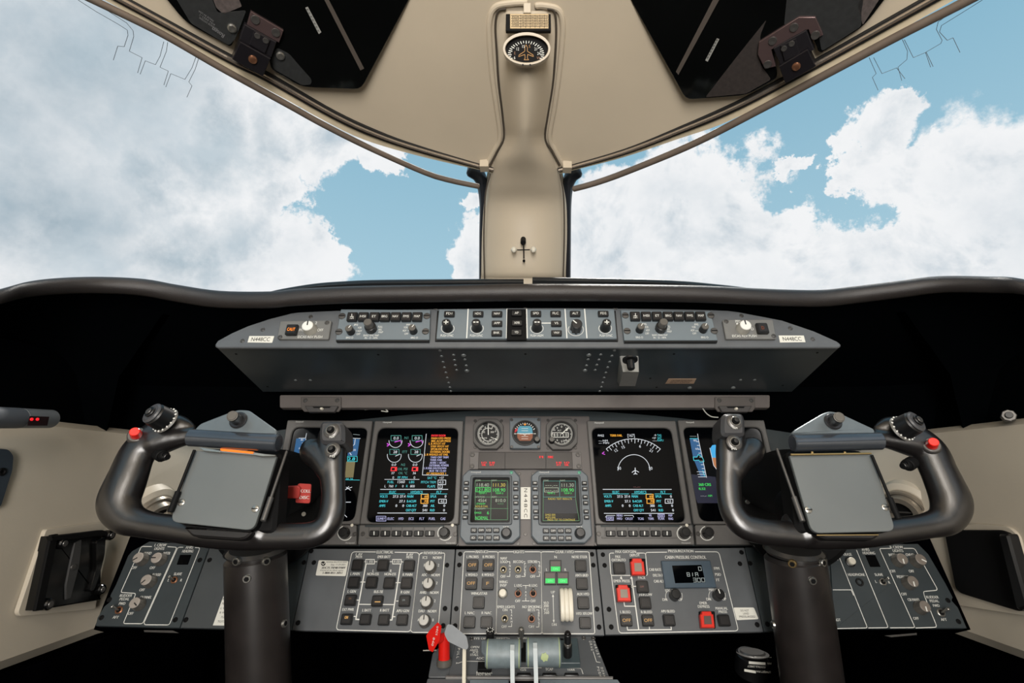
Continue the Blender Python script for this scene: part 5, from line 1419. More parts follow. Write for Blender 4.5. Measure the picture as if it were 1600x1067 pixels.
seg7(1093, 888.5, 4.2, 5.6, '0'); seg7(1075, 897.5, 4, 5.6, '8'); g.line([(1082, 895), (1082.3, 900)], .9, sg_); seg7(1088, 897.5, 4, 5.6, 'R')
seg7(1085, 906.2, 4.5, 6, '3'); seg7(1091.5, 906.2, 4.5, 6, '0'); seg7(1098, 906, 4.5, 6, '0'); g.build('digits', o)
for x, y in ((1053, 931), (1120.5, 931)): knob(pz, FL, x, y, 8, H0, .015, black, black, pointer=(x > 1100), pang=100, skirt=1.0, name='control_knob', nf=0, flute=0, capr=.92)
p_ = Pr(FL, H0 + .0002)
p_.line([(959, 864), (952, 864), (954.5, 899), (1012, 899), (1008.5, 864), (995, 864)], 1, rad=3).line([(1042, 862.6), (1010, 863), (1008.5, 866)], 1, rad=3).line([(1086, 862), (1123, 862), (1154, 985.5), (967, 989), (955.3, 899)], 1, rad=5)
for s_, x, y, w_ in (('PAX OXYGEN', 977.5, 861.8, 32), ('PRESSURIZATION', 1063.5, 860.8, 39), ('DEPLOY', 991.6, 867.3, 15), ('PAX', 965.4, 869.7, 8), ('OXY/AUTO', 966.5, 874.8, 22), ('CAB RATE', 1023.5, 889.8, 19), ('DELTA P', 1028, 898.7, 15.5), ('CAB ALT', 1029.6, 908, 16), ('FPM', 1119.5, 888, 8), ('PSID', 1121.7, 897.4, 9), ('FT', 1121.5, 906, 5),
                     ('PACK', 1002.6, 902.4, 11.5), ('EMER PRESS', 971.3, 907.6, 25), ('HI FLOW', 1008.8, 928.8, 20), ('L BLEED', 977, 956, 16), ('R BLEED', 1010, 956, 17), ('APU BLEED', 1043.4, 954.8, 21.5), ('LDG ALT', 1048, 922.3, 17), ('MANUAL', 1117, 921.5, 19), ('DN', 1038.6, 936.7, 7), ('UP', 1063, 936.7, 6), ('DN', 1107, 936, 7), ('UP', 1131.5, 935.8, 6),
                     ('EMER', 1098.7, 942, 11.5), ('DEPRESS', 1099.3, 947.4, 18), ('MANUAL', 1127.4, 950.3, 19), ('PRESS', 1129.2, 955.6, 13)): T(s_, x, y, w_)
T('CABIN PRESSURE CONTROL', 1071, 870.5, 64, 5)
for x in (1053, 1120.5): p_.arc(x, 931, 13, 150, 205, .9).arc(x, 931, 13, -25, 20, .9)
p_.line([(987, 902), (998, 984)], 1.6).line([(970.5, 901), (971.5, 905)], 1.2).line([(975, 941), (976, 947), (992, 947)], 1.3).line([(980, 979.5), (980.5, 984.2), (1049, 983.6), (1048.5, 979.5)], 1.4).line([(1014.5, 979), (1014.8, 983.6)], 1.3).line([(988, 916), (994.5, 916)], 1.3).line([(1005, 926), (1005.3, 930)], 1.2)
p_.fill([(984.5, 904), (986.5, 900), (988.7, 904)], white).fill([(968.5, 904), (970.3, 900), (972.5, 904)], white).arc(988, 916, 2, 0, 360, .9)
p_.build('lettering', pz)
lscrews(pz, [(942, 866.5), (944.7, 883.3), (951.5, 952), (955, 979.5), (1156, 880.7), (1183, 976), (1158.5, 863)])
pl = [(1146, 949), (1178, 949), (1185.6, 967.2), (1151.3, 968.8)]
o = gthing('warning_placard', FL, pl, 'white DO NOT LAND PRESSURIZED placard right of the pressurization keys', 'placard')
plate('label_card', o, FL, pl, H0, H0 + .0006, placard, 2, .0001)
Pr(FL, H0 + .0008).t('DO NOT', 1163.5, 953.8, 3.2, ink, w=13).t('LAND', 1165.5, 958.5, 3.2, ink, w=9).t('PRESSURIZED', 1167.5, 963.3, 3.2, ink, w=25).build('lettering', o)

# left and right side consoles
ls = lthing([(233, 846), (327.5, 852), (280, 981), (149, 978), (152, 965), (163, 947), (172, 940), (172, 930), (181, 913), (200, 868), (206, 861)], 'left crew light panel with four grey knobs beside the cream wall', sidegrey)
bl = lthing([(329, 852), (452, 856), (430, 984), (281.5, 981)], 'plain grey blanking panel behind the left control column', mat('panel_blank', (64, 68, 70), .5, nscale=20, noise=.1))
br_ = lthing([(454, 857), (483, 857), (455, 985), (431, 984)], 'narrow grey filler panel right of the left control column', sidegrey)
lk = lambda pr_, *a: None
p_ = Pr(FL, H0 + .0002)
p_.line([(237, 853.8), (221, 853.6), (188.6, 925.5), (212.5, 927), (192.5, 974.2), (223, 974.4), (276.5, 855), (262, 854)], 1, rad=3).line([(286, 855), (278, 855), (225, 973), (226.5, 976), (264.5, 976.3), (312.6, 855.8), (305, 855.5)], 1, rad=3)
for s_, x, y, w_ in (('L CREW', 250.8, 851.5, 18), ('LIGHTS', 249.2, 857, 15), ('OVHD', 230.5, 864.3, 12), ('INSTR', 260.5, 864.3, 11), ('OFF', 209.7, 886.8, 8), ('OFF', 238.2, 887, 8), ('FLOOD', 244.8, 897.8, 13), ('OFF', 222, 921.5, 8), ('CB PANEL', 227.8, 933, 18), ('OFF', 204.3, 958.3, 8), ('RUDDER', 197, 930.3, 19), ('PEDAL', 194.8, 935.8, 15), ('FWD', 191, 942.8, 9.5), ('AFT', 180.8, 964.2, 9),
                     ('AHRS', 296, 855.2, 12), ('HEADING', 293.5, 861, 17), ('SLAVE', 278, 896.6, 12), ('L', 263.4, 906.3, 2), ('R', 283.2, 906.3, 2.3)): T(s_, x, y, w_)
p_.build('lettering', ls)
cs = mat('cap_side', (158, 150, 142), .45)
for x, y, a in ((223.5, 874.8, 215), (251.8, 875, 180), (236, 909, 230), (218.5, 944.5, 325)): knob(ls, FL, x, y, 9.3, H0, .014, cs, knobbase, pang=a, mark=ink, skirt=1.05, name='dimmer_knob', capr=.84, nf=14, flute=.05)
toggle(ls, FL, 272.5, 906.3, 5.2, H0, 150, .012, copper); toggle(ls, FL, 186.3, 953.3, 5.6, H0, 150, .014, copper)
plate('heading_window', ls, FL, [(281, 866.5), (299, 866.5), (293.5, 882), (275.5, 882)], H0, H0 + .0008, screen_m, 1)
lscrews(ls, [(312.3, 875), (274, 968.3), (158.7, 965), (171, 937)]); lscrews(bl, [(327.6, 875), (290.5, 968.3)]); lscrews(br_, [(475, 878.8)])
pl = [(357, 909), (420, 909), (412, 978), (332.5, 977)]
o = gthing('fuel_placard', FL, pl, 'cream fuel table placard partly hidden behind the left control column', 'placard')
plate('label_card', o, FL, pl, H0, H0 + .0006, placard, 0, .0001)
q_ = Pr(FL, H0 + .0008)
for k, (s_, x) in enumerate((('WING 200', 362), ('JET A 6.7', 361), ('MAIN 208', 359), ('FUEL QTY LBS', 358), ('L WING 1500', 356), ('R WING 1500', 354.5), ('FUSELAGE 1800', 357), ('TOTAL 4800', 351))): q_.t(s_, x + 2, 922 + k * 7, 3.2, ink, w=26)
q_.line([(352, 950), (400, 950)], .8, ink); q_.build('lettering', o)

rs = lthing([(1296, 852), (1434.5, 849.5), (1438, 853), (1451, 866), (1478, 912), (1489, 933), (1487, 938), (1497, 949), (1511, 981.5), (1304, 982.5)], 'right crew light panel with four grey knobs and heading window', sidegrey)
p_ = Pr(FL, H0 + .0002)
p_.line([(1291, 866.6), (1306, 866.4), (1309, 875)], 1).line([(1301.5, 921.5), (1330, 921.5), (1333.6, 930)], 1).line([(1307.5, 861), (1355.5, 981), (1306, 982)], 1, rad=3).line([(1338.3, 859.5), (1388, 980.5), (1357, 981)], 1, rad=3).line([(1392, 856.6), (1374, 857), (1429.8, 980.5), (1391, 980.8)], 1, rad=3)
p_.line([(1412, 856.6), (1429, 856.6), (1465.6, 922), (1442.8, 924), (1444, 930), (1464.3, 980), (1431, 981)], 1, rad=4)
for s_, x, y, w_ in (('ERASE', 1324, 866, 13), ('HEADPHONE', 1337.8, 897.7, 26), ('HEADING', 1357.3, 863.9, 19), ('AHRS', 1352, 858.5, 12), ('SLAVE', 1372.8, 897.7, 12.5), ('R CREW', 1400.5, 854.7, 20), ('LIGHTS', 1402.7, 860.2, 16), ('INSTR', 1394, 866.8, 11), ('OVHD', 1421.5, 866.6, 13), ('OFF', 1395, 892.2, 8), ('OFF', 1423.8, 892.2, 8),
                     ('PEDESTAL', 1410.8, 901, 19), ('OFF', 1412.4, 928, 8.5), ('CB PANEL', 1427.6, 936.8, 19), ('OFF', 1431, 966, 8.5), ('RUDDER', 1456.6, 932.8, 19), ('PEDAL', 1459.6, 938.8, 14), ('FWD', 1462.6, 946, 10), ('AFT', 1474.4, 967.8, 9), ('HOT', 1308.5, 968.3, 9), ('L', 1368.5, 908.5, 2), ('R', 1389, 909.5, 2.3)): T(s_, x, y, w_)
p_.build('lettering', rs)
cs2 = mat('cap_side_right', (120, 112, 104), .45)
for x, y, a in ((1402.5, 876.5, 260), (1431, 877.5, 330), (1418.5, 911.5, 260), (1437, 950, 260)): knob(rs, FL, x, y, 9.6, H0, .014, cs2, knobbase, pang=a, skirt=1.05, name='dimmer_knob', capr=.84, nf=14, flute=.05)
toggle(rs, FL, 1379, 909.2, 5.6, H0, 30, .013, steel); toggle(rs, FL, 1470, 957, 6.2, H0, 30, .014, steel)
plate('heading_window', rs, FL, [(1352, 867), (1368, 867), (1376.5, 885.5), (1360, 885.5)], H0, H0 + .0008, screen_m, 1)
a_ = at(FL, 1328, 878, H0); o = part('push_button', rs, lathe([(.0085, 0), (.0085, .002), (.0068, .003)], 24), black, at=a_); part('white_cap', o, lathe([(.0062, 0), (.0062, .006), (.005, .0075), (.0001, .0078)], 24), ivory, at=(a_[0], a_[1], H0 + .002), label='ivory push-button cap')
part('headphone_jack', rs, ring([(.0065 * cos(k * pi / 12), .0065 * sin(k * pi / 12)) for k in range(24)], [(.0038 * cos(k * pi / 12), .0038 * sin(k * pi / 12)) for k in range(24)], 0, .0025, -.001, .0004), black, at=at(FL, 1342.6, 909.6, H0))
lscrews(rs, [(1497.5, 971), (1481, 938)])
rf = lthing([(1164, 855), (1295, 852), (1303, 983), (1194, 987)], 'grey filler panel behind the right control column', sidegrey)
lscrews(rf, [(1172, 880), (1199, 975)])
solid('trim_%d' % n_, toworld(FL, join(prism([FL.uv(*q, -.01) for q in ((205, 838), (1450, 838), (1515, 984), (148, 984))], -.05, -.0075))), hidden, kind='structure'); n_ += 1
for pts_, lab in (([(225, 984.5), (270, 985), (280, 989), (262, 988.5), (226, 987.5)], 'thin bent metal strip under the left crew light panel'), ([(1382, 993), (1432, 989), (1432, 992), (1392, 995.5)], 'thin bent metal strip under the right crew light panel')):
    solid('metal_strip', toworld(FL, prism([FL.uv(*q, -.01) for q in pts_], -.012, -.009)), steelscrew, lab, 'strip', 'metal strips under the side panels')

# ================================================================== pedestal
PH = .0
pts = [(714, 993), (927, 993), (952, 1057), (700, 1057)]
pd = gthing('centre_pedestal', FP, pts, 'grey centre pedestal with printed legends behind the thrust levers', 'pedestal')
wide = [(684, 1000), (716, 993), (926, 993), (962, 1060), (668, 1060)]
plate('side_cheek', pd, FP, [(698, 1000), (712, 998), (704, 1058), (669, 1058), (676, 1020)], -.02, -.002, panelgrey2, 3)
plate('top_plate', pd, FP, pts, -.03, 0, panelgrey2, 1)
plate('front_lip', pd, FP, [(696, 1055), (958, 1056), (958, 1060), (696, 1059)], 0, .005, mat('lip_grey', (112, 110, 108), .4), 1)
plate('lower_block', pd, FP, [(734, 1061), (795, 1061), (795, 1090), (732, 1090)], -.01, .004, bluegrey, 1); plate('lower_block', pd, FP, [(843, 1061), (965, 1061), (985, 1090), (845, 1090)], -.01, .004, bluegrey, 1)
plate('lower_block', pd, FP, [(668, 1060), (733, 1060), (731, 1090), (660, 1090)], -.01, .002, panelgrey2, 1)
plate('lower_block', pd, FP, [(796, 1061), (842, 1061), (844, 1090), (795, 1090)], -.03, -.006, blackm, 1)
p_ = Pr(FP, .0002)
for s_, x, y, w_, hp in (('SYS OFF', 751, 997.5, 22, 3.2), ('JERSEY', 782, 997.5, 14, 3.2), ('OPEN', 742, 1011, 13, 3.4), ('ANTI', 740, 1015.8, 12, 3.2), ('ICE', 743, 1019, 8, 3), ('STALL', 741, 1023, 13, 3.4), ('ADC', 750, 1028.5, 12, 3.6), ('RADIO CTL', 757, 1050.5, 25, 3.8), ('HOT BUS', 755.5, 1053.8, 22, 3.6), ('G/S', 817.5, 1046.5, 9, 3), ('TCAP', 858, 1045.7, 12, 4), ('TERR', 892, 1046.5, 12, 3), ('WARN', 817, 997, 17, 2.6)): p_.t(s_, x, y, hp, w=w_, bold=.25)
for s_, x0, y0, dx, dy in (('PULL A', 717, 1014, -.6, 4.4), ('THRUST', 928, 1003, 1.6, 4.6), ('DRAG', 922.5, 1003, 1.0, 4.0), ('DOWN', 940.5, 1044, 1.2, 4.2), ('PUSH', 934.5, 1043, 1.2, 4.2)):
    for k, ch in enumerate(s_): p_.t(ch, x0 + dx * k, y0 + dy * k, 3.2, w=3, rot=-90)
p_.line([(728, 1033), (757, 1033.5)], .8).line([(804, 1052), (804, 1043.5), (846, 1043.3)], .9, rad=3).line([(870, 1043.3), (908, 1044), (911, 1053)], .9, rad=3).line([(790, 996.5), (796, 997.5), (797, 1001)], .8).line([(927, 1018), (932, 1034), (938, 1035)], .8).line([(716, 1036), (722, 1034)], .8)
p_.build('lettering', pd)
for x in (818.5, 858.5, 893): key(pd, FP, x, 1053, 22, 5, 0, None, hz=.004, frame=False, name='guarded_key', cap=blackm)
plate('radio_key', pd, FP, [(747, 1033), (768, 1033), (768, 1046), (746, 1046)], 0, .006, blackm, 1)
plate('flap_gate', pd, FP, [(868, 996.5), (902, 996.5), (907, 1036), (866, 1036)], 0, .010, mat('gate_grey', (62, 74, 78), .45), 1)
plate('black_slot', pd, FP, [(843, 997), (880, 997), (881, 1000), (843, 1000)], .010, .0105, blackm, 0); plate('centre_slot', pd, FP, [(814, 1003), (822, 1003), (822, 1034), (813, 1034)], 0, .001, blackm, 0)
plate('arc_scale', pd, FP, [(752, 1000), (762, 1000), (760, 1024), (752, 1018)], 0, .004, bluegrey, 3)
for x, y in ((737, 998), (912, 997), (927, 997.5)): screw(pd, FP, x, y, 0, steelscrew, 1.0)
LD = .70
CAMD = Vector((0, cos(PITCH), sin(PITCH)))


def pd3(px, py, d):
    """point along a line of sight, d metres along the view axis"""
    return EYE + ray(px, py) * d


def lever(nm, cyl, arm, lab, grp, d=LD):
    base = pd3((cyl[0] + cyl[2]) / 2, 1085, d + .02)
    o = wthing(nm, base, lab, 'lever', grp)
    y = (cyl[1] + cyl[3]) / 2; r = (cyl[3] - cyl[1]) / 2 * d / F
    a = pd3(cyl[0], y, d); b = pd3(cyl[2], y, d)
    L_ = [(*(a.lerp(b, t)), r * s_) for t, s_ in ((0, .88), (.03, .97), (.08, 1.0), (.5, .98), (.92, 1.0), (.97, .97), (1, .88))]
    solid('grip', sweep(L_, 32, Vector((0, 0, 1)), raw=True, cap=False), lever_m, par=o)
    for t in (.06, .95):
        c0 = a.lerp(b, t); solid('worn_edge', sweep([(*(a.lerp(b, t - .012)), r * 1.004), (*(a.lerp(b, t + .012)), r * 1.006)], 32, raw=True, cap=False), lever_y, par=o, label='yellow worn edge of the grip')
    w_ = (arm[2] - arm[0]) / 2
    p0 = pd3((arm[0] + arm[2]) / 2, arm[1], d - r * 1.25); p1 = pd3((arm[0] + arm[2]) / 2 + arm[4], 1100, d - r * 1.35 + .0)
    h_ = w_ * (d - r) / F
    u = Vector((1, 0, 0)) * h_; n_v = Vector((0, 1, .3)).normalized() * .012
    V = [p0 - u, p0 + u, p1 + u, p1 - u]; V += [v + n_v for v in V]
    solid('arm', ([tuple(v) for v in V], [(0, 1, 2, 3), (7, 6, 5, 4), (0, 4, 5, 1), (1, 5, 6, 2), (2, 6, 7, 3), (3, 7, 4, 0)]), armwhite, par=o, smooth=False)
    return o, a, b, r


lvL = lever('thrust_lever', (759, 1001, 814, 1041), (797, 1016, 803.5, 1067, 1), 'left sage-grey thrust lever grip on a pale arm', 'thrust levers')
lvR = lever('thrust_lever', (822, 999, 876, 1039), (833, 1013, 839.5, 1067, 2.5), 'right sage-grey thrust lever with a yellow-green worn spot', 'thrust levers')
# worn spot on the right lever
o = bpy.data.objects; c0 = pd3(851, 1027, LD - 20.3 * LD / F)
V = [c0]; n = 14
for k in range(n):
    rr = .0052 * (1 + .16 * sin(k * 2.7)); V.append(c0 + Vector((cos(2 * pi * k / n) * rr, abs(sin(2 * pi * k / n)) * .0006, sin(2 * pi * k / n) * rr)))
V2 = [v + Vector((0, .004, 0)) for v in V]
solid('worn_spot', ([tuple(v) for v in V + V2], [(0, 1 + k, 1 + (k + 1) % n) for k in range(n)] + [(1 + k, n + 2 + k, n + 2 + (k + 1) % n, 1 + (k + 1) % n) for k in range(n)]), lever_y, par=lvR[0], label='yellow-green worn spot')
# round knobs beside the levers
for nm, px, y0, y1, rp, m, lab, cat_ in (('rotary_control', 766, 985, 1003, 6.6, black, 'fluted black knob with white ticks standing behind the left thrust lever', 'knob'), ('stalk_switch', 814.5, 983, 1010, 4.2, steel, 'chrome round-headed stalk switch between the thrust levers', 'switch'),
                                     ('flap_handle', 887, 990, 1024, 6.4, black, 'black cylindrical handle standing right of the thrust levers', 'handle')):
    d = .76; a = pd3(px, y1, d); b = pd3(px, y0, d - .012); r = rp * d / F
    if nm == 'flap_handle':
        o = wthing(nm, a, lab, cat_); solid('lower_barrel', tube(a, a.lerp(b, .52), r * 1.05, 24), m, par=o); solid('neck', tube(a.lerp(b, .5), a.lerp(b, .60), r * .9, 20), knobbase, par=o); solid('upper_barrel', tube(a.lerp(b, .6), b, r * .82, 24), m, par=o); solid('cap', tube(b, b + (b - a).normalized() * .003, r * .6, 20), keycap, par=o)
    elif nm == 'stalk_switch':
        o = wthing(nm, a, lab, cat_); solid('stem', tube(a, a.lerp(b, .7), r * .75, 16, r * .5), m, par=o); solid('head', sweep([(*a.lerp(b, .62), r * .7), (*a.lerp(b, .8), r * 1.1), (*b, r)], 20, raw=False), m, par=o)
    else:
        o = wthing(nm, a, lab, cat_); solid('barrel', tube(a, b, r, 24, r * .95), m, par=o)
        for k in range(8):
            ang = 2 * pi * k / 8; dv = Vector((cos(ang), sin(ang) * .45, sin(ang) * .5)); solid('tick', tube(b + dv * r * .5 + Vector((0, -.0012, .0012)), b + dv * r * .85 + Vector((0, -.0012, .0012)), .0006, 5), white, par=o)
# red guarded T handle and grey lever to the left
base = pd3(694, 1034, .762); o = wthing('emergency_handle', base, 'red diamond-topped emergency handle left of the pedestal', 'handle')
solid('collar', tube(base - Vector((0, 0, .006)), base + Vector((0, 0, .004)), .0115, 24), knobbase, par=o); solid('stem', tube(base, pd3(694, 992, .768), .0088, 24, .0085), redp, par=o)
P = [(684, 972), (690, 978), (687, 1000), (676, 1019), (670, 1015), (666, 993), (671, 985)]
dd = [.775] * 7; V = [pd3(x, y, .748) for x, y in P]; V2 = [pd3(x, y, .760) for x, y in P]; n = 7
solid('diamond_grip', ([tuple(v) for v in V + V2], [tuple(range(n)), tuple(n + k for k in reversed(range(n)))] + [(k, (k + 1) % n, n + (k + 1) % n, n + k) for k in range(n)]), redp, par=o, smooth=False)
solid('bridge', tube(pd3(680, 998, .755), pd3(694, 996, .768), .007, 16), redp, par=o)
solid('pull_pin', tube(pd3(661, 1016.5, .752), pd3(682, 1016, .752), .0012, 10), steel, par=o)
FE = f3(pd3(669, 1005, .7475), pd3(688, 1005, .7475), pd3(669, 990, .7475)); th = bpy.data.objects.new('x', None); bpy.data.objects.remove(th)
q_ = Pr(FE, .0004)
for s_, x, y in (('S', 683.5, 979.5), ('V', 683.2, 983.5), ('C', 682.5, 987.5), ('T', 681.8, 991), ('0', 678, 997.5), ('-', 677.5, 1000), ('G', 676.8, 1003), ('O', 675.8, 1007)): q_.t(s_, x, y, 3, w=3.2, rot=-80, bold=.3)
V = [FE.w(*v) for v in q_.V]; solid('lettering', ([tuple(v) for v in V], q_.F), white, par=o, smooth=False)
o = wthing('spoiler_lever', pd3(725, 1067, .79), 'grey paddle lever on a thin cream stalk left of the thrust levers', 'lever')
P = roundpoly([(699, 975), (707, 976), (729, 994), (732, 1010), (730, 1015), (724, 1014), (700, 1002), (694, 990)], 3, 3); n = len(P)
V = [pd3(x, y, .735) for x, y in P] + [pd3(x, y, .746) for x, y in P]
solid('paddle', ([tuple(v) for v in V], [tuple(range(n)), tuple(n + k for k in reversed(range(n)))] + [(k, (k + 1) % n, n + (k + 1) % n, n + k) for k in range(n)]), mat('paddle_grey', (150, 154, 158), .4), par=o, ang=50)
p0, p1 = pd3(725.5, 1010, .742), pd3(724.3, 1100, .70); u = Vector((1, 0, 0)) * .0025; nv = Vector((0, 1, .3)).normalized() * .01
V = [p0 - u, p0 + u, p1 + u, p1 - u]; V += [v + nv for v in V]
solid('stalk', ([tuple(v) for v in V], [(0, 1, 2, 3), (7, 6, 5, 4), (0, 4, 5, 1), (1, 5, 6, 2), (2, 6, 7, 3), (3, 7, 4, 0)]), mat('stalk_cream', (196, 190, 172), .45), par=o, smooth=False)

# ================================================================== control wheels and columns
def ybody(path, h0=.0):
    """px path with radius in px -> tube in FY coordinates"""
    out = []
    for q in path:
        x, y, r = q[:3]; h = q[3] if len(q) > 3 else 0
        u, v = FY.uv(x, y, h); su, _ = FY.sc(x, y, h); out.append((u, v, h, r * su))
    return out


def seg_tube(par, name, a, b, r, m, label=None, n=16, r2=None, sub=None):
    A = at(FY, *a); B = at(FY, *b); su, _ = FY.sc(a[0], a[1], a[2]); r_ = r * su
    return part(name, par, tube(A, B, r_, n, (r2 or r) * su), m, label=label)


def remesh_union(name, par, tubes, m, voxel=.0022, ang=180):
    """one continuous body grown from several overlapping sweeps"""
    V, Fc = join(*tubes); me = bpy.data.meshes.new(name); me.from_pydata([tuple(v) for v in V], [], Fc)
    import bmesh
    bm = bmesh.new(); bm.from_mesh(me); bmesh.ops.recalc_face_normals(bm, faces=bm.faces); bm.to_mesh(me); bm.free()
    tmp = bpy.data.objects.new('tmp', me); COL.objects.link(tmp)
    md = tmp.modifiers.new('r', 'REMESH'); md.mode = 'VOXEL'; md.voxel_size = voxel; md.use_smooth_shade = True
    m2 = tmp.modifiers.new('s', 'SMOOTH'); m2.iterations = 6; m2.factor = .5
    dg = bpy.context.evaluated_depsgraph_get(); ev = tmp.evaluated_get(dg)
    m3 = bpy.data.meshes.new_from_object(ev); bpy.data.objects.remove(tmp)
    vs_ = [tuple(v.co) for v in m3.vertices]; fs = [tuple(p.vertices) for p in m3.polygons]; bpy.data.meshes.remove(m3)
    o = part(name, par, (vs_, fs), m, ang=ang); return o


def build_wheel(s, lab):
    o = thing('control_wheel', FY, FY.uv(*s['hub'], -.05), lab, 'control wheel', 'control wheels', -.05)
    up = Vector((0, 0, 1))
    body = [sweep(ybody(s['main']), 24, up, 5, flat=.85), sweep(ybody(s['grip']), 24, up, 5, flat=.85), sweep(ybody(s['arm']), 20, up, 5)]
    for b_ in s['bumps']: body.append(sweep(ybody(b_), 18, up, 4))
    remesh_union('grip_body', o, body, yoke_m)
    # rectangular switch head on the inner horn
    hx, hy, w_, h_ = s['head']; P = [FY.uv(*q, .022) for q in ((hx - w_ * .9, hy - h_), (hx + w_ * .8, hy - h_), (hx + w_, hy - h_ * .4), (hx + w_, hy + h_ * .85), (hx + w_ * .7, hy + h_), (hx - w_ * .95, hy + h_), (hx - w_, hy))]
    hd = part('switch_head', o, prism(roundpoly(P, .009), -.016, .022, .004), mat('head_grey', (56, 56, 58), .4, bump=.1))
    def thumb(par, px, py, h, r=8.2, txt=None):
        su, _ = FY.sc(px, py, h); r_ = r * su; a = at(FY, px, py, h)
        k = part('thumb_switch', par, lathe([(r_ * 1.15, -.004), (r_ * 1.15, .0008), (r_ * .95, .002), (r_ * .74, .0024), (r_ * .7, .0012), (.0001, .0012)], 28), steelscrew, at=a)
        part('chrome_ring', k, ring([(r_ * .72 * cos(q * pi / 14), r_ * .72 * sin(q * pi / 14)) for q in range(28)], [(r_ * .58 * cos(q * pi / 14), r_ * .58 * sin(q * pi / 14)) for q in range(28)], 0, .0035, 0, .0004), steel, at=(a[0], a[1], a[2]))
        part('button', k, lathe([(r_ * .52, 0), (r_ * .50, .005), (r_ * .34, .0075), (.0001, .0078)], 20), black, at=(a[0], a[1], a[2] + .001))
        if txt: Pr(FY, h + .0026).t(txt, px, py + r * .93, 3.2, w=8).build('legend', k)
    thumb(hd, s['t1'][0], s['t1'][1], .022, 10.5, 'TRIM'); thumb(o, s['t2'][0], s['t2'][1], s['t2'][2], 10.5, 'MS')
    # big round knob at the top of the outer horn
    A = Vector(at(FY, *s['k0'])); B = Vector(at(FY, *s['k1'])); su, _ = FY.sc(*s['k1']); d = (B - A).normalized()
    kb = part('trim_knob', o, tube(A, B, 19 * su, 36, 17.5 * su), black)
    part('knob_rim', kb, tube(B, B + d * .003, 16.6 * su, 36, 15 * su), mat('rim_grey', (70, 70, 72), .35), label='grey knob rim')
    part('knob_button', kb, tube(B + d * .003, B + d * .006, 8.5 * su, 28), black); part('button_cap', kb, tube(B + d * .006, B + d * .0075, 5 * su, 24), steelscrew)
    rg = part('knurled_ring', o, tube(A - d * .003, A + d * .0015, 21 * su, 36, 20.5 * su), mat('ring_grey', (96, 94, 90), .4))
    t1 = d.cross(Vector((0, 0, 1))).normalized(); t2 = d.cross(t1)
    for k in range(16):
        a = 2 * pi * k / 16; c = A + d * .0016 + (t1 * cos(a) + t2 * sin(a)) * 19.6 * su
        part('ring_tick', rg, tube(c - (t1 * cos(a) + t2 * sin(a)) * .0012, c + (t1 * cos(a) + t2 * sin(a)) * .0012, .0011, 6), white)
    # red button
    R0 = Vector(at(FY, *s['r0'])); R1 = Vector(at(FY, *s['r1'])); d = (R1 - R0).normalized()
    bb = part('disconnect_button', o, tube(R0 - d * .008, R0, 14 * su, 28, 12.5 * su), steelscrew)
    part('red_cap', bb, tube(R0, R1, 8.4 * su, 28, 7 * su), mat('red_cap', (225, 30, 20), .25, coat=.5), label='red push cap')
    # trigger switch under the outer grip
    tx, ty = s['trig']; tg = part('trigger_switch', o, join(tube(at(FY, tx - 8 * s['sg'], ty - 5, .0), at(FY, tx, ty, .004), .008, 14), tube(at(FY, tx, ty, .004), at(FY, tx + 5 * s['sg'], ty - 1, .006), .0062, 14)), blackm)
    part('trigger_nub', tg, tube(at(FY, tx + 4 * s['sg'], ty, .008), at(FY, tx + 8 * s['sg'], ty + 1, .010), .004, 12), black)
    # clipboard plate
    pl = s['plate']; P = [FY.uv(*q, .030) for q in pl]
    P = roundpoly(P, .0015, 2) if False else P
    n = len(P); Q = []
    pc = ccw(P); Q = roundpoly(pc, .010, 5)
    # sharp top corners, rounded bottom ones
    top2 = sorted(pc, key=lambda q: -q[1])[:2]; Q = [q for q in Q if all(math.dist(q, t) > .0115 for t in top2)]; 
    cx_ = sum(q[0] for q in pc) / n; cy_ = sum(q[1] for q in pc) / n; Q += top2; Q.sort(key=lambda q: math.atan2(q[1] - cy_, q[0] - cx_))
    cb = part('clipboard_plate', o, prism(Q, .026, .030, .0006), plate_m, label='flat grey metal clipboard plate')
    for q in s['pscrew']:
        a = at(FY, *q, .030); k = part('plate_screw', cb, lathe([(.0042, 0), (.0040, .0010), (.0028, .0016), (.0001, .0017)], 20), steel, at=a)
        part('slot', k, box(-.0038, .0038, -.0005, .0005, 0, .0002), blackm, at=(a[0], a[1], .0318))
    ed = part('board_edge', o, prism(Q, .016, .0255, .0008), blackm)
    # housing block behind the plate
    bk = [FY.uv(*q, .015) for q in s['block']]; part('hub_block', o, prism(roundpoly(bk, .01), -.012, .016, .004), blackm)
    hu = FY.uv(*s['hub'], -.02); part('hub_shaft', o, lathe([(.030, -.085), (.030, -.012), (.028, -.008)], 32), blackm, at=(hu[0], hu[1], 0))
    # triangular map-clip bracket, its knob, and the lamp tube
    tr = [FY.uv(*q, .034) for q in s['tri']]; tb = part('clip_bracket', o, prism(roundpoly(tr, .004), .026, .034, .0012), mat('bracket_slate', (106, 114, 118), .35, .4), label='grey triangular clip bracket')
    k0 = Vector(at(FY, *s['kn0'], .034)); part('knob_washer', tb, tube(k0, k0 + Vector((0, 0, .003)), 13.5 * su, 30), mat('washer_dark', (58, 58, 60), .3, .6))
    k1 = Vector(at(FY, *s['kn1'], .054)); dd_ = (k1 - k0).normalized(); kn = part('clip_knob', tb, tube(k0 + Vector((0, 0, .003)), k1, 8.6 * su, 30, 8.4 * su), black)
    part('knob_face', kn, tube(k1, k1 + dd_ * .0015, 8.0 * su, 28, 7 * su), knobbase)
    A = at(FY, *s['tb0'], .028); B = at(FY, *s['tb1'], .028); lt = part('lamp_tube', o, tube(A, B, s['tbr'] * su, 36), tube_m, label='glossy slate lamp tube')
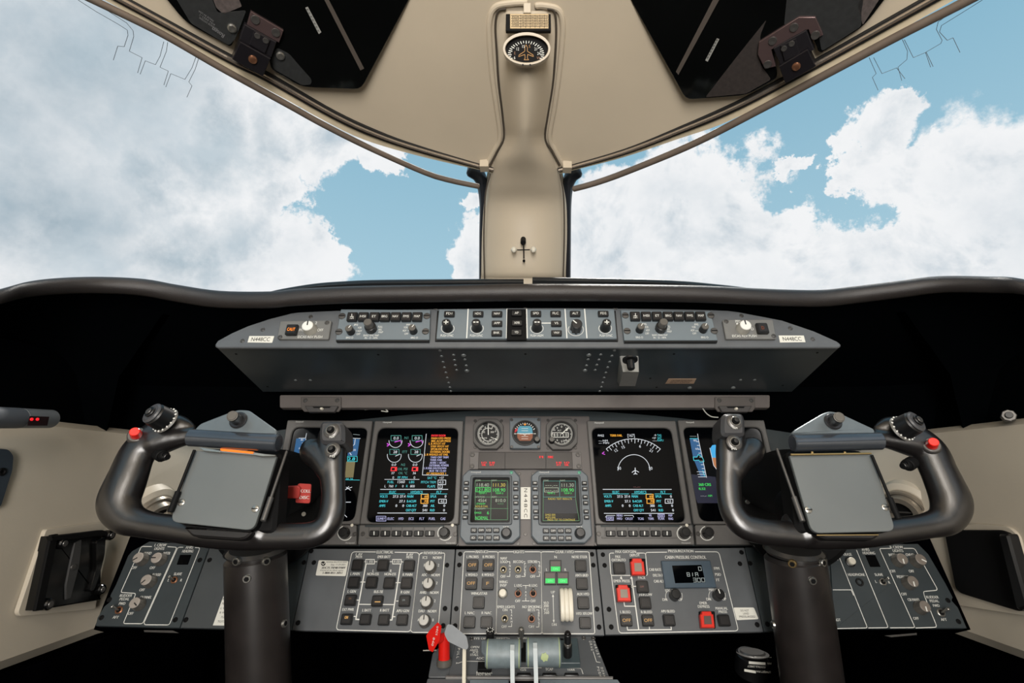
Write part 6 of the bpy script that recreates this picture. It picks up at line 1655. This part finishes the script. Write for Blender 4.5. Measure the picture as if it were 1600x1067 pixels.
    # thin clip bar under the tube
    if s['lit']:
        for a, b, y0, y1, m, nn in ((345, 397, 701, 706, em('lamp_glow', (255, 120, 30), 1.3), 'lamp_strip'),):
            part(nn, lt, prism([FY.uv(*q, .026) for q in ((344, 700.5), (396, 705.5), (395, 711), (344, 706))], .018, .026, .0005), m, label='glowing orange lamp strip')
        part('clip_bar', o, join(prism([FY.uv(*q, .036) for q in ((311, 698.5), (345, 703.5), (343, 707), (318, 704.5))], .032, .036, .0005), prism([FY.uv(*q, .036) for q in ((343, 704), (397, 709), (397, 711), (343, 706.3))], .033, .0355, .0003), prism([FY.uv(*q, .036) for q in ((395, 706), (414, 709), (430, 710.5), (430, 712.5), (410, 713), (396, 711))], .032, .036, .0005)), steel)
    else:
        part('clip_bar', o, tube(at(FY, 1235.5, 710.3, .034), at(FY, 1361, 708.3, .034), 1.6 * su, 12), brass)
        for x in (1269, 1320): part('clip_stud', o, tube(at(FY, x, 706, .034), at(FY, x, 710, .034), 2 * su, 10), brass)
    for i, (a, b, m_) in enumerate(s['rods']):
        rr = Vector(at(FY, *a)); rb = Vector(at(FY, *b)); rc = rr.lerp(rb, .68)
        part('side_rod', o, join(tube(rr, rc, 2.2 * su, 12), tube(rc, rb, 3.9 * su, 14)), m_)
    # slot scoop under the plate
    sc = s['scoop']; part('plate_tray', o, prism(roundpoly([FY.uv(*q, .0265) for q in sc], .004), .010, .0265, .002), mat('tray_black', (24, 22, 22), .5))
    part('tray_strip', o, prism([FY.uv(*q, .028) for q in s['strip']], .0262, .028, .0002), s['stripm'])
    return o


left = dict(sg=1, hub=(385, 780), lit=True,
            main=[(212, 716, 25), (197, 752, 29), (186, 785, 30), (199, 809, 25), (228, 819, 20), (268, 825, 20), (320, 833, 21), (380, 838, 21), (440, 838, 20), (484, 836, 20), (508, 824, 20), (519, 800, 20), (521, 768, 18), (519, 735, 20), (518, 705, 22), (518, 678, 20)],
            grip=[(203, 735, 27), (217, 706, 26), (240, 685, 26), (262, 672, 26), (278, 668, 21), (292, 668, 13), (300, 669, 7)], arm=[(244, 692, 22), (266, 686, 19), (288, 683, 14), (306, 681, 11)],
            bumps=[[(514, 735, 18, 0), (502, 716, 20, -.004), (489, 706, 20, -.008), (487, 697, 16, -.010)], [(405, 836, 22), (420, 826, 18, -.002), (430, 812, 12, -.01)]],
            head=(518, 675, 20, 18), t1=(518, 673), t2=(519.5, 703, .021), k0=(259, 657, .022), k1=(239, 646, .040), r0=(213, 679, .020), r1=(210, 674, .030), trig=(254, 713),
            plate=[(304, 704), (432, 713), (396, 829), (265, 815)], pscrew=[(283.5, 785), (399, 795)], block=[(318, 700), (440, 705), (430, 835), (300, 830)],
            tri=[(299, 677), (312, 662), (356, 645), (372, 640), (389, 641), (431, 671), (432, 678)], kn0=(373, 657), kn1=(363, 650), tb0=(297, 683.5), tb1=(436, 692), tbr=13.5,
            rods=[((304, 703, .034), (266, 800, .034), blackm), ((448, 705, .016), (411, 814, .030), steelscrew)], scoop=[(286, 823), (395, 830), (384, 841), (372, 843), (300, 838)], strip=[(290, 820.8), (392, 829.5), (391.5, 831), (290, 822.4)], stripm=blackm)
right = dict(sg=-1, hub=(1280, 780), lit=False,
             main=[(1457, 716, 25), (1474, 752, 27), (1486, 785, 29), (1477, 811, 24), (1450, 821, 19), (1405, 828, 19), (1350, 835, 20), (1290, 838, 20), (1235, 835, 20), (1185, 829, 20), (1158, 818, 20), (1143, 795, 19), (1139, 765, 19), (1139, 735, 19), (1141, 705, 22), (1143, 675, 20)],
             grip=[(1466, 735, 26), (1452, 706, 26), (1428, 686, 25), (1406, 675, 25), (1390, 670, 20), (1378, 670, 13), (1370, 671, 7)], arm=[(1432, 694, 22), (1408, 689, 19), (1384, 686, 14), (1366, 684, 11)],
             bumps=[[(1146, 735, 18, 0), (1158, 718, 19, -.004), (1172, 707, 20, -.008), (1177, 697, 17, -.010)], [(1262, 836, 22), (1245, 826, 18, -.002), (1232, 812, 12, -.01)]],
             head=(1146, 663, 19, 18), t1=(1148, 659), t2=(1147, 691.5, .021), k0=(1409, 670, .022), k1=(1430, 659, .040), r0=(1456, 695, .020), r1=(1459, 690, .030), trig=(1418, 727),
             plate=[(1234, 712), (1363, 709), (1400, 830), (1269, 833)], pscrew=[(1263, 796.5), (1383, 792.5)], block=[(1228, 703), (1350, 703), (1375, 835), (1245, 835)],
             tri=[(1237, 678), (1241, 672), (1285, 646), (1297, 642), (1312, 645), (1366, 670), (1368, 677)], kn0=(1301, 659), kn1=(1311, 652), tb0=(1238, 692.5), tb1=(1376, 689), tbr=13.5,
             rods=[((1214, 701, .016), (1254, 815, .030), steelscrew), ((1362, 711, .034), (1404, 811, .034), blackm)], scoop=[(1272, 834), (1376, 834), (1370, 840), (1364, 843), (1290, 842)], strip=[(1276, 835), (1373, 834.5), (1373, 836.5), (1277, 837)], stripm=brass)
cwL = build_wheel(left, 'left black control wheel with orange glow under its clipboard lamp')
cwR = build_wheel(right, 'right black control wheel with brass bar above its clipboard')

# columns
for nm, tx, bx, hub, lab, bolts in (('l', 400, 406, (413, 795, 92), 'left black tubular control column under the control wheel', [(370, 877), (415.5, 877), (386, 904), (443.5, 974)]),
                                    ('r', 1241, 1272, (1251, 795, 92), 'right black tubular control column under the control wheel', [(1238, 880.5), (1285, 879), (1269, 907), (1209.5, 976)])):
    d = .76; a = pd3(tx, 866, d)
    b = pd3(bx, 1090, d * .97); b = a + (b - a) * (.80 / (a.z - b.z)); r = 44 * d / F
    o = wthing('control_column', (a.x, a.y, .27), lab, 'control column', 'control columns')
    solid('column_tube', tube(a, b, r, 48, r * 1.03), column_m, par=o)
    solid('top_flange', tube(a + Vector((0, 0, .001)), a + Vector((0, -.002, .010)), r * 1.02, 48, r * .96), steelscrew, par=o)
    ax = (b - a).normalized()
    for k, (px, py) in enumerate(bolts):
        rr = ray(px, py).normalized(); best = None; t = .3
        while t < 1.4:
            q = EYE + rr * t; w_ = q - a; dist = (w_ - ax * w_.dot(ax)).length
            if dist <= r: best = q; break
            t += .001
        if best is None: best = EYE + rr * (d * 1.02)
        w_ = best - a; nrm_ = (w_ - ax * w_.dot(ax)).normalized()
        bo = solid('bolt', tube(best - nrm_ * .002, best + nrm_ * .003, .0062, 20, .0056), brass if k == 0 and nm == 'r' else steel, par=o)
        c = solid('bolt_socket', tube(best + nrm_ * .003, best + nrm_ * .0034, .0036, 6), blackm, par=bo)
    # drum and shaft behind the wheel
    hx, hy, hr = hub; c0 = pd3(hx, hy, .86); c1 = pd3(hx, hy, .90)
    dk_ = solid('bearing_disc', tube(c0, c0 + Vector((0, .04, 0)), hr * .86 / F, 56), blackm, par=o)
    sgn = 1 if nm == 'l' else -1
    c2 = pd3(hx - sgn * 22, hy - 20, .72); solid('shaft_drum', tube(c2, c2 + Vector((0, .15, .02)), 50 * .74 / F, 48), blackm, par=o)
    RV = [(1168, 784), (1195, 785), (1176, 805), (1203, 807), (1181, 851), (1209, 856)] if nm == 'r' else [(450, 806), (475, 803), (459, 782), (479, 829), (456, 836)]
    for px, py in RV: q = pd3(px, py, .859); solid('rivet', tube(q + Vector((0, .002, 0)), q - Vector((0, .0015, 0)), .0040, 12), steel, par=dk_)
# red pull tab
FT = f3(pd3(437, 770, .69), pd3(487, 770, .69), pd3(437, 750, .69))
o = thing('warning_tab', FT, FT.uv(470, 787), 'red COLL DISC pull tab hanging beside the left clipboard', 'tab')
part('flag', o, prism(roundpoly([FT.uv(*q) for q in ((466, 755), (487, 756), (485, 786), (462, 785))], .003), 0, .002, .0005), redtab)
part('pull_strap', o, join(prism(roundpoly([FT.uv(*q, .006) for q in ((432, 761), (466, 759), (469, 763), (467, 779), (434, 778), (432, 771))], .003), .003, .007, .0008)), redtab)
part('brass_link', o, prism([FT.uv(*q) for q in ((430, 771), (438, 771), (438, 777), (430, 777))], .0065, .0085), brass)
q_ = Pr(FT, .0022); q_.t('COLL', 477.5, 767, 5, w=15, bold=.3).t('DISC', 475.5, 777, 5, w=15, bold=.3); q_.build('lettering', o)

# ================================================================== things on the side walls
def wp(fr, px, py, h=0): return fr.wp(px, py, h)


gloss = mat('gloss_black', (9, 9, 9), .22)
# louvred air box on the left wall
pts = [(75, 838), (168, 826), (144, 947), (56, 955)]
o = thing('air_vent_box', FWL, cen(FWL, pts), 'black vent box with rounded ears set in the left cream wall', 'vent')
plate('surround', o, FWL, [(72, 827), (158, 816), (173, 825), (149, 952), (32, 963), (28, 957)], 0, .006, beige_wall, 4)
plate('box', o, FWL, [(82, 838), (160, 829), (158, 937), (56, 954)], .004, .022, gloss, 1, .002)
plate('side_flange', o, FWL, [(80, 836), (92, 834), (68, 953), (55, 955)], .022, .026, blackm, 1)
plate('centre_band', o, FWL, [(117, 848), (128, 843), (127, 860), (124, 885), (111, 934), (103, 937), (103, 915), (110, 880)], .022, .0245, mat('band_grey', (58, 58, 58), .4), 1)
plate('hinge_rail', o, FWL, [(80, 838), (160, 828), (168, 830), (168, 836), (82, 845)], .022, .030, blackm, 1)
for x, y in ((90, 849), (165, 836), (150, 921), (67, 944)):
    a = at(FWL, x, y, .018); e = part('ear', o, lathe([(.0085, 0), (.0085, .010), (.007, .012), (.0001, .012)], 24), gloss, at=a); part('ear_screw', e, lathe([(.0045, 0), (.004, .001), (.0001, .0012)], 14), steelscrew, at=(a[0], a[1], .030))
part('centre_stud', o, lathe([(.0045, 0), (.004, .0018), (.0001, .002)], 16), steelscrew, at=at(FWL, 114, 886, .0245))
plate('curved_duct', o, FWL, [(150, 845), (166, 838), (164, 868), (157, 895), (148, 922), (140, 925), (150, 890)], .010, .028, gloss, 4)
# switch-covered pocket plate at the left frame edge, pocket on the right wall
pts = [(-60, 690), (-10, 700), (14, 702), (22, 712), (20, 735), (2, 792), (-40, 800), (-80, 800)]
o = thing('oxygen_panel', FWL, cen(FWL, pts), 'dark slate panel with rounded corners at the far left edge of the wall', 'panel'); plate('face_plate', o, FWL, pts, 0, .006, mat('slate', (50, 58, 66), .45), 6)
screw(o, FWL, 3, 737, .006, blackm, 1.6)
pts = [(1462, 838), (1560, 822), (1580, 832), (1608, 952), (1496, 935), (1478, 915)]
o = thing('map_pocket', FWR, cen(FWR, pts), 'black map pocket with rounded lip recessed in the right cream wall', 'pocket')
plate('surround', o, FWR, [(1440, 835), (1520, 818), (1574, 822), (1590, 835), (1622, 962), (1600, 962), (1490, 945)], 0, .005, beige_wall, 5)
plate('pocket_face', o, FWR, [(1474, 828), (1560, 828), (1576, 834), (1602, 953), (1590, 955), (1500, 927), (1492, 920)], .004, .012, blackm, 3, .002)
plate('pocket_lip', o, FWR, [(1558, 834), (1574, 834), (1606, 948), (1592, 954), (1586, 950)], .012, .028, black, 4, .003)
# gaspers
for fr, px, py, lab in ((FWL, 232, 795, 'left round metal air outlet in the cream wall behind the control wheel'), (FWR, 1418, 790, 'right round metal air outlet in the cream wall behind the control wheel')):
    sgn = 1 if px < 823 else -1; c = fr.wp(px, py, .0); d_ = Vector((.75, -.12, -.5)) if px < 823 else Vector((-.75, -.4, -.38)); d_.normalize()
    o = wthing('air_outlet', c, lab, 'air outlet', 'round air outlets')
    r0 = 27 * 1.02 / F
    solid('socket', sweep([(*(c - d_ * .01), r0 * 1.45), (*(c + d_ * .006), r0 * 1.4), (*(c + d_ * .012), r0 * 1.15)], 36, raw=True, cap=False), beige_wall, par=o)
    def ringw(z0, z1, ra, rb):
        t1 = d_.cross(Vector((0, 0, 1))).normalized(); t2 = d_.cross(t1); n = 36; V = []
        for z, r in ((z0, ra), (z1, ra * .97), (z1, rb), (z0 + .002, rb * .97)):
            for k in range(n): V.append(tuple(c + d_ * z + (t1 * cos(2 * pi * k / n) + t2 * sin(2 * pi * k / n)) * r))
        return V, [(i * n + k, i * n + (k + 1) % n, (i + 1) * n + (k + 1) % n, (i + 1) * n + k) for i in range(3) for k in range(n)] + [tuple(3 * n + k for k in range(n))]
    solid('outer_ring', ringw(0, .020, r0 * 1.1, r0 * .95), gasper_m, par=o); solid('inner_ring', ringw(.008, .034, r0 * .92, r0 * .62), gasper_m, par=o)
    solid('opening', tube(c + d_ * .012, c + d_ * .024, r0 * .62, 30), blackm, par=o)
    t1 = d_.cross(Vector((0, 0, 1))).normalized(); solid('vane', tube(c + d_ * .028 - t1 * r0 * .7, c + d_ * .028 + t1 * r0 * .7, .0016, 8), steelscrew, par=o)
for fr, px, py, m, lab in ((FWL, 271, 733, blackm, 'small dark screw in the cream wall seen through the left wheel'), (FWR, 1383, 738, beige_wall, 'cream-painted screw in the wall seen through the right wheel')):
    o = thing('wall_screw', fr, fr.uv(px, py), lab, 'screw', 'wall screws'); part('head', o, lathe([(.006, 0), (.0055, .0015), (.003, .002), (.0001, .001)], 18), m, at=at(fr, px, py, 0))
c = pd3(1576, 650, .78); o = wthing('knurled_nut', c, 'small knurled metal nut on the black side shroud above the right wall', 'nut')
dn = Vector((-.6, -.75, .1)).normalized(); solid('body', tube(c + dn * -.01, c + dn * .006, .0095, 8), steelscrew, par=o); solid('core', tube(c + dn * .006, c + dn * .010, .005, 12), black, par=o)
# cylindrical lamp at the left frame edge
a = pd3(-60, 651, .60); b = pd3(79, 654.5, .74); r = 14.5 * .73 / F; o = wthing('reading_lamp', a, 'grey cylindrical reading lamp with two red lights at the far left', 'lamp')
gm = mat('lamp_body', (112, 116, 120), .4); ax = (b - a).normalized()
solid('grip', sweep([(*a, r * 1.02), (*a.lerp(b, .58), r * 1.02)], 36, raw=True, cap=False, flat=1), mat('lamp_grip', (88, 92, 98), .5), par=o)
solid('barrel', tube(a.lerp(b, .585), b, r, 40, r * .98), gm, par=o); solid('joint', tube(a.lerp(b, .575), a.lerp(b, .59), r * .97, 36), blackm, par=o)
for k in range(3):
    q = a.lerp(b, .1 + .16 * k) + (EYE - a.lerp(b, .3)).normalized() * r * .98; solid('grip_pad', tube(q, q + ax * .02, .006, 10), mat('lamp_pad', (62, 66, 72), .6), par=o)
FLm = f3(pd3(47, 657, .675), pd3(77, 658, .70), pd3(47, 650, .675)); V = [FLm.wp(*q, h) for h in (0, .002) for q in ((46.5, 650), (77, 651), (74, 665), (42.5, 665))]
wn = solid('lamp_window', ([tuple(v) for v in V], [(0, 1, 2, 3), (7, 6, 5, 4), (0, 4, 5, 1), (1, 5, 6, 2), (2, 6, 7, 3), (3, 7, 4, 0)]), mat('window_smoke', (24, 10, 12), .2), par=o, smooth=False)
for x in (49, 58): q = FLm.wp(x, 655, .0022); solid('red_light', tube(q, q + FLm.n * .0012, .0021, 12), G['r'], par=wn)
# connector plug in the dark footwell, bottom right
a = pd3(1176, 1023, .9); b = pd3(1172, 1055, .9); o = wthing('cable_connector', b, 'black round cable connector with white print in the dark footwell', 'connector')
r = 24 * .9 / F
solid('shell', tube(a, b, r, 36, r * .95), black, par=o); solid('collar', tube(a + Vector((0, 0, .006)), a, r * .8, 30, r), steelscrew, par=o)
FC = f3(pd3(1160, 1040, .868), pd3(1190, 1040, .868), pd3(1160, 1020, .868))
q_ = Pr(FC, 0); q_.fill([(1170, 1033), (1196, 1035), (1196, 1039), (1170, 1037)], placard).fill([(1163, 1045), (1181, 1048), (1181, 1052), (1163, 1049)], placard).t('P/N', 1202, 1036.5, 3, w=6, rot=180).t('CONTROL DIRECT', 1182, 1041.5, 3, w=28, rot=176).t('LEARJET P/N', 1193, 1049.5, 3, w=22, rot=176).line([(1179, 1026), (1205, 1027)], .8)
V = [FC.w(*v) for v in q_.V]; solid('print', ([tuple(v) for v in V], q_.F), placard, par=o, smooth=False)

# ================================================================== overhead: visors, compass
def vpoly(pts, drop, th, name, m, par, fr, h0=0, rad=.0, ch=.0006, label=None):
    P = [fr.uv(*q, h0) for q in pts]; return part(name, par, prism(roundpoly(P, rad), h0, h0 + th, ch), m, label=label)


FVL = f3(chit(421, 107, .02), chit(564, 140, .02), chit(420, -60, .02)); FVR = f3(chit(1072, 155, .02), chit(1216, 122, .02), chit(1240, -60, .02))
for fr, outl, strip, tp, lab in ((FVL, [(640, -2), (668, -60), (700, -150), (160, -150), (215, -60), (261, 0), (290, 35), (330, 57), (359, 73), (363, 70), (376, 40), (430, 72), (421, 92), (423, 108), (471, 136), (564, 140)], [(466, -80), (473, -80), (569, 107), (563, 110)], [(477, 12), (481, 10.5), (502, 50), (498, 53)], 'left smoked acrylic sun visor folded up under the cream headliner'),
                                 (FVR, [(984, -2), (960, -50), (915, -150), (1480, -150), (1425, -60), (1382, 0), (1350, 41), (1283, 83), (1278, 80), (1268, 50), (1207, 80), (1214, 112), (1214, 122), (1166, 149), (1072, 156)], [(1155, -80), (1167, -80), (1060, 117), (1056, 112)], [(1120, 60), (1124, 61), (1106, 96), (1102, 94)], 'right smoked acrylic sun visor folded up under the cream headliner')):
    o = thing('sun_visor', fr, fr.uv(outl[0][0], 60), lab, 'sun visor', 'sun visors')
    P = [fr.uv(*q) for q in outl]; sm = part('smoked_panel', o, prism(roundpoly(P, .012, 3), -.004, 0, .0008), smoke)
    q_ = Pr(fr, .0004)
    q_.fill(strip, mat('track_brown', (96, 88, 82), .4, .3)); q_.build('track', o)
    t_o = part('tape_tag', o, prism([fr.uv(*q) for q in tp], 0, .0008), tape)
    q_ = Pr(fr, .0011)
    for k in range(7):
        x0 = tp[0][0] + (tp[3][0] - tp[0][0]) * (k + .6) / 7.5; y0 = tp[0][1] + (tp[3][1] - tp[0][1]) * (k + .6) / 7.5; q_.t('E', x0 + 2, y0, 2.6, ink, w=2.4, rot=-60)
    q_.build('lettering', t_o)
L_ = bpy.data.objects['sun_visor']; R_ = bpy.data.objects['sun_visor.001']
# fleece-grey and mottled reflections painted as patches on the acrylic
def patch(par, fr, pts, m, name, rad=.004, h=0): part(name, par, prism(roundpoly([fr.uv(*q) for q in pts], rad), h, h + .0006, .0001), m)


patch(L_, FVL, [(310, -60), (350, -60), (378, 10), (349, 22), (338, 12)], smoke2, 'fleece_reflection', .002); patch(L_, FVL, [(235, -70), (305, -70), (340, 20), (385, 16), (368, 60), (358, 71), (330, 55), (298, 36)], smoke3, 'mottled_reflection')
patch(L_, FVL, [(432, 74), (452, 84), (470, 105), (487, 124), (486, 132), (472, 133), (428, 108), (423, 95)], smoke3, 'mottled_reflection')
patch(R_, FVR, [(1360, -60), (1412, -60), (1348, 39), (1340, 10)], smoke2, 'fleece_reflection', .002); patch(R_, FVR, [(1235, -60), (1358, -60), (1346, 20), (1346, 41), (1284, 80), (1276, 40), (1262, 24), (1225, 40)], smoke3, 'mottled_reflection')
patch(R_, FVR, [(1198, 30), (1188, 55), (1188, 100), (1205, 124), (1166, 146), (1102, 152), (1150, 90)], mat('reflected_brown', (44, 38, 36), .7, noise=.35, nscale=160), 'mottled_reflection')
q_ = Pr(FVL, .0009); q_.t('Rosen', 341, 51, 7, mat('etch_grey', (120, 120, 122), .6, noise=0), w=19, rot=-205, bold=.4); q_.t('SUNVISOR SYSTEMS', 326, 37, 3, MATS['etch_grey'], w=30, rot=-205).t('P/N 0421-1', 324, 31, 3, MATS['etch_grey'], w=24, rot=-205).t('MADE IN USA', 322, 25, 3, MATS['etch_grey'], w=24, rot=-205); q_.build('lettering', L_)


def hinge(par, fr, up_pl, mid, low, scr, cop, holes):
    b = part('hinge_plate', par, prism([fr.uv(*q, .006) for q in up_pl], 0, .006, .0006), hinge_m, label='brown anodised hinge plate')
    for x, y in scr:
        a = at(fr, x, y, .006); part('hinge_screw', b, lathe([(.0062, 0), (.0055, .0015), (.0028, .0015), (.0001, .0008)], 18), steelscrew, at=a, key='hscrew')
    part('hinge_block', par, prism([fr.uv(*q, .010) for q in mid], -.004, .010, .001), hinge_d)
    k = part('hinge_link', par, prism([fr.uv(*q, .013) for q in holes[0]], .010, .013, .0005), hinge_d)
    for x, y in holes[1]: part('link_hole', k, lathe([(.0042, 0), (.0038, .0008), (.002, .0008), (.0001, .0004)], 16), steelscrew, at=at(fr, x, y, .013), key='lhole')
    lb = part('carriage', par, prism([fr.uv(*q, .018) for q in low], 0, .018, .001), mat('carriage_black', (34, 32, 36), .3, .4)); part('copper_screw', lb, lathe([(.0062, 0), (.0055, .002), (.003, .003), (.0001, .003)], 20), copper, at=at(fr, *cop, .018))


hinge(L_, FVL, [(392, 18), (443, 48), (436, 67), (386, 39)], [(382, 38), (432, 66), (424, 90), (374, 62)], [(375, 65), (423, 92), (411, 120), (363, 93)], [(399, 31), (431, 51)], (395, 93), ([(397, 48), (422, 63), (414, 84), (390, 70)], [(402, 56), (415, 63.5)]))
hinge(R_, FVR, [(1186, 66), (1248, 27), (1274, 27), (1286, 55), (1270, 64), (1263, 46), (1205, 78), (1212, 104), (1195, 108), (1184, 85)], [(1208, 76), (1260, 47), (1272, 78), (1220, 104)], [(1217, 104), (1262, 77), (1275, 104), (1227, 131)], [(1207, 64), (1240.5, 43), (1274, 55), (1199.5, 100.5)], (1244, 104), ([(1220, 72), (1244, 60), (1249, 84), (1226, 96)], [(1225, 76), (1237, 68.5)]))
for x, y in ((362.5, 43.5), (438, 86.5)): part('visor_screw', L_, lathe([(.0065, 0), (.006, .003), (.004, .0038), (.0001, .003)], 20), steel, at=at(FVL, x, y, 0), key='vscrew')
plate('slot_cover', L_, FVL, [(292, 34), (289, 30), (241, 6), (241, 10)], 0, .003, beige, 0) if False else None

# compass and its correction card in the pillar housing
FCo = f3(pd3(790, 80, .795), pd3(856, 80, .795), pd3(790, 50, .785))
o = thing('magnetic_compass', FCo, FCo.uv(823, 78), 'oval black magnetic compass with gold aeroplane set in the cream pillar', 'compass')
P = [FCo.uv(823 + 33.5 * cos(2 * pi * k / 48), 76 - 21.5 * sin(2 * pi * k / 48)) for k in range(48)]
Po = [FCo.uv(823 + 37.5 * cos(2 * pi * k / 48), 77 - 26 * sin(2 * pi * k / 48)) for k in range(48)]
part('housing_rim', o, ring(Po, P, -.03, .001, -.012, .0035), beige)
dl = part('dial', o, prism([FCo.uv(823 + 35 * cos(2 * pi * k / 48), 76 - 23 * sin(2 * pi * k / 48)) for k in range(48)], -.014, -.008), mat('compass_black', (12, 10, 10), .6, spec=.15))
q_ = Pr(FCo, -.0076); go = mat('gold_print', (176, 128, 62), .5, noise=0)
for k in range(25):
    a = radians(200 - k * 9.2); c_, s_ = cos(a), sin(a); r1 = 1.0; r0 = .87 if k % 2 else .82
    q_.line([(822 + 28 * c_ * r1, 85 - 21 * s_ * r1), (822 + 28 * c_ * r0, 85 - 21 * s_ * r0)], 1.2)
for s2, x, y, m_ in (('6', 804, 90, white), ('E', 804.5, 83, mat('dim_gold', (130, 90, 60), .5, noise=0)), ('12', 809, 76.5, white), ('15', 818, 72.5, white), ('S', 827.5, 72.3, go), ('21', 837, 76.5, white), ('24', 842, 83.5, white), ('W', 841.5, 90.5, MATS['dim_gold'])): q_.t(s2, x, y, 4.6, m_, rot=0)
q_.line([(822, 70), (824, 74), (824, 80), (833, 86), (833.5, 88.5), (824.5, 85), (824, 91), (826, 93.5), (819, 93.5), (820.5, 91), (820, 85), (810.5, 88.5), (811, 86), (820, 80), (820, 74), (822, 70)], .9, go)
q_.build('dial_print', dl)
for x in (817, 828.5): part('access_hole', o, lathe([(.0016, 0), (.0012, .0003), (.0001, .0001)], 10), ink, at=at(FCo, x, 101.5, .004))
pl = [(792, 22), (859, 22), (859.5, 47.5), (791, 47.5)]
FCd = f3(pd3(791, 48, .800), pd3(860, 48, .800), pd3(791, 22, .797))
o = thing('correction_card', FCd, FCd.uv(825, 48), 'tan compass correction card in a black frame above the compass', 'card')
plate('frame', o, FCd, [(790.5, 21.5), (860.5, 21.5), (861, 48.5), (790, 48.5)], -.004, .004, blackm, 1)
cdm = mat('card_tan', (196, 172, 132), .6, noise=.05); plate('card', o, FCd, [(797, 21.5), (857, 21.5), (857, 44.5), (797, 44.5)], .004, .0048, cdm, 0, .0002)
q_ = Pr(FCd, .005)
for y in (24.5, 28.6, 32.8, 37, 41.2): q_.line([(799, y), (856, y)], .6, ink)
for x in (813.5, 821.5, 828.5, 836, 843.5, 850.5): q_.line([(x, 23.5), (x, 43.8)], .6, ink)
for j, y in enumerate((26.6, 30.8, 35, 39.2)):
    q_.t(('FOR', 'STEER', 'FOR', 'STEER')[j], 806, y, 2.2, ink, w=11)
    for k in range(6): q_.t('%03d' % ((j // 2) * 180 + k * 30 + (j % 2)), 817.5 + 7.3 * k, y, 2.2, ink, w=5)
q_.build('lettering', o)
plate('retaining_clip', o, FCd, [(818, 4), (829.5, 4), (829.5, 20), (818, 20)], .0, .006, beige, 0)
# eye-position sight on the lower pillar
FS = f3(EYE + ray(800, 400) * (1.03 / ray(800, 400).y), EYE + ray(840, 400) * (1.03 / ray(840, 400).y), EYE + ray(800, 370) * (.998 / ray(800, 370).y))
FS = Fr(FS.O, FS.u, FS.v)
o = thing('sight_gauge', FS, FS.uv(818, 412), 'black cross-shaped sight gauge with two white balls on the cream pillar', 'gauge')
b0 = at(FS, 817.5, 378, 0)
part('mount_button', o, lathe([(.006, -.02), (.006, .004), (.004, .006), (.0001, .006)], 20), blackm, at=b0)
part('vertical_rod', o, tube((*FS.uv(818, 380, .01), .01), (*FS.uv(818.6, 404, .01), .01), .0013, 10), blackm); part('cross_rod', o, tube((*FS.uv(808, 390.5, .01), .01), (*FS.uv(828, 390.2, .01), .01), .0013, 10), blackm)
part('end_loop', o, lathe([(.0030, 0), (.0030, .004), (.0001, .004)], 14), blackm, at=at(FS, 818.6, 407, .008)); part('standoff', o, tube((*FS.uv(818, 381, 0), -.01), (*FS.uv(818, 381, .01), .011), .002, 8), blackm)
for x in (803, 833.4): part('white_ball', o, sweep([(*FS.uv(x, 390.4, .01), .004, .0055), (*FS.uv(x, 390.4, .01), .0095, .0065), (*FS.uv(x, 390.4, .01), .015, .0045)], 20, Vector((0, 1, 0)), 4), ivory, label='white ball')
# rail end clips on both rims
for px, py, lab in ((757, 259, 'left cream rail end clip beside the pillar'), (886, 261, 'right cream rail end clip beside the pillar')):
    c = chit(px, py, .004); solid('rail_clip', [(v) for v in [(c.x + a, c.y + b, c.z + d_) for a, b, d_ in box(-.009, .009, -.010, .010, -.008, .012)[0]]] and ([(c.x + a, c.y + b, c.z + d_) for a, b, d_ in box(-.009, .009, -.010, .010, -.008, .012)[0]], box(0, 1, 0, 1, 0, 1)[1]), beige, lab, 'clip', 'rail end clips')
